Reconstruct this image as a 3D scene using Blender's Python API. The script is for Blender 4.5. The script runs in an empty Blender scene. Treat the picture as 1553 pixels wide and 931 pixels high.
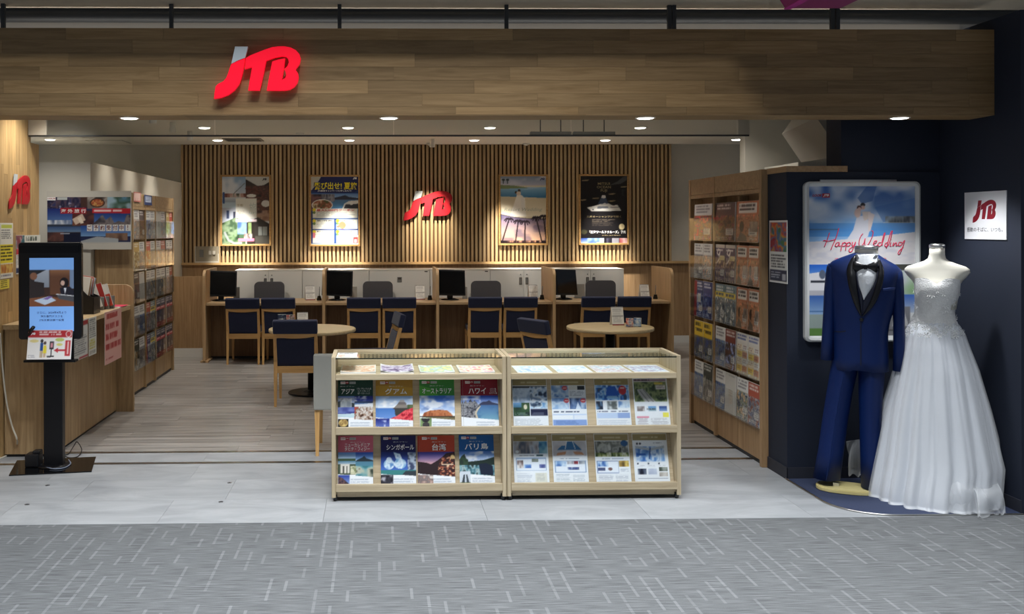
import bpy, bmesh, math, random
import numpy as np
from mathutils import Matrix, Vector

# ------------------------------------------------------------------ camera
S = bpy.context.scene
C = S.collection
PI = math.pi
F, PX, PY, H = 1450.0, 603.0, 345.0, 1.6          # focal length and principal point in pixels of the 1553 x 931 frame, eye height
YAW, ROLL = math.atan(31 / 1450.0), -0.0027
RM = Matrix.Rotation(-YAW, 3, 'Z') @ Matrix.Rotation(PI / 2, 3, 'X') @ Matrix.Rotation(ROLL, 3, 'Z')
cd = bpy.data.cameras.new('camera'); cam = bpy.data.objects.new('camera', cd); C.objects.link(cam)
cam.matrix_world = Matrix.Translation((0, 0, H)) @ RM.to_4x4()
cd.sensor_fit = 'HORIZONTAL'; cd.sensor_width = 36.0; cd.lens = 36.0 * F / 1553
cd.shift_x = (776.5 - PX) / 1553; cd.shift_y = -(465.5 - PY) / 1553; cd.clip_end = 100
S.camera = cam

def ray(px, py): return RM @ Vector(((px - PX) / F, -(py - PY) / F, -1.0))
def at_y(px, py, Y): d = ray(px, py); return d * (Y / d.y) + Vector((0, 0, H))
def at_x(px, py, X): d = ray(px, py); return d * (X / d.x) + Vector((0, 0, H))
def at_z(px, py, Z=0.0): d = ray(px, py); return d * ((Z - H) / d.z) + Vector((0, 0, H))

# ------------------------------------------------------------------ light, exposure
W = bpy.data.worlds.new('world'); S.world = W; W.use_nodes = True
W.node_tree.nodes['Background'].inputs[0].default_value = (0.75, 0.85, 1.0, 1)
W.node_tree.nodes['Background'].inputs[1].default_value = 0.16
S.view_settings.view_transform = 'Standard'; S.view_settings.look = 'None'
S.view_settings.gamma = 1.0; S.view_settings.use_curve_mapping = False
S.view_settings.exposure = 0.0

def look_rot(loc, target):
    return (Vector(target) - Vector(loc)).to_track_quat('-Z', 'Y').to_euler()
def spot(name, loc, target, power, deg, blend=0.4, radius=0.05, col=(1, 0.93, 0.82)):
    l = bpy.data.lights.new(name, 'SPOT'); l.energy = power; l.spot_size = math.radians(deg); l.spot_blend = blend
    l.shadow_soft_size = radius; l.color = col
    o = bpy.data.objects.new(name, l); C.objects.link(o); o.location = loc; o.rotation_euler = look_rot(loc, target); return o
def area(name, loc, target, power, sx, sy, col=(1, 1, 1)):
    l = bpy.data.lights.new(name, 'AREA'); l.shape = 'RECTANGLE'; l.size = sx; l.size_y = sy; l.energy = power; l.color = col
    o = bpy.data.objects.new(name, l); C.objects.link(o); o.location = loc; o.rotation_euler = look_rot(loc, target); return o
# the hall in front of the shop: its high ceiling lamp and an added fill light
spot('hall_lamp', (0.2, 2.2, 5.9), (0.8, 5.3, 0.6), 250, 100, 0.6, 0.12, (0.96, 0.98, 1.0))
ar = area('hall_fill', (0.5, 2.9, 5.2), (0.5, 3.1, 0.0), 235, 5.0, 1.6, (0.93, 0.97, 1.0)); ar.data.spread = math.radians(95)  # broad unseen area light added as fill for carpet and shop front

# ------------------------------------------------------------------ helpers: materials
def srgb(c):
    return tuple(((v / 255) / 12.92 if v / 255 <= 0.04045 else ((v / 255 + 0.055) / 1.055) ** 2.4) for v in c[:3]) + (1.0,)
def newmat(name):
    m = bpy.data.materials.new(name); m.use_nodes = True
    nt = m.node_tree; b = nt.nodes['Principled BSDF']; return m, nt, b
MATS = {}
def mat(name, col, rough=0.5, metal=0.0, noise=0.0, nscale=40.0, bump=0.0, bscale=200.0, emit=0.0, ecol=None, sheen=0.0, spec=0.5):
    if name in MATS: return MATS[name]
    m, nt, b = newmat(name); c = srgb(col)
    b.inputs['Base Color'].default_value = c; b.inputs['Roughness'].default_value = rough; b.inputs['Metallic'].default_value = metal
    b.inputs['Specular IOR Level'].default_value = spec
    if sheen: b.inputs['Sheen Weight'].default_value = sheen
    if noise or bump:
        tc = nt.nodes.new('ShaderNodeTexCoord')
    if noise:
        n = nt.nodes.new('ShaderNodeTexNoise'); n.inputs['Scale'].default_value = nscale; n.inputs['Detail'].default_value = 4
        nt.links.new(tc.outputs['Object'], n.inputs['Vector'])
        r = nt.nodes.new('ShaderNodeValToRGB')
        r.color_ramp.elements[0].position = 0.3; r.color_ramp.elements[1].position = 0.7
        r.color_ramp.elements[0].color = tuple(v * (1 - noise) for v in c[:3]) + (1,)
        r.color_ramp.elements[1].color = tuple(min(1, v * (1 + noise)) for v in c[:3]) + (1,)
        nt.links.new(n.outputs['Fac'], r.inputs['Fac']); nt.links.new(r.outputs['Color'], b.inputs['Base Color'])
    if bump:
        n2 = nt.nodes.new('ShaderNodeTexNoise'); n2.inputs['Scale'].default_value = bscale; n2.inputs['Detail'].default_value = 3
        nt.links.new(tc.outputs['Object'], n2.inputs['Vector'])
        bp = nt.nodes.new('ShaderNodeBump'); bp.inputs['Strength'].default_value = bump; bp.inputs['Distance'].default_value = 0.005
        nt.links.new(n2.outputs['Fac'], bp.inputs['Height']); nt.links.new(bp.outputs['Normal'], b.inputs['Normal'])
    if emit:
        b.inputs['Emission Color'].default_value = srgb(ecol or col); b.inputs['Emission Strength'].default_value = emit
    MATS[name] = m; return m
def wood(name, light, dark, axis='Z', rough=0.5, var=0.12, across=22.0, along=1.1, spec=0.4):
    if name in MATS: return MATS[name]
    m, nt, b = newmat(name); N = nt.nodes; L = nt.links
    tc = N.new('ShaderNodeTexCoord'); oi = N.new('ShaderNodeObjectInfo')
    ml = N.new('ShaderNodeVectorMath'); ml.operation = 'SCALE'; ml.inputs['Scale'].default_value = 3.7; L.new(oi.outputs['Location'], ml.inputs[0])
    ad = N.new('ShaderNodeVectorMath'); ad.operation = 'ADD'; L.new(tc.outputs['Object'], ad.inputs[0]); L.new(ml.outputs[0], ad.inputs[1])
    mp = N.new('ShaderNodeMapping'); s = [across] * 3; s['XYZ'.index(axis)] = along; mp.inputs['Scale'].default_value = s
    L.new(ad.outputs[0], mp.inputs['Vector'])
    n = N.new('ShaderNodeTexNoise'); n.inputs['Scale'].default_value = 1.6; n.inputs['Detail'].default_value = 7; n.inputs['Roughness'].default_value = 0.62
    n.inputs['Distortion'].default_value = 0.9; L.new(mp.outputs[0], n.inputs['Vector'])
    r = N.new('ShaderNodeValToRGB'); r.color_ramp.elements[0].position = 0.32; r.color_ramp.elements[1].position = 0.66
    r.color_ramp.elements[0].color = srgb(dark); r.color_ramp.elements[1].color = srgb(light); L.new(n.outputs['Fac'], r.inputs['Fac'])
    mr = N.new('ShaderNodeMapRange'); mr.inputs['To Min'].default_value = 1 - var; mr.inputs['To Max'].default_value = 1 + var
    L.new(oi.outputs['Random'], mr.inputs['Value'])
    hs = N.new('ShaderNodeHueSaturation'); L.new(mr.outputs[0], hs.inputs['Value']); L.new(r.outputs['Color'], hs.inputs['Color'])
    L.new(hs.outputs['Color'], b.inputs['Base Color'])
    b.inputs['Roughness'].default_value = rough; b.inputs['Specular IOR Level'].default_value = spec
    bp = N.new('ShaderNodeBump'); bp.inputs['Strength'].default_value = 0.08; bp.inputs['Distance'].default_value = 0.003
    L.new(n.outputs['Fac'], bp.inputs['Height']); L.new(bp.outputs['Normal'], b.inputs['Normal'])
    MATS[name] = m; return m
def clear(name, tint=(255, 255, 255), gloss=0.08, rough=0.03, dull=0.0):
    # thin clear sheet: transparent with a fresnel-like gloss coat
    if name in MATS: return MATS[name]
    m, nt, b = newmat(name); N = nt.nodes; L = nt.links; N.remove(b)
    out = N['Material Output']
    t = N.new('ShaderNodeBsdfTransparent'); t.inputs[0].default_value = srgb(tint)
    g = N.new('ShaderNodeBsdfGlossy'); g.inputs['Roughness'].default_value = rough
    fr = N.new('ShaderNodeLayerWeight'); fr.inputs['Blend'].default_value = 0.5
    pw_ = N.new('ShaderNodeMath'); pw_.operation = 'POWER'; pw_.inputs[1].default_value = 4.0; L.new(fr.outputs['Facing'], pw_.inputs[0])
    mr = N.new('ShaderNodeMapRange'); mr.inputs['To Min'].default_value = gloss; mr.inputs['To Max'].default_value = 0.75
    L.new(pw_.outputs[0], mr.inputs['Value'])
    mx = N.new('ShaderNodeMixShader'); L.new(mr.outputs[0], mx.inputs['Fac']); L.new(t.outputs[0], mx.inputs[1]); L.new(g.outputs[0], mx.inputs[2])
    last = mx
    if dull:
        d = N.new('ShaderNodeBsdfDiffuse'); d.inputs[0].default_value = srgb((205, 203, 196))
        m2 = N.new('ShaderNodeMixShader'); m2.inputs['Fac'].default_value = dull
        L.new(mx.outputs[0], m2.inputs[1]); L.new(d.outputs[0], m2.inputs[2]); last = m2
    L.new(last.outputs[0], out.inputs['Surface'])
    MATS[name] = m; return m
def print_mat(name='print', rough=0.35, emit=0.0):
    if name in MATS: return MATS[name]
    m, nt, b = newmat(name); a = nt.nodes.new('ShaderNodeAttribute'); a.attribute_name = 'Col'
    nt.links.new(a.outputs['Color'], b.inputs['Base Color']); b.inputs['Roughness'].default_value = rough
    if emit:
        nt.links.new(a.outputs['Color'], b.inputs['Emission Color']); b.inputs['Emission Strength'].default_value = emit
    MATS[name] = m; return m

# ------------------------------------------------------------------ helpers: objects
def tag(o, label=None, cat=None, group=None, kind=None):
    if label: o['label'] = label
    if cat: o['category'] = cat
    if group: o['group'] = group
    if kind: o['kind'] = kind
    return o
def thing(name, label, cat, loc=(0, 0, 0), rz=0.0, group=None, rx=0.0):
    o = bpy.data.objects.new(name, None); C.objects.link(o); o.empty_display_size = 0.1
    o.location = loc; o.rotation_euler = (rx, 0, rz); return tag(o, label, cat, group)
def obj(name, me, m, parent=None, loc=(0, 0, 0), rot=(0, 0, 0), label=None):
    o = bpy.data.objects.new(name, me); C.objects.link(o); o.location = loc; o.rotation_euler = rot
    if parent is not None: o.parent = parent
    if m is not None and len(me.materials) == 0: me.materials.append(m)
    if label: o['label'] = label
    return o
def struct(o, label=None, cat=None):
    o['kind'] = 'structure'
    if o.location.length > 0:      # setting pieces keep their origin at the world origin, so their pieces are placed in world metres
        me = o.data.copy(); me.transform(Matrix.Translation(o.location)); o.data = me; o.location = (0, 0, 0)
    return tag(o, label, cat)
def copy_tree(o, parent=None):
    c = o.copy(); C.objects.link(c); c.parent = parent
    for ch in list(o.children): copy_tree(ch, c)
    return c
def mesh(name, verts, faces, smooth=False):
    me = bpy.data.meshes.new(name); me.from_pydata([tuple(v) for v in verts], [], faces); me.update()
    if smooth: me.polygons.foreach_set('use_smooth', [True] * len(me.polygons))
    return me
BOXES = {}
def boxmesh(dx, dy, dz, bevel=0.0, mkey=None):
    k = (round(dx, 4), round(dy, 4), round(dz, 4), round(bevel, 4), mkey)
    if k in BOXES: return BOXES[k]
    bm = bmesh.new(); bmesh.ops.create_cube(bm, size=1.0)
    for v in bm.verts: v.co = Vector((v.co.x * dx, v.co.y * dy, v.co.z * dz))
    if bevel: bmesh.ops.bevel(bm, geom=list(bm.edges), offset=bevel, segments=2 if bevel > 0.004 else 1, affect='EDGES', profile=0.6)
    me = bpy.data.meshes.new('box'); bm.to_mesh(me); bm.free(); BOXES[k] = me; return me
def box(name, x0, x1, y0, y1, z0, z1, m, parent=None, bevel=0.0, rot=(0, 0, 0)):
    me = boxmesh(x1 - x0, y1 - y0, z1 - z0, bevel, m.name)
    return obj(name, me, m, parent, ((x0 + x1) / 2, (y0 + y1) / 2, (z0 + z1) / 2), rot)
def lathe(prof, n=24, closed=True):
    vs, fs = [], []
    for r, z in prof:
        for i in range(n): a = 2 * PI * i / n; vs.append((r * math.cos(a), r * math.sin(a), z))
    for j in range(len(prof) - 1):
        for i in range(n): k = (i + 1) % n; fs.append((j * n + i, j * n + k, (j + 1) * n + k, (j + 1) * n + i))
    if closed:
        fs.append(tuple(range(n - 1, -1, -1))); b = (len(prof) - 1) * n; fs.append(tuple(range(b, b + n)))
    return mesh('lathe', vs, fs, True)
def disc_obj(name, r, z0, z1, m, parent, loc=(0, 0, 0), bev=0.0, n=32):
    p = [(r, z0), (r, z1)] if not bev else [(r - bev, z0), (r, z0 + bev), (r, z1 - bev), (r - bev, z1)]
    me = lathe(p, n)
    me.polygons.foreach_set('use_smooth', [len(p.vertices) == 4 for p in me.polygons])
    return obj(name, me, m, parent, loc)
def loft(rings, cap=True, smooth=True):
    n = len(rings[0]); vs = [p for r in rings for p in r]; fs = []
    for j in range(len(rings) - 1):
        for i in range(n): k = (i + 1) % n; fs.append((j * n + i, j * n + k, (j + 1) * n + k, (j + 1) * n + i))
    if cap:
        fs.append(tuple(range(n - 1, -1, -1))); b = (len(rings) - 1) * n; fs.append(tuple(range(b, b + n)))
    return mesh('loft', vs, fs, smooth)
def oval(cx, cy, z, rx, ry, n=36, p=2.3, tilt=0.0):
    out = []
    for i in range(n):
        a = 2 * PI * i / n; c, s = math.cos(a), math.sin(a)
        x = rx * math.copysign(abs(c) ** (2 / p), c); y = ry * math.copysign(abs(s) ** (2 / p), s)
        out.append((cx + x, cy + y, z + tilt * x))
    return out
def tube_mesh(pts, r, n=8):
    pts = [Vector(p) for p in pts]; rings = []
    for i, p in enumerate(pts):
        d = (pts[min(i + 1, len(pts) - 1)] - pts[max(i - 1, 0)]).normalized()
        u = d.cross(Vector((0, 0, 1)) if abs(d.z) < 0.9 else Vector((1, 0, 0))).normalized(); v = d.cross(u)
        rings.append([tuple(p + (u * math.cos(2 * PI * k / n) + v * math.sin(2 * PI * k / n)) * r) for k in range(n)])
    return loft(rings)
def smooth_path(pts, n=8):
    pts = [Vector(p) for p in pts]; out = []
    for i in range(len(pts) - 1):
        p0, p1, p2, p3 = pts[max(i - 1, 0)], pts[i], pts[i + 1], pts[min(i + 2, len(pts) - 1)]
        for k in range(n):
            t = k / n
            out.append(0.5 * (2 * p1 + (p2 - p0) * t + (2 * p0 - 5 * p1 + 4 * p2 - p3) * t * t + (3 * p1 - p0 - 3 * p2 + p3) * t ** 3))
    return out + [pts[-1]]
def prism(poly, depth, bevel=0.0):
    # polygon in local x,z; front face at y = 0, back at y = depth
    n = len(poly)
    vs = [(x, 0, z) for x, z in poly] + [(x, depth, z) for x, z in poly]
    fs = [tuple(range(n)), tuple(range(2 * n - 1, n - 1, -1))] + [((i + 1) % n, i, n + i, n + (i + 1) % n) for i in range(n)]
    me = mesh('prism', vs, fs)
    bm = bmesh.new(); bm.from_mesh(me); bmesh.ops.recalc_face_normals(bm, faces=list(bm.faces))
    if bevel: bmesh.ops.bevel(bm, geom=[e for e in bm.edges if abs(e.verts[0].co.y) + abs(e.verts[1].co.y) < 1e-6], offset=bevel, segments=1, affect='EDGES')
    bm.to_mesh(me); bm.free(); return me
def rounded_rect(x0, x1, z0, z1, r, seg=5):
    pts = []
    for cx, cz, a0 in ((x1 - r, z0 + r, -90), (x1 - r, z1 - r, 0), (x0 + r, z1 - r, 90), (x0 + r, z0 + r, 180)):
        for k in range(seg + 1): a = math.radians(a0 + 90 * k / seg); pts.append((cx + r * math.cos(a), cz + r * math.sin(a)))
    return pts

# ------------------------------------------------------------------ helpers: lettering and printed sheets (x right, z up, facing -y)
TEXTS = {}
def lettering(body, cx, cz, w, h, m, parent, y=-0.0012, bold=0.0, name='lettering', shear=0.0, line=1.0, keep=False, align='CENTER', loc=None):
    k = (body, bold, shear, line, align)
    if k not in TEXTS:
        c = bpy.data.curves.new('t', 'FONT'); c.body = body; c.resolution_u = 2; c.offset = bold; c.shear = shear; c.space_line = line; c.align_x = align
        o = bpy.data.objects.new('t', c); C.objects.link(o)
        dg = bpy.context.evaluated_depsgraph_get(); dg.update()
        me0 = bpy.data.meshes.new_from_object(o.evaluated_get(dg)); co = np.array([v.co[:] for v in me0.vertices])
        TEXTS[k] = (co[:, :2], [tuple(p.vertices) for p in me0.polygons])
        bpy.data.objects.remove(o); bpy.data.curves.remove(c); bpy.data.meshes.remove(me0)
    co, fs = TEXTS[k]
    lo, hi = co.min(0), co.max(0); sx = w / (hi[0] - lo[0]); sz = h / (hi[1] - lo[1])
    if keep: sx = sz = min(sx, sz)
    mid = (lo + hi) / 2
    vs = [(cx + (p[0] - mid[0]) * sx, y, cz + (p[1] - mid[1]) * sz) for p in co]
    return obj(name, mesh('text', vs, fs), m, parent)
class Canvas:
    # a little painter: u to the right, v downwards, 0..1; colours 0..255
    def __init__(s, nx, ny, c=(255, 255, 255), seed=1):
        s.k = 2; s.nx, s.ny = nx, ny; X, Y = nx * 2, ny * 2
        s.a = np.ones((Y, X, 3)) * np.array(c, float)
        s.u, s.v = np.meshgrid((np.arange(X) + .5) / X, (np.arange(Y) + .5) / Y); s.rs = np.random.RandomState(seed)
    def put(s, mask, c, al=1.0):
        m = mask[..., None] * al; s.a = s.a * (1 - m) + np.array(c, float) * m; return s
    def box(s, u0, v0, u1, v1): return ((s.u >= u0) & (s.u < u1) & (s.v >= v0) & (s.v < v1)).astype(float)
    def rect(s, u0, v0, u1, v1, c, al=1.0): return s.put(s.box(u0, v0, u1, v1), c, al)
    def grad(s, u0, v0, u1, v1, c0, c1, horiz=False):
        t = np.clip(((s.u - u0) / (u1 - u0)) if horiz else ((s.v - v0) / (v1 - v0)), 0, 1)[..., None]
        return s.put(s.box(u0, v0, u1, v1), np.array(c0, float) * (1 - t) + np.array(c1, float) * t)
    def ell(s, cu, cv, ru, rv, c, al=1.0): return s.put((((s.u - cu) / ru) ** 2 + ((s.v - cv) / rv) ** 2 < 1).astype(float), c, al)
    def inpoly(s, pts):
        r = np.zeros(s.u.shape, bool); n = len(pts)
        for i in range(n):
            (x0, y0), (x1, y1) = pts[i], pts[(i + 1) % n]
            if y0 == y1: continue
            r ^= ((y0 > s.v) != (y1 > s.v)) & (s.u < (x1 - x0) * (s.v - y0) / (y1 - y0) + x0)
        return r.astype(float)
    def poly(s, pts, c, al=1.0): return s.put(s.inpoly(pts), c, al)
    def noise(s, fu, fv):
        r = s.rs; g = r.rand(int(fv) + 3, int(fu) + 3); x, y = s.u * fu, s.v * fv
        i, j = x.astype(int), y.astype(int); fx, fy = x - i, y - j; fx = fx * fx * (3 - 2 * fx); fy = fy * fy * (3 - 2 * fy)
        return (g[j, i] * (1 - fx) + g[j, i + 1] * fx) * (1 - fy) + (g[j + 1, i] * (1 - fx) + g[j + 1, i + 1] * fx) * fy
    def blotch(s, u0, v0, u1, v1, cols, fu=14, fv=14, mask=None, al=1.0):
        # patches of the given colours, like a small photograph
        n = 0.65 * s.noise(fu, fv) + 0.35 * s.noise(fu * 2.3, fv * 2.3); m = s.box(u0, v0, u1, v1) if mask is None else mask
        lo, hi = np.percentile(n, 4), np.percentile(n, 96)
        t = np.clip((n - lo) / (hi - lo), 0, .999) * (len(cols) - 1); i = t.astype(int); f = (t - i)[..., None]; cs = np.array(cols, float)
        return s.put(m, cs[i] * (1 - f) + cs[np.minimum(i + 1, len(cols) - 1)] * f, al)
    def clouds(s, u0, v0, u1, v1, c, fu=5, fv=9, th=0.5, al=0.9):
        n = 0.6 * s.noise(fu, fv) + 0.4 * s.noise(fu * 2.5, fv * 2.5); return s.put(s.box(u0, v0, u1, v1) * np.clip((n - th) * 4, 0, 1), c, al)
    def lines(s, u0, v0, u1, v1, n, c, al=0.6, fill=0.5, gaps=12):
        # rows of print too small to read
        h = (v1 - v0) / n
        for i in range(n):
            e = u1 - (u1 - u0) * s.rs.rand() * 0.25; b = s.box(u0, v0 + i * h, e, v0 + (i + fill) * h)
            s.put(b * (s.noise(gaps * 3, 3) > 0.25), c, al)
        return s
    def stroke(s, pts, w, c, al=1.0):
        for (x0, y0), (x1, y1) in zip(pts, pts[1:]):
            dx, dy = x1 - x0, y1 - y0; L = dx * dx + dy * dy + 1e-9; t = np.clip(((s.u - x0) * dx + (s.v - y0) * dy) / L, 0, 1)
            s.put((((s.u - x0 - t * dx)) ** 2 + ((s.v - y0 - t * dy) * s.ny / s.nx) ** 2 < w * w).astype(float), c, al)
        return s
    def mesh(s, w, h, bend=None, x0=None, z0=0.0):
        # bend(u, v) -> y offset; sheet spans x0..x0+w, z0..z0+h
        nx, ny = s.nx, s.ny; x0 = -w / 2 if x0 is None else x0
        a = s.a.reshape(ny, 2, nx, 2, 3).mean((1, 3)); a = np.clip(a, 0, 255) / 255
        a = np.where(a <= 0.04045, a / 12.92, ((a + 0.055) / 1.055) ** 2.4)
        u, v = np.meshgrid(np.linspace(0, 1, nx), np.linspace(0, 1, ny))
        y = np.zeros_like(u) if bend is None else bend(u, v)
        co = np.stack([x0 + u * w, y, z0 + (1 - v) * h], -1).reshape(-1, 3)
        i = np.arange(nx * ny).reshape(ny, nx); q = np.stack([i[1:, :-1], i[1:, 1:], i[:-1, 1:], i[:-1, :-1]], -1).reshape(-1, 4)
        me = bpy.data.meshes.new('print'); me.vertices.add(len(co)); me.vertices.foreach_set('co', co.ravel())
        me.loops.add(q.size); me.loops.foreach_set('vertex_index', q.ravel().astype(np.int32))
        me.polygons.add(len(q)); me.polygons.foreach_set('loop_start', np.arange(0, q.size, 4, dtype=np.int32))
        me.update(calc_edges=True); me.validate()
        at = me.color_attributes.new('Col', 'FLOAT_COLOR', 'POINT')
        at.data.foreach_set('color', np.concatenate([a.reshape(-1, 3), np.ones((nx * ny, 1))], 1).ravel())
        me.polygons.foreach_set('use_smooth', [True] * len(me.polygons)); return me
# the travel-shop logo, traced once in its own units (0..1295 wide)
LJT = [(405, 100), (598, 100), (580, 180), (555, 268), (450, 308), (348, 360)]
LJ = [(345, 368), (450, 316), (552, 276), (540, 370), (520, 480), (495, 580), (460, 670), (395, 755), (300, 825), (190, 866), (90, 882),
      (98, 790), (115, 695), (150, 658), (225, 622), (272, 570), (300, 500), (322, 430)]
LTB = [(548, 438), (566, 272), (640, 228), (740, 188), (850, 145), (960, 108), (1060, 96), (1140, 95), (1230, 112), (1310, 152), (1362, 210),
       (1384, 280), (1368, 360), (1305, 445), (1342, 498), (1353, 560), (1336, 640), (1290, 702), (1220, 745), (1140, 758), (875, 758),
       (905, 590), (958, 322), (1050, 294), (1150, 274), (1132, 430), (1100, 600), (1150, 570), (1166, 530), (1158, 480), (1138, 440), (1185, 390),
       (1206, 335), (1195, 285), (1165, 252), (1100, 244), (1000, 262), (868, 312), (830, 500), (770, 756), (598, 756), (625, 590), (658, 405)]
def logo(w, depth, red, white, parent, x=0.0, z=0.0, y=0.0, bevel=0.0):
    # centred on x, z; front face at y
    k = w / 1295.0
    for nm, pl, m in (('letter_tip', LJT, white), ('letter_j', LJ, red), ('letter_tb', LTB, red)):
        obj(nm, prism([((p - 737) * k + x, (488 - q) * k + z) for p, q in pl], depth, bevel), m, parent, (0, y, 0))
# ------------------------------------------------------------------ materials
OAK_X = wood('oak_x', (202, 186, 156), (172, 154, 124), 'X', 0.5, 0.05)
OAK_Z = wood('oak_z', (202, 186, 156), (172, 154, 124), 'Z', 0.5, 0.05)
OAK_Y = wood('oak_y', (202, 186, 156), (172, 154, 124), 'Y', 0.5, 0.05)
BEAMW = wood('beam_wood', (150, 122, 84), (124, 97, 61), 'X', 0.5, 0.2, 26, 1.6)
WALLW = wood('wall_wood', (210, 178, 128), (176, 142, 94), 'Z', 0.45, 0.18, 26, 1.6)
SLATW = wood('slat_wood', (198, 171, 130), (166, 138, 98), 'Z', 0.5, 0.1, 30, 1.0)
SLATB = mat('slat_backing', (96, 70, 42), 0.7)
RACKW = wood('rack_wood', (176, 144, 106), (146, 114, 80), 'Z', 0.5, 0.04)
RACKX = wood('rack_wood_y', (176, 144, 106), (146, 114, 80), 'Y', 0.5, 0.04)
COUNTW = wood('counter_wood', (188, 160, 120), (154, 124, 88), 'Z', 0.45, 0.04)
COUNTY = wood('counter_top_wood', (214, 190, 150), (190, 162, 122), 'Y', 0.4, 0.03)
DESKW = wood('desk_wood', (150, 118, 84), (116, 86, 58), 'Z', 0.5, 0.04)
DESKT = wood('desk_top_wood', (200, 170, 130), (172, 142, 104), 'X', 0.4, 0.04)
BEECH = wood('beech', (222, 178, 116), (200, 154, 94), 'Z', 0.4, 0.06, 30, 1.0)
BEECHX = wood('beech_x', (222, 178, 116), (200, 154, 94), 'X', 0.4, 0.06, 30, 1.0)
TABLEW = wood('table_top_wood', (222, 202, 160), (202, 178, 134), 'X', 0.4, 0.03)
FLOORW = wood('floor_plank', (186, 182, 178), (122, 118, 114), 'X', 0.29, 0.07, 14, 0.7)
TILE = wood('entrance_tile', (170, 173, 176), (144, 147, 151), 'X', 0.42, 0.035, 3.5, 1.2)
WHITEWALL = mat('white_wall', (206, 202, 190), 0.85, noise=0.02, nscale=3)
GREYWALL = mat('grey_wall', (196, 191, 178), 0.9, noise=0.02, nscale=3)
CEIL = mat('ceiling_paint', (224, 218, 206), 0.9)
NAVYWALL = mat('navy_wall', (19, 28, 46), 0.75, noise=0.06, nscale=160, bump=0.05, bscale=500)
NAVYMAT = mat('navy_mat', (46, 56, 84), 0.9, noise=0.12, nscale=220, bump=0.2, bscale=700)
STEEL = mat('steel', (190, 188, 184), 0.28, 1.0)
DARKSTEEL = mat('dark_steel', (70, 73, 76), 0.5, 0.4)
BLACK = mat('black_plastic', (14, 15, 20), 0.4)
BLACKGLOSS = mat('black_gloss', (8, 9, 12), 0.12)
BLACKMETAL = mat('black_metal', (18, 18, 22), 0.35, 0.3)
NAVYF = mat('navy_fabric', (15, 27, 62), 0.75, noise=0.08, nscale=300, bump=0.08, bscale=900, sheen=0.15)
GREYF = mat('grey_fabric', (82, 81, 86), 0.85, noise=0.1, nscale=300)
BEIGEF = mat('beige_fabric', (156, 156, 149), 0.85, noise=0.06, nscale=260, bump=0.1, bscale=800)
CABWHITE = mat('cabinet_white', (226, 224, 218), 0.4)
GREYPLASTIC = mat('grey_plastic', (120, 120, 118), 0.5)
PAPER = mat('paper', (236, 236, 234), 0.6)
PAGES = mat('page_edge', (226, 224, 218), 0.7)
REDSIGN = mat('red_sign', (196, 30, 44), 0.4)
WHITESIGN = mat('white_sign', (196, 204, 208), 0.5)
TXTW = mat('ink_white', (244, 244, 242), 0.6)
TXTK = mat('ink_black', (36, 36, 40), 0.6)
TXTG = mat('ink_grey', (120, 124, 130), 0.6)
TXTR = mat('ink_red', (198, 32, 48), 0.6)
TXTPINK = mat('ink_pink', (216, 60, 92), 0.6)
TXTY = mat('ink_yellow', (240, 224, 40), 0.6)
TXTGOLD = mat('ink_gold', (168, 152, 112), 0.6)
TXTNAVY = mat('ink_navy', (32, 44, 96), 0.6)
PRINT = print_mat('print', 0.35)
PRINTM = print_mat('print_matt', 0.6)
SCREEN = print_mat('print_screen', 0.2, 0.55)
ACRYL = clear('clear_acrylic', (254, 255, 255), 0.012, 0.05)
GLASS = clear('display_glass', (248, 252, 250), 0.04, 0.02)
BARRIER = clear('barrier_glass', (246, 248, 246), 0.02, 0.04, 0.06)
LENS = mat('lamp_lens', (255, 250, 238), 0.3, emit=10.0, ecol=(255, 248, 235))
LAMPRING = mat('lamp_ring', (226, 222, 212), 0.4)

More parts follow.
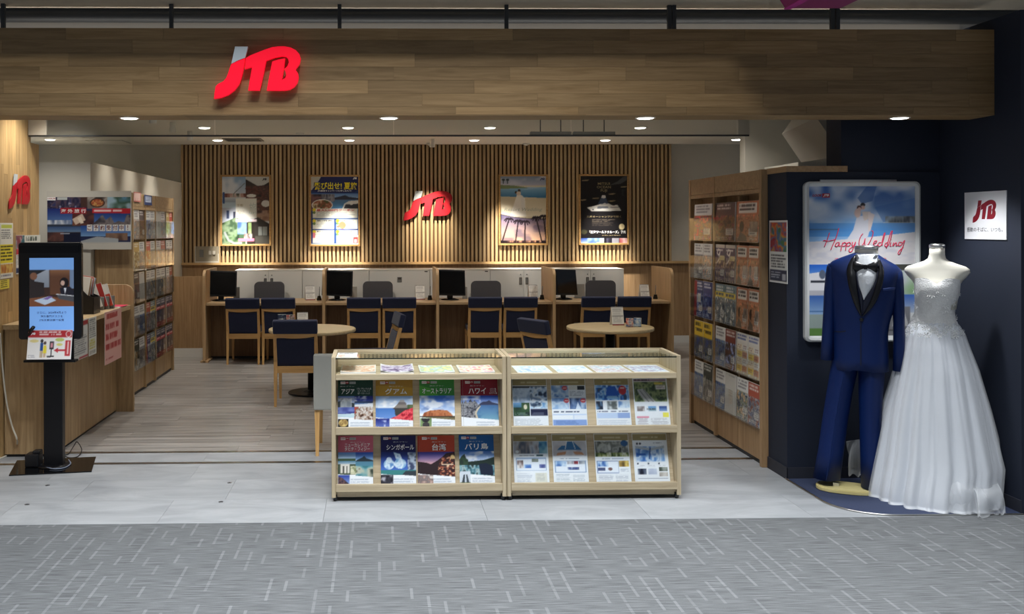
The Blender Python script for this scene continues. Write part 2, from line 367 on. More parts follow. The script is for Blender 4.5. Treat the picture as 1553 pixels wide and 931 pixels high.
def carpet_mat():
    m, nt, b = newmat('carpet'); N = nt.nodes; L = nt.links
    tc = N.new('ShaderNodeTexCoord'); sp = N.new('ShaderNodeSeparateXYZ'); L.new(tc.outputs['Object'], sp.inputs[0])
    def M(op, a, b_=None, c=None):
        n = N.new('ShaderNodeMath'); n.operation = op
        for i, v in enumerate((a, b_, c)):
            if v is None: continue
            if isinstance(v, (int, float)): n.inputs[i].default_value = v
            else: L.new(v, n.inputs[i])
        return n.outputs[0]
    def wn(x, y):
        n = N.new('ShaderNodeTexWhiteNoise'); n.noise_dimensions = '2D'; cb = N.new('ShaderNodeCombineXYZ')
        L.new(x, cb.inputs[0])
        if isinstance(y, (int, float)): cb.inputs[1].default_value = y
        else: L.new(y, cb.inputs[1])
        L.new(cb.outputs[0], n.inputs['Vector']); return n.outputs['Value']
    def dashes(a, b_, pitch, width, length, share, seed):
        s = M('DIVIDE', a, pitch); cx = M('FLOOR', s); fx = M('FRACT', s)
        t = M('ADD', M('DIVIDE', b_, length), M('MULTIPLY', wn(cx, seed), 7.0)); cy = M('FLOOR', t); fy = M('FRACT', t)
        r = wn(cx, M('ADD', cy, seed)); on = M('LESS_THAN', r, share)
        return M('MULTIPLY', M('MULTIPLY', on, M('LESS_THAN', fx, width)), M('MULTIPLY', M('LESS_THAN', fy, 0.9), M('ADD', M('MULTIPLY', r, 0.9), 0.5)))
    d1 = dashes(sp.outputs[0], sp.outputs[1], 0.07, 0.19, 0.135, 0.46, 3.0)
    d2 = dashes(sp.outputs[1], sp.outputs[0], 0.034, 0.2, 0.2, 0.4, 11.0)
    mp = N.new('ShaderNodeMapping'); mp.inputs['Scale'].default_value = (7, 190, 1); L.new(tc.outputs['Object'], mp.inputs[0])
    n1 = N.new('ShaderNodeTexNoise'); n1.inputs['Scale'].default_value = 1.0; n1.inputs['Detail'].default_value = 4; L.new(mp.outputs[0], n1.inputs['Vector'])
    n2 = N.new('ShaderNodeTexNoise'); n2.inputs['Scale'].default_value = 420; L.new(tc.outputs['Object'], n2.inputs['Vector'])
    f = M('ADD', M('MULTIPLY', d1, 0.28), M('MULTIPLY', d2, 0.12))
    f = M('ADD', f, M('MULTIPLY', M('SUBTRACT', n1.outputs['Fac'], 0.5), 1.25)); f = M('ADD', f, M('MULTIPLY', M('SUBTRACT', n2.outputs['Fac'], 0.5), 0.5))
    f = M('ADD', f, 0.36)
    r = N.new('ShaderNodeValToRGB'); r.color_ramp.elements[0].color = srgb((62, 64, 66)); r.color_ramp.elements[1].color = srgb((146, 148, 150))
    L.new(f, r.inputs['Fac']); L.new(r.outputs['Color'], b.inputs['Base Color']); b.inputs['Roughness'].default_value = 0.95
    b.inputs['Specular IOR Level'].default_value = 0.1
    bp = N.new('ShaderNodeBump'); bp.inputs['Strength'].default_value = 0.3; bp.inputs['Distance'].default_value = 0.004
    L.new(n2.outputs['Fac'], bp.inputs['Height']); L.new(bp.outputs['Normal'], b.inputs['Normal']); return m
CARPET = carpet_mat()

# ------------------------------------------------------------------ floors
EDGE, R1, R2 = 5.205, 6.54, 6.86           # carpet edge, the two shutter rails
WB = 13.1                                  # slatted back wall
ZC = 2.74                                  # shop ceiling
rnd = random.Random(5)
fc = struct(box('floor_carpet', -6, 7, 0.2, EDGE, -0.05, 0.0, CARPET), 'grey carpet with light dashes in front of the shop', 'floor')
fb = struct(box('floor', -6, 7, EDGE, WB + 0.2, -0.06, -0.012, mat('floor_base', (150, 142, 132), 0.8)), 'wood look plank floor inside the shop and pale tiles at its entrance', 'floor')
y = EDGE
k = 0
while y < R1 - 0.03:
    y1 = min(y + 0.45, R1 - 0.025); x = -3.9 + (0.3 if k % 2 else 0.0)
    while x < 3.57:
        x1 = min(x + 0.9, 3.57); box('tile', x + 0.0007, x1 - 0.0007, y + 0.0007, y1 - 0.0007, -0.013, 0.0, TILE, fb); x = x1
    y = y1; k += 1
x = -3.9
while x < 2.6:
    box('tile', x + 0.0007, x + 0.8993, R1 + 0.025, R2 - 0.025, -0.013, 0.0, TILE, fb); x += 0.9
for i, yy in enumerate((R1, R2)):
    struct(box('trim_%d' % (i + 1), -3.9, 2.6, yy - 0.025, yy + 0.025, -0.012, 0.002, STEEL), 'steel shutter rail set into the floor', 'rail')
y = R2 + 0.025
while y < WB:
    y1 = min(y + 0.18, WB); x = -4.2 + rnd.random() * 1.1
    while x < 5.2:
        x1 = min(x + 1.25, 5.2)
        box('plank', x + 0.0006, x1 - 0.0006, y + 0.0006, y1 - 0.0006, -0.013, 0.0, FLOORW, fb); x = x1
    y = y1
# navy floor of the alcove with its rounded corner and metal edge
pts = [(3.57, 6.0), (2.583, 6.0), (2.583, 5.50)]
for i in range(1, 10): a = PI + PI / 2 * i / 10; pts.append((2.883 + 0.30 * math.cos(a), 5.512 + 0.296 * math.sin(a)))
pts += [(2.883, 5.216), (3.57, 5.216)]
def flat(poly, z0, z1):
    n = len(poly); vs = [(x, y, z0) for x, y in poly] + [(x, y, z1) for x, y in poly]
    return mesh('flat', vs, [tuple(range(n - 1, -1, -1)), tuple(range(n, 2 * n))] + [(i, (i + 1) % n, n + (i + 1) % n, n + i) for i in range(n)])
mm = flat(pts[::-1], 0.0, 0.006); bm = bmesh.new(); bm.from_mesh(mm); bmesh.ops.recalc_face_normals(bm, faces=list(bm.faces)); bm.to_mesh(mm); bm.free()
al = struct(obj('floor_alcove', mm, NAVYMAT), 'navy mat with a rounded corner under the mannequins', 'mat')
obj('metal_edge', tube_mesh([(px_, py_, 0.004) for px_, py_ in pts[1:]], 0.006, 6), STEEL, al)

# ------------------------------------------------------------------ ceilings
ce = struct(box('ceiling', -5, 6, 5.86, WB + 0.3, ZC, ZC + 0.08, CEIL), 'plain grey shop ceiling', 'ceiling')
SOF = 2.905
sf = struct(box('ceiling_hall', -6, 7, 5.13, 5.70, SOF, SOF + 0.5, mat('hall_ceiling', (214, 204, 186), 0.85)), 'beige lowered ceiling of the hall above the shop front', 'ceiling')
uw = struct(box('wall_upper', -6, 7, 5.80, 5.86, 2.45, 3.2, mat('upper_wall', (206, 202, 194), 0.9)), 'grey wall strip above the wooden fascia', 'wall')
ch = struct(obj('trim_3', tube_mesh([(-6, 5.755, 2.872), (7, 5.755, 2.872)], 0.042, 16), DARKSTEEL), 'dark horizontal steel tube above the fascia', 'tube')

# ------------------------------------------------------------------ fascia beam with its boards
BY = 5.46
BT, BB = 2.737, 2.247
XR = 3.575                                 # navy right wall plane
be = struct(box('trim_4', -3.4, XR + 0.02, BY + 0.006, BY + 0.235, BB, BT, mat('beam_core', (104, 80, 50), 0.7)), 'wide wooden fascia beam over the shop front', 'fascia')
rows = [162, 141.8, 121.6, 101.4, 81.2, 61, 43]
seams = [[-150, 0.5, 167, 338, 527, 691, 877, 1041, 1223, 1385], [-120, 60, 144, 300, 452, 640, 815, 1010, 1157, 1340, 1470], [-90, 5, 201, 345, 558, 719, 908, 1069, 1255, 1413],
         [-60, 60, 241, 419, 597, 773, 949, 1121, 1294, 1467], [-80, 104, 273, 452, 629, 815, 979, 1163, 1324, 1508], [-100, 3, 201, 370, 540, 718, 900, 1068, 1240, 1412], [-70, 100, 248, 430, 604, 778, 955, 1130, 1300, 1450]]
zb = [BB] + [at_y(700, r, BY).z for r in rows[:-1]] + [BT]
for j, sm in enumerate(seams):
    xs = [-3.4] + [at_y(s, 100, BY).x for s in sm] + [XR]
    for x0, x1 in zip(xs, xs[1:]):
        if x1 - x0 < 0.02: continue
        box('board', x0 + 0.0005, x1 - 0.0005, BY, BY + 0.01, zb[j] + 0.0005, zb[j + 1] - 0.0005, BEAMW, be)
xs = [-3.4 + 1.15 * i for i in range(7)]
for x0 in xs: box('board', x0, min(x0 + 1.149, XR), BY, BY + 0.235, BB - 0.006, BB - 0.0005, BEAMW, be)
for px_ in (5, 260, 515, 768, 1015, 1022, 1262, 1270):
    p = at_y(px_, 35, 5.60)
    o = box('steel_hanger', p.x - 0.011, p.x + 0.011, 5.589, 5.611, BT - 0.002, SOF, DARKSTEEL)
    tag(o, 'short steel hanger rod between the fascia beam and the hall ceiling', 'hanger', 'hanger rods above the fascia beam')

# ------------------------------------------------------------------ back wall: slats, ledge, wainscot
XL = -2.668; XW = 4.057
wb = struct(box('wall_back', -5, 6, WB + 0.035, WB + 0.15, 0, ZC, GREYWALL), 'back wall with vertical timber slats above a wooden ledge', 'wall')
LED = 1.128
box('slat_backing', XL, XW, WB + 0.022, WB + 0.034, LED, ZC - 0.001, SLATB, wb)
ns = 121
for i in range(ns):
    x = XL + 0.012 + i * (XW - XL - 0.03) / (ns - 1)
    box('slat', x - 0.0155, x + 0.0155, WB - 0.012, WB + 0.0215, LED + 0.001, ZC - 0.002, SLATW, wb)
box('ledge', XL, 5.9, WB - 0.045, WB + 0.034, LED - 0.03, LED, wood('ledge_wood', (214, 178, 126), (188, 150, 100), 'X', 0.45, 0.02), wb)
x = XL
while x < 5.8:
    x1 = min(x + 0.9, 5.9); box('wainscot_panel', x + 0.001, x1 - 0.001, WB + 0.012, WB + 0.034, 0.1, LED - 0.031, RACKW, wb); x = x1
box('baseboard', XL, 5.9, WB + 0.004, WB + 0.034, 0, 0.099, CABWHITE, wb)

# ------------------------------------------------------------------ left side: timber wall, white partition
LX = -2.62
wl = struct(box('wall_left', LX - 0.12, LX - 0.008, 5.72, 7.30, 0, ZC, mat('wall_core', (150, 116, 76), 0.7)), 'timber stave wall at the left of the entrance', 'wall')
y = 5.72; k = 0
while y < 7.28:
    y1 = min(y + 0.075, 7.30); z = 0.0 - rnd.random() * 0.5
    while z < ZC:
        z1 = z + 0.62 + 0.3 * rnd.random()
        z0c, z1c = max(z, 0.0), min(z1, ZC)
        if z1c > z0c + 0.02: box('stave', LX - 0.008, LX, y + 0.0004, y1 - 0.0004, z0c + 0.0004, z1c - 0.0004, WALLW, wl)
        z = z1
    y = y1
box('end_post', LX - 0.12, LX, 7.301, 7.47, 0, 2.25, WALLW, wl)
WX = -2.664
struct(box('wall_partition', -4.6, WX, 8.95, WB + 0.03, 0, 2.217, WHITEWALL), 'white part height partition wall behind the left brochure rack', 'wall')
# ------------------------------------------------------------------ low half wall beside the desks
hw = struct(box('wall_half', WX, -2.11, 11.88, 11.92, 0.115, 1.0, RACKW), 'low wooden half wall between rack and desks', 'wall')
box('baseboard', WX, -2.11, 11.873, 11.92, 0, 0.114, CABWHITE, hw)
# ------------------------------------------------------------------ right side: navy alcove and white wall behind
NY = 6.0
wn = struct(box('wall_right', XR, XR + 0.024, 5.235, 6.22, 0, 2.80, NAVYWALL), 'navy side wall of the wedding alcove', 'wall')
struct(box('wall_neighbour', XR + 0.025, 7.0, 5.29, 5.40, 0.06, 2.2, WHITEWALL), 'white wall of the next unit beside the navy wall', 'wall')
box('baseboard', XR - 0.008, XR, 5.235, NY, 0, 0.075, mat('dark_base', (40, 42, 52), 0.6), wn)
wa = struct(box('wall_alcove', 2.592, XR, NY, NY + 0.22, 0, 1.945, NAVYWALL), 'navy wall behind the mannequins', 'wall')
box('baseboard', 2.588, XR - 0.009, NY - 0.008, NY, 0, 0.075, MATS['dark_base'], wa)
box('baseboard', 2.584, 2.592, NY - 0.008, 6.29, 0, 0.075, MATS['dark_base'], wa)
xw = at_y(1278, 220, NY).x
box('upper_panel', xw, XR, NY + 0.02, NY + 0.22, 1.945, ZC, NAVYWALL, wa)
box('side_panel', 2.592, 2.60, NY + 0.22, 6.29, 0, 1.945, NAVYWALL, wa)
xc = at_y(1284, 250, NY).x
cap = box('wood_cap', 2.585, xc, NY - 0.012, 6.29, 1.945, 1.982, RACKX, wa)
# white wall and sloping soffit behind
p0 = at_y(1130, 230, 8.3)
ww = struct(box('wall_service', p0.x, 5.5, 8.3, 8.42, 0, ZC, WHITEWALL), 'white wall above and behind the right brochure rack', 'wall')
A = [at_y(1186, 203, 7.6), at_y(1215, 246, 7.6), at_y(1278, 236, 6.75), at_y(1238, 178, 6.75)]
vs = [tuple(p) for p in A] + [(p.x + 0.35, p.y, p.z + 0.5) for p in A]
sm = mesh('soffit', vs, [(0, 1, 2, 3), (7, 6, 5, 4), (0, 4, 5, 1), (1, 5, 6, 2), (2, 6, 7, 3), (3, 7, 4, 0)])
bm = bmesh.new(); bm.from_mesh(sm); bmesh.ops.recalc_face_normals(bm, faces=list(bm.faces)); bm.to_mesh(sm); bm.free()
struct(obj('ceiling_soffit', sm, mat('soffit_paint', (186, 182, 172), 0.9)), 'sloping white soffit above the alcove wall', 'soffit')
q0, q1 = at_y(1204, 250, 7.7), at_y(1278, 250, 7.7)
struct(box('wall_pier', q0.x, q1.x + 0.3, 7.62, 8.29, 1.6, at_y(1215, 246, 7.62).z, WHITEWALL), 'short white pier under the sloping soffit', 'wall')
# ------------------------------------------------------------------ glass smoke barrier hung from the ceiling
GY = 7.25
gz = at_y(600, 207, GY).z
gx = [at_y(p, 200, GY).x for p in (62, 71, 326, 597, 866, 1118)]
sb = thing('smoke_barrier', 'clear glass smoke barrier hung from the shop ceiling', 'glass panel', (0, GY, ZC))
for x0, x1 in zip(gx[1:], gx[2:]):
    box('pane', x0 + 0.003, x1 - 0.003, -0.003, 0.003, gz - ZC + 0.012, -0.001, BARRIER, sb)
box('bottom_rail', LX + 0.002, gx[-1] + 0.09, -0.008, 0.008, gz - ZC, gz - ZC + 0.012, DARKSTEEL, sb)
box('end_panel', LX + 0.002, gx[1], -0.012, 0.012, gz - ZC + 0.012, -0.001, GREYWALL, sb)
box('end_panel', gx[-1] + 0.006, gx[-1] + 0.09, -0.012, 0.012, gz - ZC + 0.012, -0.001, GREYWALL, sb)

# ------------------------------------------------------------------ downlights
ringm = lathe([(0.078, 0.0), (0.076, -0.006), (0.066, -0.008), (0.062, -0.002)], 28, False)
lensm = lathe([(0.063, -0.004), (0.056, -0.012), (0.035, -0.018), (0.001, -0.020)], 28, False)
ringb = lathe([(0.058, 0.0), (0.057, -0.003), (0.050, -0.004), (0.047, -0.001)], 28, False)
lensb = lathe([(0.048, -0.002), (0.040, -0.006), (0.001, -0.008)], 28, False)
def downlight(loc, label, group, power, deg, target=None, blend=0.7, lamp=True, col=(1, 0.95, 0.87), small=0):
    t = thing('downlight', label, 'downlight', loc, 0, group)
    obj('ring', ringm if small == 0 else ringb, LAMPRING, t); obj('lens', lensm if small == 0 else lensb, LENS, t)
    if lamp: spot('lamp', (loc[0], loc[1], loc[2] - 0.035), target or (loc[0], loc[1], 0), power, deg, blend, 0.05, col)
for px_, aim in ((330, 372), (530, 507), (719, 794), (918, 916)):
    p = at_z(px_, 212, ZC); q = at_y(aim, 380, WB)
    downlight((p.x, p.y, ZC), 'round ceiling downlight close to the slatted wall', 'downlights along the slatted wall', 680, 35, (q.x, WB, 0.98), 1.0)
for px_ in (310, 528, 743, 971):
    p = at_z(px_, 193, ZC)
    downlight((p.x, p.y, ZC), 'round ceiling downlight over the customer chairs', 'downlights over the customer chairs', 62, 100, (p.x, p.y + 0.9, 0))
p = at_z(76, 211, ZC); downlight((p.x, p.y, ZC), 'round ceiling downlight behind the white partition', None, 25, 95)
p = at_z(1117, 211, ZC); downlight((p.x, p.y, ZC), 'round ceiling downlight by the grey wall right of the slats', None, 25, 95)
for i, px_ in enumerate((197, 590, 978, 1363)):
    p = at_y(px_, 178, 5.60)
    downlight((p.x, 5.59, BB - 0.006), 'round downlight in the underside of the fascia beam', 'downlights under the fascia beam', (40, 34, 34, 75)[i], 95, (p.x, 5.56 if i < 3 else 5.2, 0), 0.5, True, (0.96, 0.98, 1.0), 1)
# middle of the room, hidden from here by the fascia, the same row pattern goes on
for x in (-1.8, 0.0, 1.7):
    for yy in (7.9, 9.4):
        downlight((x, yy, ZC), 'round ceiling downlight in the middle of the shop', 'downlights in the middle of the shop', 40, 105, None, 0.7, True, (1, 0.97, 0.92))
downlight((-2.30, 6.92, ZC), 'round ceiling downlight close to the timber stave wall', None, 55, 100, (-2.5, 6.95, 0))
downlight((-2.95, 8.1, ZC), 'round unseen fill downlight added over the reception counter', None, 45, 110, (-2.95, 8.6, 0))  # added out of view to brighten the front of the white partition
downlight((2.72, 7.9, ZC), 'round unseen fill downlight added above the rack by the navy wall', None, 30, 130, (2.9, 7.9, 0))  # added out of view to brighten the white wall behind the rack
# spotlight on the logo of the slatted wall and wall washers over rack header
t = thing('ceiling_spotlight', 'small ceiling spotlight aimed at the wall logo', 'spotlight', (0.71, 12.25, ZC))
obj('cone', lathe([(0.03, 0), (0.03, -0.05), (0.036, -0.07), (0.036, -0.11)], 16), LAMPRING, t)
spot('lamp', (0.71, 12.27, ZC - 0.12), (0.72, WB, 1.62), 330, 38, 1.0, 0.02, (1, 0.9, 0.74))
for yy in (9.45, 10.35, 11.3):
    t = thing('ceiling_spotlight', 'small ceiling spotlight washing the white partition wall', 'spotlight', (-2.2, yy, ZC), 0, 'spotlights beside the white partition')
    obj('cone', lathe([(0.03, 0), (0.03, -0.05), (0.036, -0.07), (0.036, -0.11)], 16), LAMPRING, t)
    spot('lamp', (-2.22, yy, ZC - 0.12), (WX, yy, 1.6), 20, 76, 1.0, 0.03, (1, 0.92, 0.8))
# unseen fill strip added behind the fascia beam to light the wall strip above
t = thing('fill_strip', 'slim unseen fill strip added behind the fascia beam', 'lamp', (0.3, 5.725, 2.50)); box('channel', -3.6, 3.2, -0.012, 0.012, -0.012, 0.0, LAMPRING, t); box('bracket', -3.5, -3.46, -0.03, 0.075, -0.02, -0.012, LAMPRING, t); box('bracket', 3.06, 3.1, -0.03, 0.075, -0.02, -0.012, LAMPRING, t)
ar = area('lamp', (0.3, 5.725, 2.505), (0.3, 5.75, 2.9), 8.0, 6.8, 0.012, (1.0, 0.95, 0.88))  # light of the added strip, brightens the upper wall
# ------------------------------------------------------------------ things on the ceiling
a, b_ = at_z(340, 211.5, ZC), at_z(398, 211.5, ZC)
t = thing('ceiling_vent', 'slotted air vent in the ceiling before the slatted wall', 'vent', ((a.x + b_.x) / 2, a.y, ZC))
hwid = (b_.x - a.x) / 2
box('frame', -hwid, hwid, -0.2, 0.2, -0.008, 0.0, mat('vent_frame', (150, 144, 132), 0.6), t)
for i in range(8): box('vane', -hwid + 0.03, hwid - 0.03, -0.17 + i * 0.044, -0.145 + i * 0.044, -0.013, -0.0085, mat('vent_vane', (96, 92, 84), 0.6), t)
p = at_z(165, 215, ZC)
t = thing('access_hatch', 'flush ceiling access hatch above the white partition', 'hatch', (p.x, p.y, ZC))
box('panel', -0.22, 0.22, -0.22, 0.22, -0.006, 0, CEIL, t); box('rim', -0.24, 0.24, -0.24, 0.24, -0.003, 0, mat('vent_frame', (150, 144, 132), 0.6), t)
for i, (pa, pb, lab) in enumerate(((804, 866, 'hanging linear lamp housing beside the middle downlights'), (869, 932, 'hanging linear lamp housing nearer the navy alcove'))):
    Yh = 8.45; a, b_ = at_y(pa, 203, Yh), at_y(pb, 203, Yh); z = a.z
    t = thing('linear_lamp', lab, 'lamp', ((a.x + b_.x) / 2, Yh, ZC)); L2 = (b_.x - a.x) / 2
    box('housing', -L2, L2, -0.03, 0.03, z - ZC - 0.014, z - ZC + 0.018, mat('lamp_housing', (130, 128, 122), 0.5), t, 0.003)
    for s in (-0.5, 0.5):
        obj('rod', tube_mesh([(s * L2, 0, 0), (s * L2, 0, z - ZC + 0.018)], 0.005, 6), DARKSTEEL, t)
        obj('ceiling_rose', lathe([(0.018, 0), (0.018, -0.012), (0.008, -0.02)], 12), DARKSTEEL, t, (s * L2, 0, 0))
for i, px_ in enumerate((455, 798, 652)):
    p = at_z(px_, (202, 217, 217)[i], ZC)
    t = thing('smoke_detector', 'small white smoke detector on the shop ceiling', 'detector', (p.x, p.y, ZC), 0, 'smoke detectors on the ceiling')
    obj('base', lathe([(0.05, 0), (0.05, -0.012), (0.034, -0.02)], 20), LAMPRING, t); obj('sensor', lathe([(0.022, -0.02), (0.022, -0.032), (0.012, -0.036)], 14), LAMPRING, t)
# purple flared sign box hanging in the hall
pu = thing('hanging_sign', 'purple flared sign box hanging from the hall ceiling', 'sign', (2.1, 4.75, 0))
zb0 = at_y(1230, 12.5, 4.75).z
xa, xb = at_y(1190.5, 12.5, 4.75).x - 2.1, at_y(1274.5, 12.5, 4.75).x - 2.1
PUR = mat('purple_sign', (130, 28, 88), 0.5); MAG = mat('magenta_sign', (176, 36, 130), 0.5)
vs = [(xa, 0, zb0), (xb, 0, zb0), (xb, -0.5, zb0), (xa, -0.5, zb0), (xa - 0.6, 0, zb0 + 0.95), (xb + 1.3, 0, zb0 + 0.95), (xb + 1.3, -0.5, zb0 + 0.95), (xa - 0.6, -0.5, zb0 + 0.95)]
obj('body', mesh('sign', vs, [(3, 2, 1, 0), (4, 5, 6, 7), (0, 1, 5, 4), (1, 2, 6, 5), (2, 3, 7, 6), (3, 0, 4, 7)]), PUR, pu)
box('edge_strip', xa - 0.004, xa + 0.03, -0.5, 0.002, zb0 - 0.006, zb0 - 0.0005, MAG, pu)
obj('cable', tube_mesh([(0, -0.25, zb0 + 0.95), (0, -0.25, zb0 + 1.3)], 0.01), DARKSTEEL, pu)

# small metal anchors let into the entrance tiles
for px_, py_ in ((72, 736), (348, 732), (41, 765), (335, 761)):
    p = at_z(px_, py_); t = thing('floor_anchor', 'small round metal anchor let into the entrance tiles', 'anchor', (p.x, p.y, 0.0), 0, 'floor anchors in the entrance tiles')
    obj('plate', lathe([(0.014, 0.0), (0.013, 0.002)], 16), mat('anchor_metal', (110, 110, 112), .4, .8), t); obj('screw', lathe([(0.005, 0.002), (0.005, 0.003)], 10), DARKSTEEL, t)
# ------------------------------------------------------------------ logos
LITRED = mat('lit_red', (235, 8, 40), 0.35, emit=0.55, ecol=(255, 6, 44))
def logo_fit(name, label, x0, y0, x1, y1, Y, depth, gap, red, white):
    a, b_ = at_y(x0, y0, Y), at_y(x1, y1, Y)
    t = thing(name, label, 'sign', ((a.x + b_.x) / 2, Y, (a.z + b_.z) / 2)); w = b_.x - a.x
    logo(w, depth, red, white, t, 0, 0, 0, 0.001)
    k = w / 1295
    for px_, pz in ((450, 220), (250, 700), (700, 600), (1000, 650), (1280, 250)):
        obj('standoff', tube_mesh([((px_ - 737) * k, depth - 0.001, (488 - pz) * k), ((px_ - 737) * k, depth + gap, (488 - pz) * k)], 0.006, 8), DARKSTEEL, t)
    return t
logo_fit('logo_sign', 'lit red letter sign with a white tip on the wooden fascia beam', 324.2, 69.7, 456.3, 150, BY - 0.055, 0.022, 0.033, LITRED, WHITESIGN)
logo_fit('logo_sign', 'red letter sign with a white tip on the slatted wall', 611.9, 289, 686.2, 334.8, WB - 0.07, 0.03, 0.028, REDSIGN, WHITESIGN)
# on the timber wall at the left (faces +x)
a, b_ = at_x(14, 322, LX + 0.012), at_x(46.5, 262, LX + 0.012)
t = thing('logo_sign', 'red letter sign with a white tip on the timber stave wall', 'sign', (LX + 0.012, (a.y + b_.y) / 2, (a.z + b_.z) / 2), PI / 2)
logo(b_.y - a.y, 0.006, REDSIGN, WHITESIGN, t, 0, 0, 0, 0)
for px_, pz in ((450, 220), (700, 600), (1280, 250)):
    k = (b_.y - a.y) / 1295; obj('standoff', tube_mesh([((px_ - 737) * k, 0.0055, (488 - pz) * k), ((px_ - 737) * k, 0.0125, (488 - pz) * k)], 0.005, 8), DARKSTEEL, t)
# ------------------------------------------------------------------ front display cabinets
DY = 5.578
DX = (-0.269, 0.755, 1.781)
TH = 0.024
caster = lathe([(0.016, -0.011), (0.019, -0.006), (0.019, 0.006), (0.016, 0.011)], 14)
PAN = math.radians(17)
def cabinet(x0, x1, label):
    t = thing('display_cabinet', label, 'cabinet', ((x0 + x1) / 2, DY, 0)); h = (x1 - x0) / 2
    for s in (-1, 1): box('side_panel', min(s * h, s * (h - TH)), max(s * h, s * (h - TH)), 0, 0.36, 0.025, 0.845, OAK_Z, t, 0.0015)
    w = h - TH - 0.0005
    box('back_panel', -w, w, 0.345, 0.36, 0.03, 0.845, OAK_X, t)
    box('top_shelf', -w, w, 0.002, 0.344, 0.711, 0.743, OAK_X, t, 0.001)
    box('shelf_lip', -w, w, -0.004, 0.018, 0.393, 0.435, OAK_X, t, 0.001); box('shelf', -w, w, 0.018, 0.2, 0.393, 0.405, OAK_X, t)
    box('shelf_lip', -w, w, -0.004, 0.018, 0.060, 0.102, OAK_X, t, 0.001); box('shelf', -w, w, 0.018, 0.2, 0.060, 0.072, OAK_X, t)
    box('kick_panel', -w, w, 0.03, 0.045, 0.022, 0.06, OAK_X, t)
    for zb_, L in ((0.412, 0.30), (0.078, 0.318)):
        b = boxmesh(2 * w, 0.012, L, 0, 'OAKt'); o = obj('sloping_back', b, OAK_X, t, (0, 0.062 + math.sin(PAN) * L / 2, zb_ + math.cos(PAN) * L / 2), (-PAN, 0, 0))
    g = box('glass_top', -w, w, 0.001, 0.344, 0.829, 0.835, GLASS, t, 0.0, (-0.024, 0, 0)); box('glass_edge', -w, w, -0.0005, 0.0009, 0.833, 0.8395, mat('glass_edge', (16, 30, 28), 0.2), t)
    for sx in (-1, 1):
        for yy in (0.03, 0.33):
            o = obj('caster', caster, BLACK, t, (sx * (h - 0.02), yy, 0.019), (0, PI / 2, 0))
            box('caster_fork', sx * (h - 0.02) - 0.008, sx * (h - 0.02) + 0.008, yy - 0.008, yy + 0.008, 0.018, 0.026, BLACK, t)
    return t
cabinet(DX[0], DX[1] - 0.0015, 'oak display cabinet filled with coloured guidebook magazines')
cabinet(DX[1] + 0.0015, DX[2], 'oak display cabinet filled with white leaflets')

def paper_thing(name, label, cat, loc, w, h, thick, cv, rx=0.0, rz=0.0, group=None, mt=None, bend=None, edge=None, fz=0.0):
    t = thing(name, label, cat, loc, rz, group, rx)
    box('pages' if thick > 0.0025 else 'sheet', -w / 2, w / 2, 0, thick, 0, h, edge or PAGES, t)
    obj('cover' if thick > 0.0025 else 'print', cv if isinstance(cv, bpy.types.Mesh) else cv.mesh(w, h, bend), mt or PRINT, t, (0, -0.0006, 0))
    return t
LOOKR = mat('ink_lookred', (170, 40, 50), 0.6)
def look_badge(t, x, z, s, m1=None):
    # the small brand badge printed on every guidebook: LOOK + boxed JTB
    box('badge_ground', x - 0.027 * s, x + 0.001 * s, -0.0011, -0.0008, z - 0.0075 * s, z + 0.0075 * s, m1 or TXTW, t)
    lettering('LOOK', x - 0.013 * s, z + 0.001 * s, 0.024 * s, 0.008 * s, LOOKR, t, -0.0016, 0.02, shear=0.25)
    box('badge_ground', x + 0.0015 * s, x + 0.020 * s, -0.0011, -0.0008, z - 0.0065 * s, z + 0.0075 * s, LOOKR, t)
    lettering('JTB', x + 0.0107 * s, z + 0.0005 * s, 0.016 * s, 0.008 * s, TXTW, t, -0.0016, 0.02, shear=0.25)
    box('badge_ground', x + 0.026 * s, x + 0.063 * s, -0.0011, -0.0008, z - 0.0068 * s, z + 0.0068 * s, mat('ink_silver', (186, 190, 188), 0.6), t)
    lettering('海外旅行', x + 0.0445 * s, z, 0.033 * s, 0.009 * s, TXTG, t, -0.0016)
NXM, NYM = 58, 82
def guide(col, seed):
    c = Canvas(NXM, NYM, (238, 241, 244), seed); c.rect(0, 0, 1, .33, col); return c
def lower(c, seed, kind):
    # slanted white foot of the cover with a small photograph and rows of print
    c.poly([(0, .755), (1, .815), (1, 1), (0, 1)], (236, 241, 246)); c.lines(.36, .84, .95, .97, 8, (150, 165, 185), .55, .45); c.lines(.05, .975, .9, .995, 1, (120, 130, 140), .5)
    return c
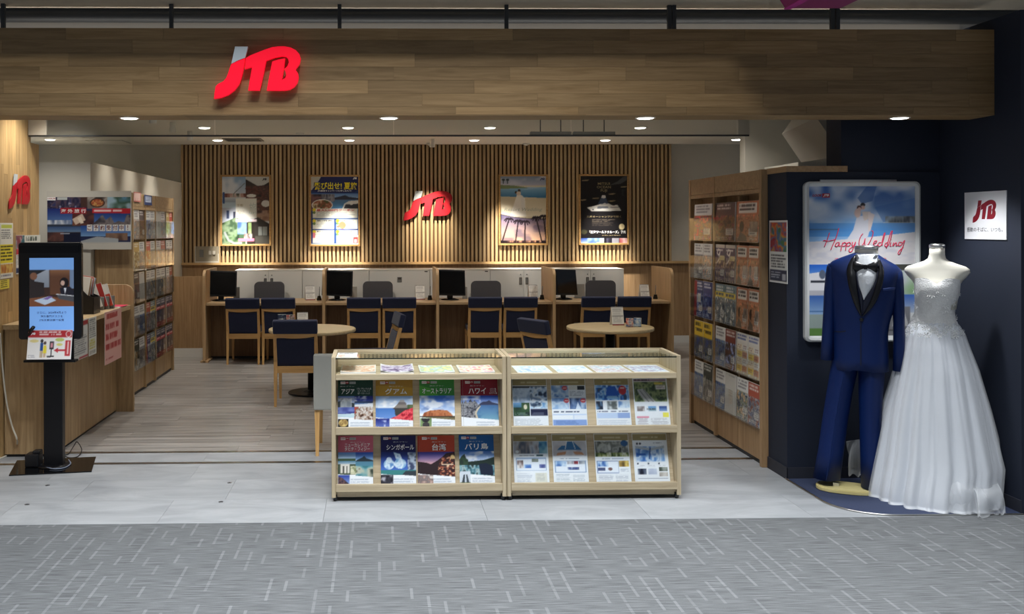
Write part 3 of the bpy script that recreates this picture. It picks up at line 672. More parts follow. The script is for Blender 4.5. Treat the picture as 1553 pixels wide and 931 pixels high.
def cv_asia():
    c = guide((14, 62, 48), 1); c.grad(0, .33, .47, .55, (110, 140, 205), (225, 228, 232)); c.blotch(0, .36, .47, .56, [(60, 62, 60), (200, 205, 210), (150, 165, 200)], 7, 9)
    c.poly([(0, .44), (.1, .42), (.47, .47), (.47, .56), (0, .56)], (44, 52, 58)); c.blotch(.08, .38, .4, .55, [(160, 170, 180), (235, 238, 240), (90, 96, 96)], 9, 6, al=.7)
    c.blotch(0, .55, .47, .68, [(30, 36, 84), (60, 70, 140), (110, 125, 185)], 5, 12); c.grad(.47, .33, 1, .47, (24, 34, 130), (70, 90, 170)); c.clouds(.47, .33, 1, .45, (220, 225, 240), 8, 16, .5)
    c.rect(.47, .43, 1, .47, (40, 58, 92)); c.poly([(.47, .53), (1, .47), (1, .49), (.47, .57)], (228, 234, 240)); c.grad(.47, .47, 1, .53, (90, 130, 190), (190, 205, 220))
    c.poly([(.47, .5), (1, .47), (1, .53), (.47, .56)], (232, 236, 240)); c.blotch(.47, .54, 1, .8, [(70, 44, 32), (150, 120, 100), (225, 222, 218), (120, 90, 70), (190, 60, 50)], 10, 14)
    c.poly([(0, .69), (.47, .67), (.47, .76), (0, .74)], (190, 215, 225)); lower(c, 1, 0)
    c.rect(.02, .78, .31, .95, (30, 26, 24)); c.ell(.165, .86, .13, .075, (190, 170, 110)); c.blotch(0, 0, 1, 1, [(110, 90, 50), (225, 200, 130), (150, 120, 70)], 12, 16, mask=((((c.u - .165) / .12) ** 2 + ((c.v - .86) / .068) ** 2) < 1).astype(float)); return c
def cv_guam():
    c = guide((196, 152, 52), 2); c.poly([(0, .12), (.55, .12), (1, .17), (1, .0), (0, 0)], (178, 134, 50)); c.grad(0, .33, 1, .58, (150, 185, 228), (226, 232, 240)); c.clouds(0, .33, 1, .55, (245, 247, 250), 4, 10, .45)
    c.grad(0, .57, 1, .78, (70, 120, 190), (110, 150, 215)); c.poly([(.42, .57), (.9, .55), (.9, .72), (.5, .72), (.48, .6)], (60, 58, 56)); c.poly([(.45, .57), (.55, .5), (.8, .5), (.92, .57)], (140, 132, 124))
    c.poly([(.55, .5), (.6, .45), (.78, .45), (.82, .5)], (120, 112, 110)); c.poly([(.6, .45), (.64, .41), (.74, .41), (.77, .45)], (170, 165, 165)); c.blotch(.84, .5, 1, .6, [(60, 80, 50), (110, 120, 80)], 8, 8)
    c.blotch(0, 0, 1, 1, [(150, 20, 40), (220, 50, 70), (235, 110, 110), (190, 30, 50)], 16, 20, mask=c.inpoly([(.3, .79), (.55, .72), (.75, .62), (1, .56), (1, .84)])); lower(c, 2, 0)
    c.grad(0, .775, .34, .95, (24, 34, 120), (110, 130, 200)); c.clouds(0, .78, .34, .95, (200, 210, 240), 10, 16, .62); c.rect(0, .94, .34, .955, (30, 30, 40)); return c
def cv_aus():
    c = guide((58, 138, 58), 3); c.poly([(0, .12), (.3, .18), (.55, .33), (0, .33)], (86, 172, 60)); c.grad(0, .33, 1, .68, (70, 120, 205), (205, 220, 240)); c.clouds(0, .33, 1, .68, (235, 240, 248), 4, 8, .42); c.poly([(.4, .33), (1, .33), (1, .42), (.5, .46)], (50, 105, 205), .6)
    c.clouds(0, .5, 1, .64, (70, 100, 160), 5, 12, .6, .6); c.poly([(.08, .745), (.13, .67), (.3, .625), (.55, .61), (.78, .625), (.88, .68), (.95, .745)], (176, 104, 66)); c.blotch(0, 0, 1, 1, [(140, 74, 44), (200, 130, 86), (170, 96, 60)], 14, 10, mask=c.inpoly([(.08, .745), (.13, .67), (.3, .625), (.55, .61), (.78, .625), (.88, .68), (.95, .745)]), al=.8)
    c.rect(0, .735, 1, .76, (52, 46, 34)); c.poly([(0, .755), (1, .76), (1, .82)], (120, 110, 80)); lower(c, 3, 0); c.blotch(.02, .775, .34, .97, [(70, 110, 60), (150, 170, 120), (96, 130, 80)], 6, 9)
    c.ell(.17, .82, .09, .04, (44, 42, 46)); c.ell(.09, .8, .04, .025, (50, 48, 52)); c.ell(.25, .8, .04, .025, (50, 48, 52)); c.ell(.18, .91, .1, .06, (66, 62, 64)); c.ell(.17, .835, .025, .015, (20, 20, 22)); return c
def cv_hawaii():
    c = guide((140, 22, 42), 4); c.grad(0, .33, 1, .52, (30, 70, 180), (190, 210, 240)); c.clouds(0, .33, .5, .45, (235, 240, 250), 4, 10, .45); c.poly([(.42, .52), (.55, .455), (.66, .45), (.74, .425), (.82, .465), (1, .5), (1, .53), (.42, .53)], (58, 62, 92))
    c.grad(.3, .52, 1, .84, (70, 110, 160), (120, 170, 190)); c.clouds(.35, .54, 1, .8, (60, 105, 150), 5, 12, .52, .6); c.poly([(.5, .54), (.42, .62), (.38, .68), (.42, .78), (.55, .84), (0, .84), (0, .5), (.3, .5)], (200, 190, 170))
    c.blotch(0, 0, 1, 1, [(40, 42, 52), (110, 112, 120), (170, 170, 172), (64, 66, 76)], 16, 26, mask=c.inpoly([(0, .5), (.08, .42), (.14, .48), (.22, .4), (.27, .46), (.33, .42), (.42, .5), (.5, .52), (.38, .6), (.33, .68), (.36, .79), (0, .77)])); lower(c, 4, 0); return c
def cv_caledonia():
    c = guide((198, 100, 120), 5); c.grad(0, .33, .5, .46, (90, 140, 205), (190, 215, 235)); c.rect(0, .45, .5, .5, (70, 96, 70)); c.grad(0, .5, .5, .58, (90, 140, 170), (200, 210, 215)); c.grad(.5, .33, 1, .48, (40, 80, 180), (140, 180, 220))
    c.poly([(.5, .5), (.6, .46), (.7, .43), (.74, .4), (.8, .45), (1, .49), (1, .52), (.5, .52)], (46, 58, 66)); c.grad(.5, .51, 1, .84, (90, 140, 165), (50, 110, 120)); c.blotch(.5, .6, 1, .82, [(60, 120, 130), (110, 160, 165), (190, 190, 170), (50, 60, 50)], 5, 10)
    c.rect(0, .56, .5, .77, (70, 84, 64)); c.rect(.08, .56, .34, .74, (216, 214, 204)); c.rect(.14, .6, .19, .74, (96, 96, 90)); c.rect(.24, .6, .28, .74, (110, 108, 100)); c.blotch(.36, .6, .52, .76, [(60, 80, 50), (230, 226, 200), (120, 130, 90)], 10, 14); lower(c, 5, 0)
    c.grad(.02, .775, .34, .96, (40, 60, 150), (150, 180, 225)); c.blotch(0, 0, 1, 1, [(30, 26, 40), (120, 90, 90), (50, 40, 60)], 14, 20, mask=c.inpoly([(.02, .8), (.14, .83), (.3, .93), (.34, .96), (.02, .96)])); return c
def cv_singapore():
    c = guide((22, 24, 84), 6); c.grad(0, .33, 1, .68, (22, 40, 110), (70, 110, 190)); c.blotch(0, 0, 1, 1, [(120, 170, 210), (220, 235, 245), (90, 140, 195)], 9, 12, mask=(np.maximum.reduce([((c.u - .24) / .15) ** 2 + ((c.v - .57) / .1) ** 2 < 1, ((c.u - .55) / .17) ** 2 + ((c.v - .56) / .1) ** 2 < 1, c.inpoly([(.36, .33), (.55, .37), (.62, .5), (.45, .5)]) > 0])).astype(float))
    c.ell(.24, .49, .08, .06, (215, 232, 245), .9); c.blotch(.76, .34, 1, .7, [(96, 110, 140), (190, 205, 220), (60, 70, 100)], 8, 14); c.rect(0, .68, 1, .78, (60, 130, 130)); c.poly([(.6, .78), (.7, .7), (1, .7), (1, .8)], (50, 60, 66)); lower(c, 6, 0)
    c.blotch(0, .775, .35, .95, [(24, 24, 32), (60, 60, 70), (180, 180, 190)], 10, 14); return c
def cv_taiwan():
    c = guide((186, 70, 44), 7); c.grad(0, .33, 1, .6, (60, 60, 150), (235, 180, 170)); c.poly([(0, .52), (.2, .54), (.32, .57), (.5, .5), (.62, .44), (.75, .36), (1, .33), (1, .84), (0, .78)], (44, 30, 34))
    c.blotch(0, 0, 1, 1, [(34, 22, 26), (70, 40, 40), (40, 28, 30), (150, 70, 50), (220, 190, 150)], 14, 20, mask=c.inpoly([(.55, .5), (.7, .4), (1, .36), (1, .82), (.5, .78)])); c.rect(.62, .57, .95, .585, (215, 195, 170)); c.rect(.66, .62, .92, .63, (215, 150, 130)); c.ell(.93, .43, .06, .04, (220, 190, 130)); lower(c, 7, 0)
    c.blotch(0, .775, .38, .95, [(220, 210, 205), (120, 110, 110), (180, 150, 140), (240, 236, 230)], 7, 10); return c
def cv_bali():
    c = guide((22, 92, 160), 8); c.grad(0, .33, 1, .55, (70, 120, 200), (225, 235, 245)); c.clouds(0, .33, 1, .5, (240, 245, 250), 5, 9, .5); c.poly([(0, .52), (.3, .53), (.45, .52), (.7, .5), (1, .44), (1, .84), (0, .78)], (34, 50, 44))
    c.blotch(0, 0, 1, 1, [(26, 40, 36), (60, 84, 60), (40, 56, 50)], 12, 16, mask=c.inpoly([(0, .5), (.08, .42), (.16, .38), (.2, .46), (.26, .5), (.24, .66), (0, .7)])); c.blotch(0, .6, 1, .8, [(30, 44, 44), (90, 150, 170), (200, 225, 230), (40, 60, 66)], 8, 12, al=.8); c.poly([(.55, .58), (.75, .56), (.95, .62), (.95, .8), (.6, .78)], (24, 34, 54)); lower(c, 8, 0)
    c.rect(.02, .72, .31, .96, (205, 215, 225)); c.poly([(.06, .95), (.12, .78), (.16, .78), (.14, .95)], (60, 70, 80)); c.poly([(.28, .95), (.22, .78), (.19, .78), (.2, .95)], (60, 70, 80)); c.rect(.02, .93, .31, .96, (110, 120, 80)); return c
GUIDES = [('dark green', 'アジア', cv_asia, (511, 567), 0, (.20, .17), (.10, .145)), ('mustard yellow', 'グアム', cv_guam, (571, 628), 0, (.0, .0), (.11, .146)), ('bright green', 'オーストラリア', cv_aus, (636, 690), 0, 0, 0), ('crimson', 'ハワイ', cv_hawaii, (700, 758), 0, 0, 0),
          ('pink', 'ニューカレドニア\nタヒチ・フィジー', cv_caledonia, (512, 566), 1, 0, 0), ('dark blue', 'シンガポール', cv_singapore, (577, 631), 1, 0, 0), ('orange red', '台湾', cv_taiwan, (635, 691), 1, 0, 0), ('blue', 'バリ島', cv_bali, (696, 750), 1, 0, 0)]
SUBJ = ['Asia', 'Guam', 'Australia', 'Hawaii', 'New Caledonia', 'Singapore', 'Taiwan', 'Bali']
titles = {0: (-.045, .078, .032), 1: (0.005, .13, .036), 2: (0.0, .175, .032), 3: (-.018, .105, .036), 4: (.01, .15, .046), 5: (.012, .165, .032), 6: (.012, .085, .040), 7: (.0, .14, .040)}
for i, (cn, tx, fn, (pa, pb), row, _, _) in enumerate(GUIDES):
    a, b_ = at_y(pa, 620, 5.66), at_y(pb, 620, 5.66); x = (a.x + b_.x) / 2; w, h = 0.208, 0.292
    zb_ = (0.412, 0.079)[row]; back = 0.0
    thk = 0.008
    yb = DY + 0.054 - thk / math.cos(PAN) - (0.0072 if i in (1, 3, 6) else 0.0)
    t = paper_thing('guidebook', '%s guidebook magazine titled %s in the oak display cabinet' % (cn, SUBJ[i]), 'magazine', (x, yb, zb_), w, h, thk, fn(), -PAN)
    look_badge(t, -0.062, h - 0.017, 1.0)
    cx, tw, th_ = titles[i]
    lettering(tx, cx, h - 0.068 if i != 4 else h - 0.066, tw, th_, TXTW, t, -0.0018, 0.018, 'title', line=0.9)
    lettering('旅のプラン', cx if i else -.05, h - 0.038, 0.085, 0.007, mat('ink_pale', (216, 222, 216), 0.6), t, -0.0018, 0)
    if i == 0: lettering('ソウル・プサン・チェジュ島\nマニラ・セブ島・ハノイ\n香港・マカオ・バンコク', 0.05, h - 0.066, 0.086, 0.04, MATS['ink_pale'], t, -0.0018, 0.01, line=1.1)
    if i == 3: lettering('ハワイ島\nマウイ島\nカウアイ島', 0.076, h - 0.07, 0.046, 0.036, TXTW, t, -0.0018, 0.01)
    if i in (1, 3, 6):   # a second copy peeping out behind
        t2 = paper_thing('guidebook', 'second %s guidebook titled %s tucked behind its twin' % (cn, SUBJ[i]), 'magazine', (x - 0.012, DY + 0.0483, zb_ + 0.001), w, h - 0.004, 0.005, fn(), -PAN)
# leaflets on the right
LNX, LNY = 54, 76
def lf(kind):
    c = Canvas(LNX, LNY, (236, 240, 246), 20 + kind); GO = (156, 140, 96)
    BL = [(70, 110, 180), (150, 185, 225), (215, 230, 245), (110, 150, 205)]
    if kind not in (3,): c.rect(.02, .02, .98, .145, GO); c.lines(.25, .07, .8, .105, 1, (214, 204, 170), .8, .9)
    if kind == 0:
        c.rect(.02, .16, .98, .19, (20, 24, 34)); c.blotch(.02, .19, .5, .49, [(150, 175, 205), (215, 228, 245), (180, 200, 225)], 8, 10); c.blotch(.5, .17, .98, .49, [(40, 60, 90), (170, 195, 225), (235, 240, 245), (120, 140, 170)], 9, 12)
        c.grad(.02, .49, .25, .62, (130, 180, 230), (40, 90, 110)); c.blotch(.02, .58, .48, .75, [(24, 44, 44), (50, 84, 50), (30, 60, 60)], 8, 10); c.rect(.25, .49, .48, .62, (60, 90, 56)); c.ell(.36, .57, .05, .05, (220, 215, 190)); c.blotch(.5, .49, .98, .6, [(120, 170, 220), (220, 235, 245), (40, 60, 90)], 8, 8); c.rect(.5, .61, .98, .745, (22, 28, 62)); c.lines(.06, .69, .46, .73, 2, (225, 230, 235), .8); c.lines(.54, .69, .96, .73, 2, (225, 230, 235), .8); c.lines(.06, .8, .94, .96, 6, (150, 160, 175), .5)
    elif kind == 1:
        c.blotch(.02, .15, .5, .38, BL, 7, 8); c.blotch(.02, .39, .5, .62, BL[1:], 6, 7); c.rect(.52, .15, .96, .24, (228, 228, 224)); c.rect(.76, .16, .96, .24, (30, 36, 46)); c.lines(.54, .26, .96, .37, 4, (130, 140, 160), .6); c.blotch(.52, .4, .98, .62, [(40, 60, 100), (90, 120, 170), (180, 200, 225)], 8, 8); c.poly([(.68, .62), (.75, .48), (.84, .62)], (215, 228, 245)); 
        for u, v in ((.4, .2), (.43, .45), (.9, .45)): c.ell(u, v, .075, .045, (200, 56, 66)); c.rect(u - .05, v - .012, u + .05, v + .008, (235, 200, 200))
        c.lines(.06, .66, .96, .69, 1, (60, 70, 100), .8, .8); c.rect(.03, .72, .97, .82, (190, 210, 240)); c.rect(.03, .735, .6, .815, (240, 244, 250)); c.rect(.62, .735, .97, .815, (235, 240, 250)); c.rect(.03, .83, .97, .96, (140, 168, 222)); c.lines(.1, .85, .8, .93, 3, (80, 110, 170), .6)
    elif kind == 2:
        c.blotch(.03, .15, .97, .45, [(30, 90, 180), (90, 160, 230), (200, 228, 248), (40, 110, 205), (60, 80, 110)], 7, 8); c.poly([(.4, .17), (.6, .17), (.68, .3), (.68, .38), (.33, .38), (.33, .3)], (26, 96, 200)); c.rect(.36, .36, .64, .43, (150, 200, 240)); c.ell(.8, .25, .11, .09, (196, 44, 52)); c.rect(.74, .2, .86, .22, (240, 220, 220))
        c.blotch(.03, .47, .22, .63, [(30, 40, 60), (120, 160, 200), (220, 235, 245)], 8, 8); c.blotch(.34, .47, .62, .63, [(225, 230, 235), (90, 96, 96), (190, 200, 205)], 7, 6); c.blotch(.66, .47, .97, .6, BL[1:], 6, 6); c.lines(.06, .66, .96, .68, 1, (70, 80, 110), .8, .8); c.rect(.04, .7, .96, .8, (196, 214, 242)); c.rect(.62, .7, .96, .8, (150, 174, 222)); c.lines(.06, .84, .95, .96, 6, (150, 165, 190), .5)
    elif kind == 3:
        c.rect(.04, .03, .95, .075, (150, 120, 140)); c.lines(.06, .035, .55, .07, 1, (50, 30, 50), .8, .9); c.blotch(.04, .085, .95, .48, [(44, 60, 36), (96, 116, 70), (150, 160, 110), (60, 80, 50)], 10, 12); c.poly([(.12, .24), (.3, .22), (.62, .48), (.32, .48), (.18, .34)], (176, 174, 172)); c.stroke([(.2, .26), (.42, .48)], .012, (110, 108, 110)); c.stroke([(.3, .24), (.55, .48)], .012, (120, 118, 118)); c.rect(.62, .1, .86, .14, (220, 200, 90)); c.rect(.66, .15, .93, .24, (226, 222, 220)); c.lines(.68, .16, .9, .23, 3, (120, 100, 110), .6)
        c.blotch(.08, .57, .3, .67, [(220, 215, 215), (120, 110, 110), (235, 235, 235)], 8, 8); c.grad(.4, .57, .62, .67, (90, 150, 210), (180, 200, 205)); c.grad(.7, .57, .93, .67, (30, 60, 130), (150, 180, 220)); c.rect(.8, .7, .96, .79, (238, 232, 100)); c.rect(.06, .77, .4, .8, (226, 150, 170)); c.lines(.07, .81, .4, .96, 6, (140, 130, 140), .6); c.lines(.44, .8, .96, .96, 7, (150, 150, 160), .5)
    elif kind == 4:
        c.blotch(.03, .15, .74, .39, [(110, 124, 150), (190, 195, 205), (150, 140, 140), (80, 90, 110)], 9, 5); c.blotch(.74, .15, .97, .39, [(30, 70, 110), (60, 130, 170), (150, 190, 200)], 5, 6); c.ell(.12, .35, .05, .03, (230, 235, 240)); c.lines(.16, .42, .62, .44, 1, (60, 70, 90), .8, .8); c.rect(.66, .41, .84, .44, (40, 80, 90)); c.rect(.07, .47, .93, .72, (140, 165, 200)); c.rect(.09, .495, .91, .71, (228, 235, 245)); c.blotch(.1, .52, .28, .67, [(230, 228, 228), (130, 110, 110), (70, 60, 60)], 7, 6); c.blotch(.3, .6, .5, .67, BL, 6, 4); c.blotch(.52, .49, .7, .55, [(90, 100, 90), (220, 225, 220)], 6, 4); c.blotch(.72, .6, .9, .67, [(60, 70, 130), (190, 200, 230)], 6, 4); c.lines(.08, .76, .55, .95, 9, (160, 170, 190), .5); c.rect(.6, .76, .93, .95, (226, 226, 216)); c.lines(.64, .78, .9, .93, 5, (160, 165, 170), .5)
    elif kind == 5:
        c.blotch(.03, .15, .97, .44, [(176, 172, 176), (205, 203, 208), (186, 184, 190)], 4, 5); c.poly([(.15, .32), (.28, .24), (.4, .24), (.43, .16), (.62, .16), (.84, .32)], (50, 110, 160)); c.stroke([(.38, .3), (.43, .16)], .01, (235, 235, 235)); c.stroke([(.66, .3), (.6, .16)], .01, (235, 235, 235)); c.poly([(.15, .38), (.4, .35), (.38, .41), (.12, .43)], (196, 140, 104)); c.poly([(.6, .35), (.85, .37), (.9, .42), (.64, .41)], (196, 140, 104))
        c.lines(.2, .485, .92, .5, 1, (100, 120, 150), .7, .8); c.rect(.06, .53, .94, .76, (140, 165, 200)); c.rect(.08, .545, .92, .75, (230, 236, 246)); c.blotch(.08, .54, .38, .64, BL, 6, 6); c.blotch(.42, .54, .58, .6, [(90, 90, 110), (220, 220, 225)], 6, 6); c.blotch(.6, .54, .72, .6, [(170, 60, 70), (110, 40, 50)], 5, 5); c.blotch(.74, .54, .92, .6, [(90, 100, 120), (210, 215, 220)], 6, 6); c.blotch(.42, .66, .74, .71, [(120, 130, 150), (60, 80, 140), (220, 225, 230)], 8, 4); c.lines(.08, .79, .5, .94, 7, (150, 165, 180), .5); c.lines(.56, .8, .92, .94, 6, (150, 165, 180), .5); c.rect(.05, .975, .95, 1, (226, 214, 130))
    elif kind == 6:
        c.blotch(.03, .16, .97, .46, [(60, 64, 60), (176, 178, 172), (110, 112, 106), (210, 212, 208)], 7, 7); c.blotch(.03, .38, .97, .46, [(60, 80, 40), (150, 160, 90), (225, 225, 215)], 16, 8); c.ell(.86, .2, .1, .06, (40, 90, 140)); c.ell(.28, .29, .18, .08, (190, 190, 186), .6); c.lines(.2, .495, .92, .51, 1, (90, 110, 150), .7, .8); c.rect(.05, .54, .66, .78, (130, 150, 190)); c.rect(.07, .555, .645, .77, (232, 238, 248)); c.blotch(.07, .55, .36, .65, BL, 8, 6); c.blotch(.07, .67, .28, .73, [(110, 120, 150), (60, 70, 110)], 6, 5); c.ell(.42, .7, .06, .03, (120, 90, 90)); c.blotch(.68, .54, .95, .66, [(30, 26, 20), (150, 120, 60), (235, 210, 120), (40, 32, 24)], 6, 5); c.lines(.7, .7, .95, .76, 3, (150, 160, 180), .5); c.lines(.07, .82, .5, .95, 7, (150, 160, 180), .5); c.lines(.56, .82, .93, .95, 6, (150, 160, 180), .5)
    else:
        c.ell(.14, .21, .03, .02, (40, 44, 60)); c.ell(.22, .21, .03, .02, (40, 44, 60)); c.lines(.6, .19, .9, .21, 1, (90, 100, 120), .7, .8); c.blotch(.08, .26, .9, .56, [(60, 110, 190), (120, 165, 220), (220, 232, 245), (80, 130, 200)], 7, 6); c.poly([(.08, .25), (.5, .3), (.9, .25), (.9, .3), (.5, .35), (.08, .3)], (180, 190, 200)); c.rect(.1, .4, .36, .44, (30, 90, 180)); c.stroke([(.5, .3), (.46, .5)], .02, (60, 90, 150))
        for u in (.1, .4, .7): c.ell(u + .02, .6, .025, .018, (60, 70, 90)); c.lines(u, .63, u + .24, .68, 2, (170, 175, 185), .5)
        c.blotch(.1, .7, .34, .81, [(24, 28, 48), (90, 100, 120), (230, 232, 236)], 10, 5); c.blotch(.4, .7, .64, .81, [(170, 180, 205), (215, 222, 235)], 6, 6); c.blotch(.7, .67, .94, .75, [(70, 80, 70), (190, 195, 190)], 8, 4); c.blotch(.7, .77, .94, .85, [(120, 110, 100), (210, 205, 200)], 8, 4); c.rect(.1, .885, .94, .892, (90, 100, 130))
    return c
LF = [((779, 831), 0, 'a photo of a bright glass lobby over four small pictures'), ((838, 890), 0, 'four pale blue photos and red price circles'), ((904, 957), 0, 'a bright blue chapel photo and one red price circle'), ((963, 1016), 0, 'a photo of a stone path in green woodland'),
      ((780, 832), 1, 'a photo row of pale rooms and a blue frame'), ((839, 892), 1, 'a photo of a glass roofed chapel with brown benches'), ((903, 957), 1, 'a photo of a white arched garden chapel'), ((960, 1017), 1, 'a photo of a blue and white hall over three small pictures')]
for i, ((pa, pb), row, d) in enumerate(LF):
    a, b_ = at_y(pa, 620, 5.65), at_y(pb, 620, 5.65); x = (a.x + b_.x) / 2; zb_ = (0.411, 0.078)[row]
    c = lf(i)
    t = paper_thing('leaflet', 'white leaflet with %s' % d, 'leaflet', (x, DY + 0.051, zb_), 0.208, 0.294, 0.0015, c, -PAN, edge=PAPER)
    if i == 3: lettering('318,000', -0.005, 0.108, 0.055, 0.013, TXTK, t, -0.0016, 0.02)
    # clear sleeve of the rack around the sheet
    box('clear_sleeve', -0.106, 0.106, -0.0045, -0.0035, 0, 0.296, ACRYL, t)
# magazines lying flat on the top shelves
def flatpage(cols, seed):
    c = Canvas(40, 30, (240, 240, 236), seed); c.blotch(.04, .06, .96, .94, cols, 8, 8); return c
FLAT = [((516, 570), [(236, 200, 170), (240, 224, 206), (226, 170, 130), (244, 240, 232)], 'orange tinted magazine', 0.009), ((577, 628), [(90, 70, 110), (190, 170, 200), (236, 232, 236), (150, 130, 170)], 'purple and white magazine', 0.008), ((637, 690), [(226, 232, 214), (236, 226, 150), (170, 200, 190), (244, 244, 240)], 'yellow and pale green magazine', 0.006), ((696, 752), [(226, 150, 170), (240, 226, 226), (244, 236, 200), (220, 120, 130)], 'pink and white magazine', 0.005),
        ((785, 838), [(200, 218, 238), (240, 244, 248), (160, 190, 225)], 'white sheet with a pale blue picture', 0.0015), ((846, 900), [(214, 226, 240), (244, 246, 250), (190, 210, 235)], 'white sheet with a faint sky picture', 0.0015), ((905, 958), [(180, 200, 220), (240, 242, 246), (206, 180, 184), (226, 234, 244)], 'white sheet with small pink and blue pictures', 0.0015), ((962, 1016), [(190, 206, 230), (240, 242, 246), (170, 160, 190), (210, 220, 236)], 'white sheet with a blue and violet picture', 0.0015)]
for i, ((pa, pb), cols, d, thk) in enumerate(FLAT):
    a, b_ = at_y(pa, 567, DY + 0.03), at_y(pb, 567, DY + 0.03); w = min(b_.x - a.x, 0.208); x = (a.x + b_.x) / 2
    t = thing('magazine' if i < 4 else 'leaflet', '%s lying on the glass topped shelf' % d, 'magazine' if i < 4 else 'leaflet', (x, DY + 0.025, 0.743))
    box('pages' if i < 4 else 'sheet', -w / 2, w / 2, 0, 0.285, 0.0, thk, PAGES, t)
    c = flatpage(cols, 60 + i); bd = (lambda u, v: -0.012 * np.abs(2 * u - 1) ** 3 * (1 if i == 1 else 0.3) - 0.0003) if i < 4 else None
    me = c.mesh(w, 0.285, bd); obj('cover' if i < 4 else 'print', me, PRINTM, t, (0, 0, thk + 0.0006), (-PI / 2, 0, 0))
a, b_ = at_z(512, 541.5, 0.838), at_z(541, 532.5, 0.838)
t = thing('notice_card', 'small white printed card lying on the glass cabinet top', 'card', ((a.x + b_.x) / 2, DY + 0.16, 0.8358), 0, None, -0.024)
c = Canvas(30, 40, (244, 244, 240), 71); c.lines(.08, .06, .92, .3, 2, (60, 60, 60), .8, .6); c.blotch(.06, .38, .4, .95, [(236, 190, 180), (240, 220, 200), (200, 120, 110)], 5, 6); c.lines(.46, .42, .92, .95, 6, (130, 150, 170), .5)
obj('print', c.mesh(0.12, 0.26, None, -0.06, -0.13), PRINTM, t, (0, 0, 0.0012), (-PI / 2, 0, 0)); box('sheet', -0.06, 0.06, -0.13, 0.13, 0, 0.0008, PAPER, t)
# ------------------------------------------------------------------ desks: partitions, tops, front panels
PYF, PYB = 11.40, 12.22
px5 = [at_y(p, 500, PYF).x for p in (309.5, 491, 664, 841, 1020)]
ORD = ['first', 'second', 'third', 'fourth', 'fifth']
PARTZ = 1.10
prof = [(0, 0), (0.82, 0), (0.82, PARTZ), (0.09, PARTZ)] + [(0.09 - 0.09 * math.sin(a), PARTZ - 0.09 + 0.09 * math.cos(a)) for a in [PI / 2 * i / 6 for i in range(1, 7)]]
pm = prism(prof, 0.034, 0.003)
PARTW = wood('partition_wood', (204, 172, 130), (176, 144, 104), 'Z', 0.45, 0.03)
for i, x in enumerate(px5):
    o = obj('desk_partition', pm, PARTW, None, (x + 0.017, PYF, 0), (0, 0, PI / 2))
    tag(o, '%s rounded wooden desk partition counted from the low half wall' % ORD[i], 'partition', 'wooden desk partitions')
    if i == 0:
        f = box('foot_plate', 0.0, 0.3, -0.03, 0.0635, 0.0, 0.02, PARTW, o)
DT = 0.705
for i in range(4):
    x0, x1 = px5[i] + 0.0185, px5[i + 1] - 0.0185
    t = thing('service_desk', 'wooden service desk in the %s bay from the low half wall' % ORD[i], 'desk', ((x0 + x1) / 2, PYF, 0), 0, 'service desks between the partitions'); h = (x1 - x0) / 2
    box('desk_top', -h, h, 0.03, 0.78, DT - 0.03, DT, DESKT, t, 0.002)
    box('front_panel', -h, h, 0.36, 0.38, 0.03, DT - 0.031, DESKW, t)
    box('kick_strip', -h, h, 0.37, 0.385, 0.0, 0.03, BLACK, t)
    box('cable_tray', -h * .8, h * .8, 0.4, 0.5, 0.5, 0.52, GREYPLASTIC, t)

# ------------------------------------------------------------------ white cabinets at the back wall
CY = 12.62; CT = at_y(640, 408.5, CY).z
cx = [356, 458.5, 560, 652, 743.5, 845, 946.5]
DARKH = mat('handle_dark', (70, 62, 54), 0.5)
desc = ['white two door cabinet at the half wall end of the row', 'white two door cabinet partly behind the second monitor', 'white sliding front cabinet with a small central catch', 'white sliding front cabinet between catch cabinet and two door cabinet', 'white two door cabinet behind the third desk', 'white two door cabinet behind the fourth desk']
for i in range(6):
    x0, x1 = at_y(cx[i], 420, CY).x + 0.001, at_y(cx[i + 1], 420, CY).x - 0.001
    t = thing('office_cabinet', desc[i], 'cabinet', ((x0 + x1) / 2, CY, 0), 0, 'white cabinets along the back wall'); h = (x1 - x0) / 2
    box('body', -h, h, 0.02, 0.42, 0.06, CT - 0.012, CABWHITE, t); box('plinth', -h + .02, h - .02, 0.04, 0.4, 0, 0.06, BLACK, t)
    box('top', -h, h, 0.0, 0.42, CT - 0.012, CT, mat('cabinet_top', (232, 230, 224), 0.35), t, 0.002)
    if i in (2, 3):
        d = box('door', -h + .003, h - .003, 0.0, 0.019, 0.08, CT - 0.016, CABWHITE, t, 0.0015)
        hp = box('catch', 0.0 - .03, .03, -0.004, -0.0005, CT - 0.17, CT - 0.10, GREYPLASTIC, t); box('latch', -.02, .02, -0.007, -0.004, CT - 0.13, CT - 0.11, DARKH, t)
        box('rail', h - .07, h - .03, -0.003, -0.0003, CT - 0.035, CT - 0.022, DARKH, t)
    else:
        for s in (-1, 1):
            a0, a1 = (-h + .003, -.0015) if s < 0 else (.0015, h - .003)
            d = box('door', a0, a1, 0.0, 0.019, 0.08, CT - 0.016, CABWHITE, t, 0.0015)
            xx = s * .042 - (a0 + a1) / 2; zz = CT - 0.155 - d.location.z
            box('handle', xx - .018, xx + .018, -0.0145, -0.010, zz - 0.05, zz + 0.045, DARKH, d, 0.001)
            box('handle_slot', xx - .010, xx + .010, -0.0165, -0.0145, zz - 0.042, zz + 0.036, GREYPLASTIC, d)
            obj('lock', lathe([(0.008, 0), (0.008, 0.003)], 10), GREYPLASTIC, d, (xx, -0.0095, zz + 0.085), (PI / 2, 0, 0))

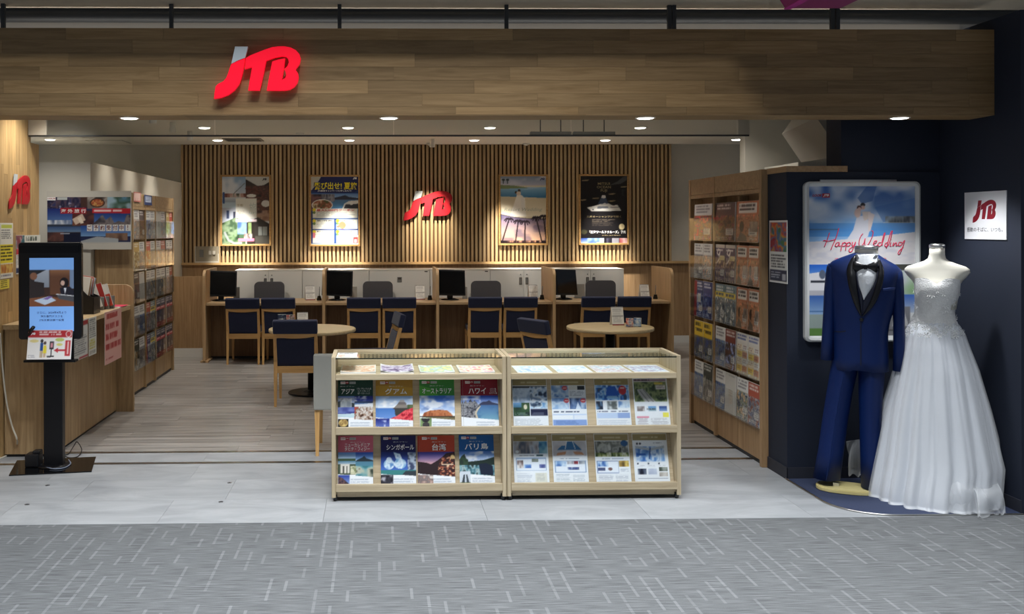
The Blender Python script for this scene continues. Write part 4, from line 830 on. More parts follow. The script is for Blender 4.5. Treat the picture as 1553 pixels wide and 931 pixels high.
# ------------------------------------------------------------------ dining style customer chairs
def make_chair():
    t = thing('customer_chair', '', 'chair'); w = 0.196
    # local: back of the chair at y = -0.2, facing +y
    lean = 0.095
    def back_y(z): return -0.20 - lean * max(0, (z - 0.40)) / 0.38
    for s in (-1, 1):
        rings = []
        for z, r in ((0.0, 0.011), (0.20, 0.014), (0.40, 0.016), (0.655, 0.013)):
            y = back_y(z) - (0.03 * (0.4 - z) / 0.4 if z < 0.4 else 0)
            rings.append([(s * (w - 0.014) - r, y - r, z), (s * (w - 0.014) + r, y - r, z), (s * (w - 0.014) + r, y + r * 1.3, z), (s * (w - 0.014) - r, y + r * 1.3, z)])
        obj('rear_leg', loft(rings, True, False), BEECH, t)
        rings = [[(s * (w - 0.016) - r, 0.20 - r, z), (s * (w - 0.016) + r, 0.20 - r, z), (s * (w - 0.016) + r, 0.20 + r, z), (s * (w - 0.016) - r, 0.20 + r, z)] for z, r in ((0, 0.011), (0.36, 0.016))]
        obj('front_leg', loft(rings, True, False), BEECH, t)
        box('side_rail', s * (w - 0.014) - 0.009, s * (w - 0.014) + 0.009, -0.19, 0.19, 0.305, 0.36, wood('beech_y', (222, 178, 116), (200, 154, 94), 'Y', 0.4, 0.06, 30, 1.0), t)
    box('rear_rail', -w + .03, w - .03, -0.222, -0.202, 0.30, 0.36, BEECHX, t); box('front_rail', -w + .03, w - .03, 0.192, 0.21, 0.305, 0.36, BEECHX, t)
    # curved upper rail
    n = 12; vs = []
    for i in range(n + 1):
        u = -1 + 2 * i / n; x = u * (w - 0.002); zt = 0.658; zb_ = 0.636 - 0.022 * (1 - u * u) ; y = back_y(0.64)
        vs += [(x, y - 0.014, zb_), (x, y - 0.014, zt), (x, y + 0.016, zt), (x, y + 0.016, zb_)]
    fs = [(0, 1, 2, 3), (4 * n + 3, 4 * n + 2, 4 * n + 1, 4 * n)]
    for i in range(n):
        for k in range(4): fs.append((4 * i + k, 4 * i + 4 + k, 4 * i + 4 + (k + 1) % 4, 4 * i + (k + 1) % 4))
    m = mesh('rail', vs, fs); bm = bmesh.new(); bm.from_mesh(m); bmesh.ops.recalc_face_normals(bm, faces=list(bm.faces)); bm.to_mesh(m); bm.free()
    obj('upper_rail', m, BEECHX, t)
    ang = math.atan(lean / 0.38)
    o = obj('headrest', boxmesh(2 * w + 0.006, 0.055, 0.125, 0.014), NAVYF, t, (0, back_y(0.72) + 0.004, 0.72), (ang, 0, 0))
    o = obj('back_pad', boxmesh(2 * w - 0.052, 0.034, 0.26, 0.01), NAVYF, t, (0, back_y(0.49) + 0.004, 0.488), (ang, 0, 0))
    box('seat', -w + 0.004, w - 0.004, -0.185, 0.23, 0.362, 0.43, NAVYF, t, 0.018)
    return t
ch0 = make_chair(); first = [True]
def chair(x, y, rz, label, group=None):
    o = ch0 if first[0] else copy_tree(ch0); first[0] = False
    o.location = (x, y, 0); o.rotation_euler = (0, 0, rz); o['label'] = label; o['category'] = 'chair'
    if group: o['group'] = group
    elif 'group' in o: del o['group']
    return o
for i, pc in enumerate((369, 423, 552, 605.5, 735, 788.5, 905.5, 960)):
    p = at_y(pc, 500, 11.25)
    chair(p.x, 11.46, 0, '%s navy wooden chair at the %s service desk from the half wall' % (('first', 'second')[i % 2], ORD[i // 2]), 'navy chairs at the service desks')
p = at_y(448.5, 560, 8.57); chair(p.x, 8.80, 0.0, 'navy wooden chair with its back turned at the round table nearer the white partition', 'navy chairs at the round tables')
chair(-0.07, 9.12, 1.72, 'navy wooden chair seen from its side at the round table nearer the white partition', 'navy chairs at the round tables')
chair(1.63, 8.62, -1.05, 'navy wooden chair turned obliquely to the round table with the calendar', 'navy chairs at the round tables')

# ------------------------------------------------------------------ beige chair behind the display cabinet
p = at_z(480, 692); t = thing('lounge_chair', 'beige upholstered low chair with wooden legs behind the display cabinet', 'chair', (p.x + 0.20, 6.92, 0))
box('backrest', -0.22, 0.22, -0.235, -0.15, 0.325, 0.712, BEIGEF, t, 0.012); box('seat', -0.22, 0.22, -0.148, 0.25, 0.325, 0.44, BEIGEF, t, 0.02)
for sx in (-1, 1):
    for yy in (-0.2, 0.21):
        rings = [[(sx * 0.195 - r, yy - r, z), (sx * 0.195 + r, yy - r, z), (sx * 0.195 + r, yy + r, z), (sx * 0.195 - r, yy + r, z)] for z, r in ((0, 0.011), (0.325, 0.018))]
        obj('leg', loft(rings, True, False), BEECH, t)

# ------------------------------------------------------------------ staff chairs, monitors, calendars, pen stands
def make_staff():
    t = thing('office_chair', '', 'chair')
    obj('backrest', prism(rounded_rect(-0.195, 0.195, 0.46, 0.90, 0.06), 0.055, 0.012), GREYF, t, (0, -0.26, 0))
    box('back_bar', -0.03, 0.03, -0.28, -0.262, 0.40, 0.7, BLACK, t); box('seat', -0.22, 0.22, -0.2, 0.22, 0.42, 0.49, GREYF, t, 0.025)
    box('back_arm', -0.03, 0.03, -0.28, 0.0, 0.39, 0.415, BLACK, t)
    obj('gas_column', lathe([(0.03, 0.09), (0.03, 0.25), (0.02, 0.26), (0.02, 0.42)], 12), BLACKMETAL, t)
    for k in range(5):
        a = 2 * PI * k / 5 + 0.3
        l = obj('base_leg', boxmesh(0.26, 0.035, 0.03, 0.005), BLACK, t, (0.14 * math.cos(a), 0.14 * math.sin(a), 0.085), (0, 0, a))
        obj('caster', lathe([(0.02, -0.018), (0.026, -0.01), (0.026, 0.01), (0.02, 0.018)], 12), BLACK, l, (0.115, 0, -0.059), (PI / 2, 0, 0))
    return t
st0 = make_staff()
for i, pc in enumerate((409, 573, 736.5, 910)):
    o = st0 if i == 0 else copy_tree(st0); p = at_y(pc, 440, 12.5)
    o.location = (p.x, 12.27, -0.0); o.rotation_euler = (0, 0, PI); tag(o, 'grey office chair behind the %s service desk from the half wall' % ORD[i], 'chair', 'grey office chairs behind the desks')
    o.location = (p.x, 12.24, 0)
def make_monitor():
    t = thing('computer_monitor', '', 'monitor')
    obj('housing', boxmesh(0.375, 0.04, 0.315, 0.006), BLACK, t, (0, 0, 0.212), (-0.16, 0.05, 0)); obj('screen', boxmesh(0.34, 0.004, 0.275), BLACKGLOSS, t, (0, -0.0222, 0.216), (-0.16, 0.05, 0))
    box('neck', -0.035, 0.035, 0.02, 0.05, 0.02, 0.16, BLACK, t, 0.004); obj('stand', lathe([(0.11, 0), (0.11, 0.01), (0.05, 0.025)], 24), BLACKGLOSS, t, (0, 0.03, 0))
    return t
mo0 = make_monitor()
for i, (pc, rz) in enumerate(((335, 0.25), (511.5, 0.12), (684.5, 0.38), (858, 0.62))):
    o = mo0 if i == 0 else copy_tree(mo0); p = at_y(pc, 455, 11.75)
    o.location = (p.x, 11.78, DT); o.rotation_euler = (0, 0, rz); tag(o, 'black computer monitor on the %s service desk from the half wall' % ORD[i], 'monitor', 'monitors on the service desks')
for i, (pc, w, h) in enumerate(((359, .075, .15), (536, .09, .15), (705, .06, .14), (879, .13, .17))):
    p = at_y(pc, 450, 12.0); t = thing('document_stand', 'grey upright document stand beside the monitor of the %s service desk' % ORD[i], 'stand', (p.x, 12.0, DT), 0, 'document stands beside the monitors')
    obj('board', boxmesh(w, 0.012, h, 0.002), GREYPLASTIC if i in (0,) else mat('pale_grey', (150, 146, 138), 0.6), t, (0, 0, h / 2 + 0.006), (-0.08, 0, 0)); box('foot', -w / 2, w / 2, -0.03, 0.05, 0, 0.008, GREYPLASTIC, t)
def calendar(loc, rz, label, group=None, s=1.0):
    t = thing('desk_calendar', label, 'calendar', loc, rz, group); w, h = 0.105 * s, 0.16 * s
    c = Canvas(18, 26, (240, 240, 236), 80); c.rect(0, 0, 1, .06, (150, 150, 150)); c.lines(.1, .12, .9, .45, 6, (130, 130, 130), .45); c.rect(.05, .49, .95, .51, (110, 110, 112)); c.lines(.1, .55, .9, .86, 6, (130, 130, 130), .45); c.rect(0, .93, 1, 1, (140, 24, 36))
    f = box('front_card', -w / 2, w / 2, 0, 0.0015, 0, h, PAPER, t); f.rotation_euler = (-0.22, 0, 0); f.location = (0, math.sin(.22) * h / 2, h / 2 * math.cos(.22))
    o = obj('print', c.mesh(w, h), PRINTM, t, (0, -0.0022, 0), (-0.22, 0, 0))
    bk = obj('back_card', boxmesh(w, 0.0015, h), PAPER, t, (0, 0.072 * s - math.sin(.22) * h / 2 + 0.001, h / 2 * math.cos(.22)), (0.22, 0, 0))
    for k in range(5): obj('ring', lathe([(0.004, -0.002), (0.004, 0.002)], 8), BLACK, t, (-w * .36 + k * w * .18, 0.036 * s, h * math.cos(.22) + 0.001), (0, PI / 2, 0))
    return t
for i, (pc, rz) in enumerate(((471, .3), (638, .25), (810, .25), (979, .2))):
    p = at_y(pc, 455, 11.85); calendar((p.x, 11.85, DT), rz, 'white desk calendar on the %s service desk from the half wall' % ORD[i], 'calendars on the service desks', 1.12)
for i, pc in enumerate((484, 652, 822, 994)):
    p = at_y(pc, 456, 11.8); t = thing('pen_stand', 'small dark pen stand on the %s service desk from the half wall' % ORD[i], 'pen stand', (p.x, 11.8, DT), 0, 'pen stands on the service desks')
    obj('cup', lathe([(0.028, 0), (0.03, 0.01), (0.02, 0.05), (0.024, 0.055)], 14), BLACK, t); obj('pen', tube_mesh([(0, 0, 0.04), (0.006, 0.0, 0.17)], 0.005, 6), GREYPLASTIC, t)

# ------------------------------------------------------------------ round tables
def table(x, y, label, z=0.628, r=0.42):
    t = thing('round_table', label, 'table', (x, y, 0))
    disc_obj('table_top', r, z - 0.032, z, TABLEW, t, bev=0.006, n=48)
    obj('column', lathe([(0.045, 0.03), (0.045, z - 0.05)], 20), BLACKMETAL, t); disc_obj('base', 0.235, 0, 0.018, BLACKMETAL, t, bev=0.006, n=36)
    obj('collar', lathe([(0.09, z - 0.05), (0.09, z - 0.033)], 20), BLACKMETAL, t); obj('base_cone', lathe([(0.09, 0.018), (0.047, 0.04)], 20, False), BLACKMETAL, t)
    return t
table(-0.63, 9.27, 'round pale wood table with black pedestal near the white partition'); 
p = at_y(925, 496, 9.30); table(p.x, 9.30, 'round pale wood table carrying a calendar and two small card packs')
TZ = 0.628
q = at_y(937, 490, 9.42); calendar((q.x, 9.40, TZ), 0.1, 'white desk calendar on the round table beside the blue and red card holder', None, 1.15)
def cardbox(loc, rz, cols, label, w=0.075, h=0.085, clear_box=False, nm='card_holder'):
    t = thing(nm, label, 'holder', loc, rz)
    c = Canvas(18, 20, cols[0], 90); c.blotch(.0, .0, 1, 1, cols, 4, 5); c.lines(.15, .3, .85, .7, 2, (240, 240, 240), .7, .6)
    box('card_pack', -w / 2 + .003, w / 2 - .003, 0.003, 0.03, 0.003, h, PAGES, t); obj('print', c.mesh(w - .006, h - .003, None, None, .003), PRINTM, t, (0, 0.002, 0))
    box('clear_front', -w / 2, w / 2, -0.003, -0.001, 0, h * (1.15 if clear_box else .6), ACRYL, t); box('clear_base', -w / 2, w / 2, -0.003, 0.035, -0.0, 0.0022, ACRYL, t); box('clear_back', -w / 2, w / 2, 0.0325, 0.035, 0.0022, h * 1.2, ACRYL, t)
    return t
q = at_y(953.5, 497, 9.25); cardbox((q.x, 9.22, TZ), -0.35, [(200, 70, 50), (226, 190, 180), (60, 90, 150)], 'small holder of red cards on the round table')
q = at_y(964, 497, 9.27); cardbox((q.x + .01, 9.25, TZ), -0.45, [(50, 84, 140), (150, 180, 215), (220, 226, 232)], 'small holder of blue cards on the round table')
q = at_y(426, 490, 9.15); cardbox((q.x, 9.25, TZ), 0.1, [(60, 84, 130), (30, 40, 70), (110, 130, 160)], 'clear holder with dark blue cards behind the chair back', .085, .135, True)
q = at_y(439, 490, 9.15); cardbox((q.x, 9.25, TZ), 0.1, [(190, 60, 60), (220, 200, 200), (60, 50, 60)], 'clear holder with red cards behind the chair back', .085, .13, True)
q = at_y(458, 490, 9.15); calendar((q.x, 9.25, TZ), 0.15, 'small white calendar on the round table behind the chair back', None, 0.98)

# ------------------------------------------------------------------ clear switch box on the ledge
a, b_ = at_y(295.5, 399, WB - 0.04), at_y(332, 373.5, WB - 0.04)
t = thing('switch_box', 'clear plastic box with switches standing on the wooden ledge', 'box', ((a.x + b_.x) / 2, WB - 0.045, LED)); w = (b_.x - a.x) / 2; h = b_.z - LED
SWB = mat('box_plastic', (196, 190, 176), 0.4)
box('back_plate', -w, w, 0.02, 0.032, 0.0, h, mat('box_back', (150, 140, 120), 0.5), t); box('bottom', -w, w, 0.0, 0.02, 0, 0.02, SWB, t)
box('rim', -w, -w + .012, 0, .02, .02, h, SWB, t); box('rim', w - .012, w, 0, .02, .02, h * .55, SWB, t)
box('switch_plate', -w * .62, -w * .3, 0.008, 0.02, h * .35, h * .8, GREYPLASTIC, t); box('switch_button', w * .15, w * .35, .008, .02, h * .5, h * .72, SWB, t); box('switch_button', w * .48, w * .68, .008, .02, h * .5, h * .72, SWB, t)
# ------------------------------------------------------------------ framed posters on the slatted wall
FRW = wood('frame_wood', (190, 152, 98), (164, 124, 74), 'X', 0.45, 0.05)
def framed(x0, y0, x1, y1, cv, label):
    Y = WB - 0.04; a, b_ = at_y(x0, y1, Y), at_y(x1, y0, Y); w, h = b_.x - a.x, b_.z - a.z; f = 0.026
    t = thing('framed_poster', label, 'poster', ((a.x + b_.x) / 2, Y, a.z), 0, 'framed posters on the slatted wall')
    fr = box('frame_back', -w / 2, w / 2, 0.01, 0.0265, 0, h, FRW, t)
    for nm, v in (('frame_side', (-w / 2, -w / 2 + f, -0.006, 0.01, 0, h)), ('frame_side', (w / 2 - f, w / 2, -0.006, 0.01, 0, h)), ('frame_rail', (-w / 2 + f, w / 2 - f, -0.006, 0.01, 0, f)), ('frame_rail', (-w / 2 + f, w / 2 - f, -0.006, 0.01, h - f, h))): box(nm, *v, FRW, t, 0.003)
    pw, ph = w - 2 * f, h - 2 * f
    obj('print', cv.mesh(pw, ph, None, None, f), PRINT, t, (0, 0.0085, 0)); return t, pw, ph, f
def tlogo(t, x, z, w, m): logo(w, 0.0004, m, m, t, x, z, 0.0068)
PXN, PYN = 76, 104
c = Canvas(PXN, PYN, (210, 214, 218), 101)
c.grad(0, 0, .5, .3, (130, 165, 200), (205, 212, 220)); c.clouds(0, 0, .5, .28, (222, 226, 232), 4, 6, .4); c.stroke([(.24, .26), (.48, .1)], .008, (120, 124, 130)); c.blotch(0, .25, .5, .31, [(120, 70, 60), (190, 150, 140), (214, 206, 200), (90, 90, 80)], 14, 5)
c.grad(0, .31, .35, .46, (205, 212, 218), (90, 120, 150)); c.rect(0, .38, .3, .46, (190, 210, 222)); c.rect(0, .46, .32, .7, (176, 182, 196)); c.rect(.1, .5, .15, .62, (40, 56, 90)); c.rect(.24, .52, .3, .62, (60, 64, 84)); c.rect(.02, .23, .06, .4, (40, 80, 140))
c.rect(.5, 0, 1, .5, (196, 200, 198)); c.poly([(.5, .04), (.6, .08), (.75, .14), (.88, .13), (1, .08), (1, .5), (.5, .5)], (58, 50, 46)); c.blotch(.5, .14, 1, .55, [(40, 34, 34), (110, 70, 58), (70, 52, 46), (150, 110, 90)], 9, 14); c.stroke([(.5, .18), (.7, .2), (.9, .3)], .012, (90, 46, 40)); c.ell(.92, .4, .09, .05, (215, 215, 212)); c.ell(.62, .285, .1, .025, (226, 226, 222)); c.blotch(.72, .5, 1, .66, [(120, 84, 64), (170, 140, 120), (70, 50, 44)], 8, 10)
c.poly([(0, .69), (.3, .6), (.5, .68), (.5, 1), (0, 1)], (70, 96, 70)); c.blotch(0, 0, 1, 1, [(40, 60, 44), (90, 120, 80), (130, 150, 120), (60, 84, 60)], 9, 12, mask=c.inpoly([(0, .69), (.3, .6), (.36, .66), (.36, 1), (0, 1)])); c.blotch(.33, .66, .52, .85, [(70, 100, 160), (130, 160, 205), (96, 120, 170)], 6, 6); c.stroke([(.06, .83), (.14, .94), (.26, .985), (.4, .98)], .025, (150, 156, 156)); c.poly([(.52, .68), (.75, .6), (1, .7), (1, 1), (.52, 1)], (52, 48, 44)); c.blotch(.55, .68, .64, .86, [(120, 150, 90), (180, 200, 150)], 5, 8); c.rect(.62, .64, .68, 1, (44, 38, 34)); c.rect(.76, .74, .95, .87, (120, 124, 120)); c.rect(.84, .72, .855, .9, (50, 46, 42)); c.rect(.7, .88, 1, 1, (78, 76, 70)); c.blotch(.46, .84, .64, .95, [(226, 222, 218), (90, 80, 80), (200, 170, 160)], 10, 8)
c.rect(.29, .32, .73, .615, (238, 238, 230)); c.rect(.29, .63, .73, .67, (246, 226, 230)); c.rect(.34, .915, .68, .955, (240, 130, 160))
t, pw, ph, f = framed(334, 265, 411, 373, c, 'framed travel poster with garden and temple photos around a white square')
zz = lambda v: f + ph * (1 - v)
lettering('京都', -pw * .12, zz(.425), pw * .13, ph * .04, TXTGOLD, t, 0.0068); lettering('そうだ\n旅へ', -pw * .1, zz(.53), pw * .16, ph * .06, mat('ink_palegold', (206, 190, 160), .6), t, 0.0068); lettering('旅', pw * .15, zz(.47), pw * .16, ph * .17, mat('ink_faint', (206, 216, 210), .6), t, 0.0068)
tlogo(t, pw * .4, zz(.04), pw * .09, TXTK)
c = Canvas(PXN, PYN, (28, 66, 130), 102)
c.rect(0, 0, .24, .2, (200, 200, 192)); c.poly([(.22, 0), (1, 0), (1, .2), (.9, .235), (.6, .25), (.2, .24), (0, .215), (.14, .1)], (28, 36, 96)); c.grad(0, .25, 1, .34, (90, 130, 190), (160, 190, 220)); c.poly([(.3, .34), (.5, .31), (.64, .29), (.72, .275), (.8, .3), (1, .32), (1, .35), (.3, .35)], (52, 52, 70)); c.grad(0, .34, 1, .5, (90, 130, 170), (70, 130, 180)); c.blotch(.18, .26, .5, .37, [(60, 60, 76), (150, 150, 160), (90, 90, 100)], 18, 8); c.blotch(0, .26, .22, .5, [(60, 44, 52), (130, 90, 90), (40, 34, 46)], 6, 8)
c.ell(.24, .42, .22, .085, (236, 236, 230)); c.blotch(0, 0, 1, 1, [(120, 100, 60), (220, 210, 180), (150, 84, 60), (70, 90, 50)], 12, 16, mask=((((c.u - .24) / .2) ** 2 + ((c.v - .42) / .075) ** 2) < 1).astype(float)); c.poly([(.66, .47), (.7, .4), (.8, .36), (1, .35), (1, .47)], (230, 230, 226)); c.poly([(.69, .47), (.73, .41), (1, .4), (1, .47)], (60, 62, 70)); c.ell(.85, .39, .04, .03, (236, 236, 232))
for (u0, v0, u1, v1) in ((.04, .47, .98, .61), (.04, .63, .49, .77), (.53, .63, .98, .77), (.04, .79, .49, .975), (.53, .79, .98, .975)):
    c.rect(u0, v0, u1, v1, (238, 238, 226)); c.lines(u0 + .08, v0 + .05, u1 - .05, v1 - .015, 4, (150, 156, 160), .6, .5); c.ell(u0 + .03, v0 + .02, .035, .025, (226, 210, 50)); c.ell(u0 + .03, v0 + .06, .03, .02, (110, 140, 80))
c.ell(.66, .715, .075, .055, (230, 130, 96)); c.ell(.57, .735, .03, .02, (200, 110, 90)); c.rect(.04, .82, .09, .9, (210, 120, 130)); c.poly([(.72, .975), (1, .86), (1, 1), (.72, 1)], (232, 232, 230)); c.rect(.885, .89, .985, .98, (176, 60, 66)); c.rect(.905, .92, .965, .97, (206, 190, 190)); c.rect(0, .985, 1, 1, (238, 240, 240))
t, pw, ph, f = framed(469, 265, 546, 373.5, c, 'framed blue campaign poster with yellow headline and white text boxes'); zz = lambda v: f + ph * (1 - v)
for k, (o_, m_) in enumerate(((0.04, TXTNAVY), (0.008, TXTY))): lettering('飛び出せ! 夏旅', pw * .02, zz(.135), pw * (.91 + .03 * (1 - k)), ph * (.11 + .012 * (1 - k)), m_, t, 0.0068 - .001 * k, o_ + .014, 'headline')
lettering('JTB夏旅キャンペーンに申し込もう!', 0, zz(.21), pw * .72, ph * .03, TXTW, t, 0.0058, .012); lettering('最大5,000円クーポン', pw * .02, zz(.495), pw * .8, ph * .038, TXTR, t, 0.0068, .015); tlogo(t, pw * .43, zz(.025), pw * .08, TXTW)
for u, v, s in ((-.3 + .08, .65, '第1特典'), (.25, .65, '第2特典プレゼント'), (-.22, .81, '夏のスペシャル'), (.25, .81, 'お得な旅のご案内')): lettering(s, pw * u, zz(v), pw * .32, ph * .02, TXTK, t, 0.0068, .01)
c = Canvas(PXN, PYN, (220, 208, 180), 103)
c.grad(0, 0, 1, .14, (120, 140, 170), (190, 190, 205)); c.clouds(0, 0, 1, .13, (205, 205, 215), 3, 8, .45); c.poly([(0, .13), (.3, .14), (.6, .17), (.3, .19), (0, .185)], (110, 130, 84)); c.grad(0, .165, 1, .32, (150, 190, 215), (60, 120, 165)); c.poly([(0, .13), (.3, .14), (.62, .175), (0, .19)], (124, 140, 96)); c.clouds(0, .15, 1, .2, (214, 220, 226), 3, 14, .5); c.poly([(0, .3), (1, .325), (1, .66), (0, .62)], (216, 200, 166)); c.grad(0, .32, 1, .6, (206, 192, 160), (236, 226, 202))
for u in (.07, .16): c.stroke([(u, .11), (u, .05)], .008, (50, 66, 70)); c.ell(u, .055, .035, .018, (50, 66, 70))
c.poly([(.36, .28), (.46, .28), (.54, .33), (.56, .6), (.2, .6), (.28, .45)], (238, 232, 220)); c.ell(.41, .215, .03, .022, (60, 44, 36)); c.ell(.34, .24, .025, .02, (70, 50, 40)); c.ell(.4, .255, .05, .03, (222, 200, 180)); c.poly([(.44, .27), (.52, .32), (.54, .5), (.46, .5)], (230, 226, 218))
c.poly([(0, .56), (.3, .605), (.6, .625), (1, .63), (1, 1), (0, 1)], (60, 50, 70)); c.grad(0, .0, 1, .0001, (0, 0, 0), (0, 0, 0)); msk = c.inpoly([(0, .57), (.3, .615), (.6, .635), (1, .64), (1, 1), (0, 1)]); tt = np.clip((c.v - .57) / .4, 0, 1)[..., None]; c.put(msk, np.array((110, 104, 140.)) * (1 - tt) + np.array((240, 190, 150.)) * tt); n_ = c.noise(5, 16); c.put(msk * np.clip((n_ - .5) * 4, 0, 1), (96, 84, 110), .6); c.rect(0, .965, 1, 1, (30, 22, 26)); c.blotch(0, .95, 1, .98, [(30, 24, 26), (60, 40, 44), (200, 150, 120)], 16, 3)
for u0, u1, top in ((.04, .19, .64), (.33, .39, .67), (.53, .54, .68), (.9, .78, .62), (1.0, .94, .6)):
    c.stroke([(u0, .97), (u1, top)], .013, (34, 24, 32))
    for k in range(9): a = 2 * PI * k / 9 + .3; c.stroke([(u1, top), (u1 + .06 * math.cos(a), top - .012 + .012 * math.sin(a)), (u1 + .1 * math.cos(a), top + .014 + .03 * math.sin(a))], .011, (40, 30, 38))
t, pw, ph, f = framed(756.5, 264.5, 831, 372, c, 'framed wedding poster with a beach bride above a palm sunset'); zz = lambda v: f + ph * (1 - v)
lettering('Resort Wedding', 0, zz(.5), pw * .84, ph * .065, mat('ink_sand', (176, 180, 160), .6), t, 0.0068, 0, shear=.3); tlogo(t, pw * .42, zz(.04), pw * .1, TXTNAVY)
c = Canvas(PXN, PYN, (22, 20, 22), 104)
c.poly([(.62, .14), (.8, .08), (.9, .02), (.98, 0), (1, 0), (1, .06), (.86, .12)], (110, 112, 112), .6); c.blotch(.88, .2, 1, .3, [(22, 20, 22), (46, 50, 52), (22, 20, 22)], 5, 5)
for u, v in ((.1, .07), (.66, .27), (.32, .335), (.66, .375), (.92, .165), (.05, .36)): c.ell(u, v, .07, .008, (170, 150, 110)); c.ell(u + .04, v - .006, .05, .007, (140, 124, 96))
c.poly([(.37, .42), (.46, .3), (.53, .3), (.6, .42)], (70, 86, 110)); c.poly([(.445, .325), (.46, .29), (.53, .29), (.545, .325), (.5, .335)], (226, 226, 222)); c.poly([(.14, .47), (.3, .445), (.42, .42), (.6, .41), (.66, .43), (.7, .44), (.78, .43), (.82, .46), (.87, .52), (.24, .525)], (226, 224, 218)); c.poly([(.36, .455), (.58, .45), (.6, .48), (.36, .485)], (120, 124, 134)); c.poly([(.4, .44), (.52, .4), (.6, .43)], (206, 206, 204)); c.rect(.64, .46, .82, .47, (110, 112, 120)); c.ell(.27, .5, .015, .012, (60, 60, 70))
c.lines(.25, .645, .75, .75, 7, (120, 108, 90), .6, .45); c.ell(.88, .755, .06, .045, (196, 180, 140)); c.ell(.08, .83, .07, .035, (60, 60, 44)); c.rect(.0, .925, 1, 1, (28, 26, 34)); c.grad(0, .925, .16, 1, (60, 90, 170), (170, 190, 220)); c.blotch(.15, .925, .5, 1, [(60, 90, 160), (150, 180, 220), (210, 220, 230)], 8, 6); c.grad(.34, .985, .5, 1, (220, 190, 100), (220, 190, 100)); c.blotch(.55, .925, .66, 1, [(30, 28, 40), (110, 110, 130)], 6, 5); c.rect(.67, .925, .82, 1, (136, 134, 142)); c.blotch(.83, .925, 1, 1, [(230, 226, 226), (150, 60, 60), (110, 100, 110)], 8, 5)
t, pw, ph, f = framed(878, 264, 954, 371.5, c, 'framed black cruise poster with a white ship before a snowy peak'); zz = lambda v: f + ph * (1 - v)
lettering('MITSUI\nOCEAN\nFUJI', 0, zz(.17), pw * .3, ph * .15, TXTGOLD, t, 0.0068, .004); lettering('三井オーシャンフジで航く', 0, zz(.605), pw * .74, ph * .03, TXTGOLD, t, 0.0068); lettering('「航海ワールドクルーズ」発売', pw * .08, zz(.835), pw * .78, ph * .045, TXTW, t, 0.0068, .016); lettering('お申し込み受付中', pw * .16, zz(.885), pw * .4, ph * .016, TXTGOLD, t, 0.0068)

# ------------------------------------------------------------------ wedding poster in the white snap frame
Y = NY - 0.03; a, b_ = at_y(1221, 518.5, Y), at_y(1396, 275, Y); w, h = b_.x - a.x, b_.z - a.z
t = thing('snap_frame_poster', 'large wedding poster in a white rounded frame on the navy wall', 'poster', ((a.x + b_.x) / 2, Y, a.z))
SNAP = mat('snap_frame', (206, 208, 206), 0.35)
outer = rounded_rect(-w / 2, w / 2, 0, h, 0.035, 6); fr = 0.030
obj('frame_back', prism(outer, 0.016), SNAP, t, (0, 0.013, 0))
inner = rounded_rect(-w / 2 + fr, w / 2 - fr, fr, h - fr, 0.004, 6); n = len(outer)
vs = [(x, 0.0, z) for x, z in outer] + [(x, -0.006, z) for x, z in [(x * (1 - 2 * .012 / w), z + (h / 2 - z) * .02) for x, z in outer]] + [(x, 0.004, z) for x, z in inner] + [(x, 0.013, z) for x, z in outer] + [(x, 0.0125, z) for x, z in inner]
fs = []
for i in range(n):
    k = (i + 1) % n
    for A_, B_ in ((3, 0), (0, 1), (1, 2), (2, 4)): fs.append((A_ * n + i, A_ * n + k, B_ * n + k, B_ * n + i))
m = mesh('frame', vs, fs); bm = bmesh.new(); bm.from_mesh(m); bmesh.ops.recalc_face_normals(bm, faces=list(bm.faces)); bm.to_mesh(m); bm.free(); obj('frame', m, SNAP, t)
box('hanging_rail', -w * .36, w * .3, 0.008, 0.02, h, h + .012, STEEL, t)
pw, ph = w - 2 * fr, h - 2 * fr
c = Canvas(150, 212, (190, 205, 225), 110)
c.grad(0, 0, 1, .3, (50, 90, 160), (150, 190, 225)); c.clouds(0, 0, 1, .27, (196, 208, 222), 3, 6, .4, .95); c.clouds(0, 0, 1, .2, (218, 222, 228), 4, 8, .52); c.poly([(.55, 0), (.64, 0), (.6, .1), (.5, .12), (.46, .08)], (60, 100, 165), .7); c.poly([(.62, .14), (1, .08), (1, .22), (.7, .24)], (64, 112, 180), .55)
c.blotch(.72, .2, 1, .245, [(60, 70, 80), (120, 128, 130), (150, 170, 190)], 30, 16); c.rect(.7, .243, 1, .252, (206, 206, 200)); c.grad(0, .245, 1, .335, (96, 150, 205), (60, 130, 200)); c.rect(0, .285, .28, .29, (70, 84, 96)); c.poly([(0, .31), (.4, .3), (1, .29), (1, .335), (0, .38)], (90, 150, 205), .6); c.poly([(0, .37), (.5, .345), (1, .305), (1, .52), (0, .52)], (214, 210, 210)); c.clouds(0, .36, 1, .52, (190, 190, 200), 8, 26, .5, .7)
c.poly([(.455, .2), (.55, .195), (.575, .29), (.55, .35), (.36, .355), (.42, .29)], (206, 206, 214)); c.poly([(.5, .17), (.58, .17), (.6, .21), (.52, .23)], (206, 190, 180)); c.ell(.51, .125, .022, .014, (40, 32, 34)); c.ell(.51, .143, .02, .014, (214, 176, 160)); c.ell(.475, .145, .022, .016, (90, 60, 54)); c.ell(.478, .155, .018, .014, (216, 180, 166)); c.ell(.46, .18, .03, .03, (214, 184, 172)); c.poly([(.56, .17), (.62, .19), (.58, .3), (.56, .3)], (216, 200, 196))
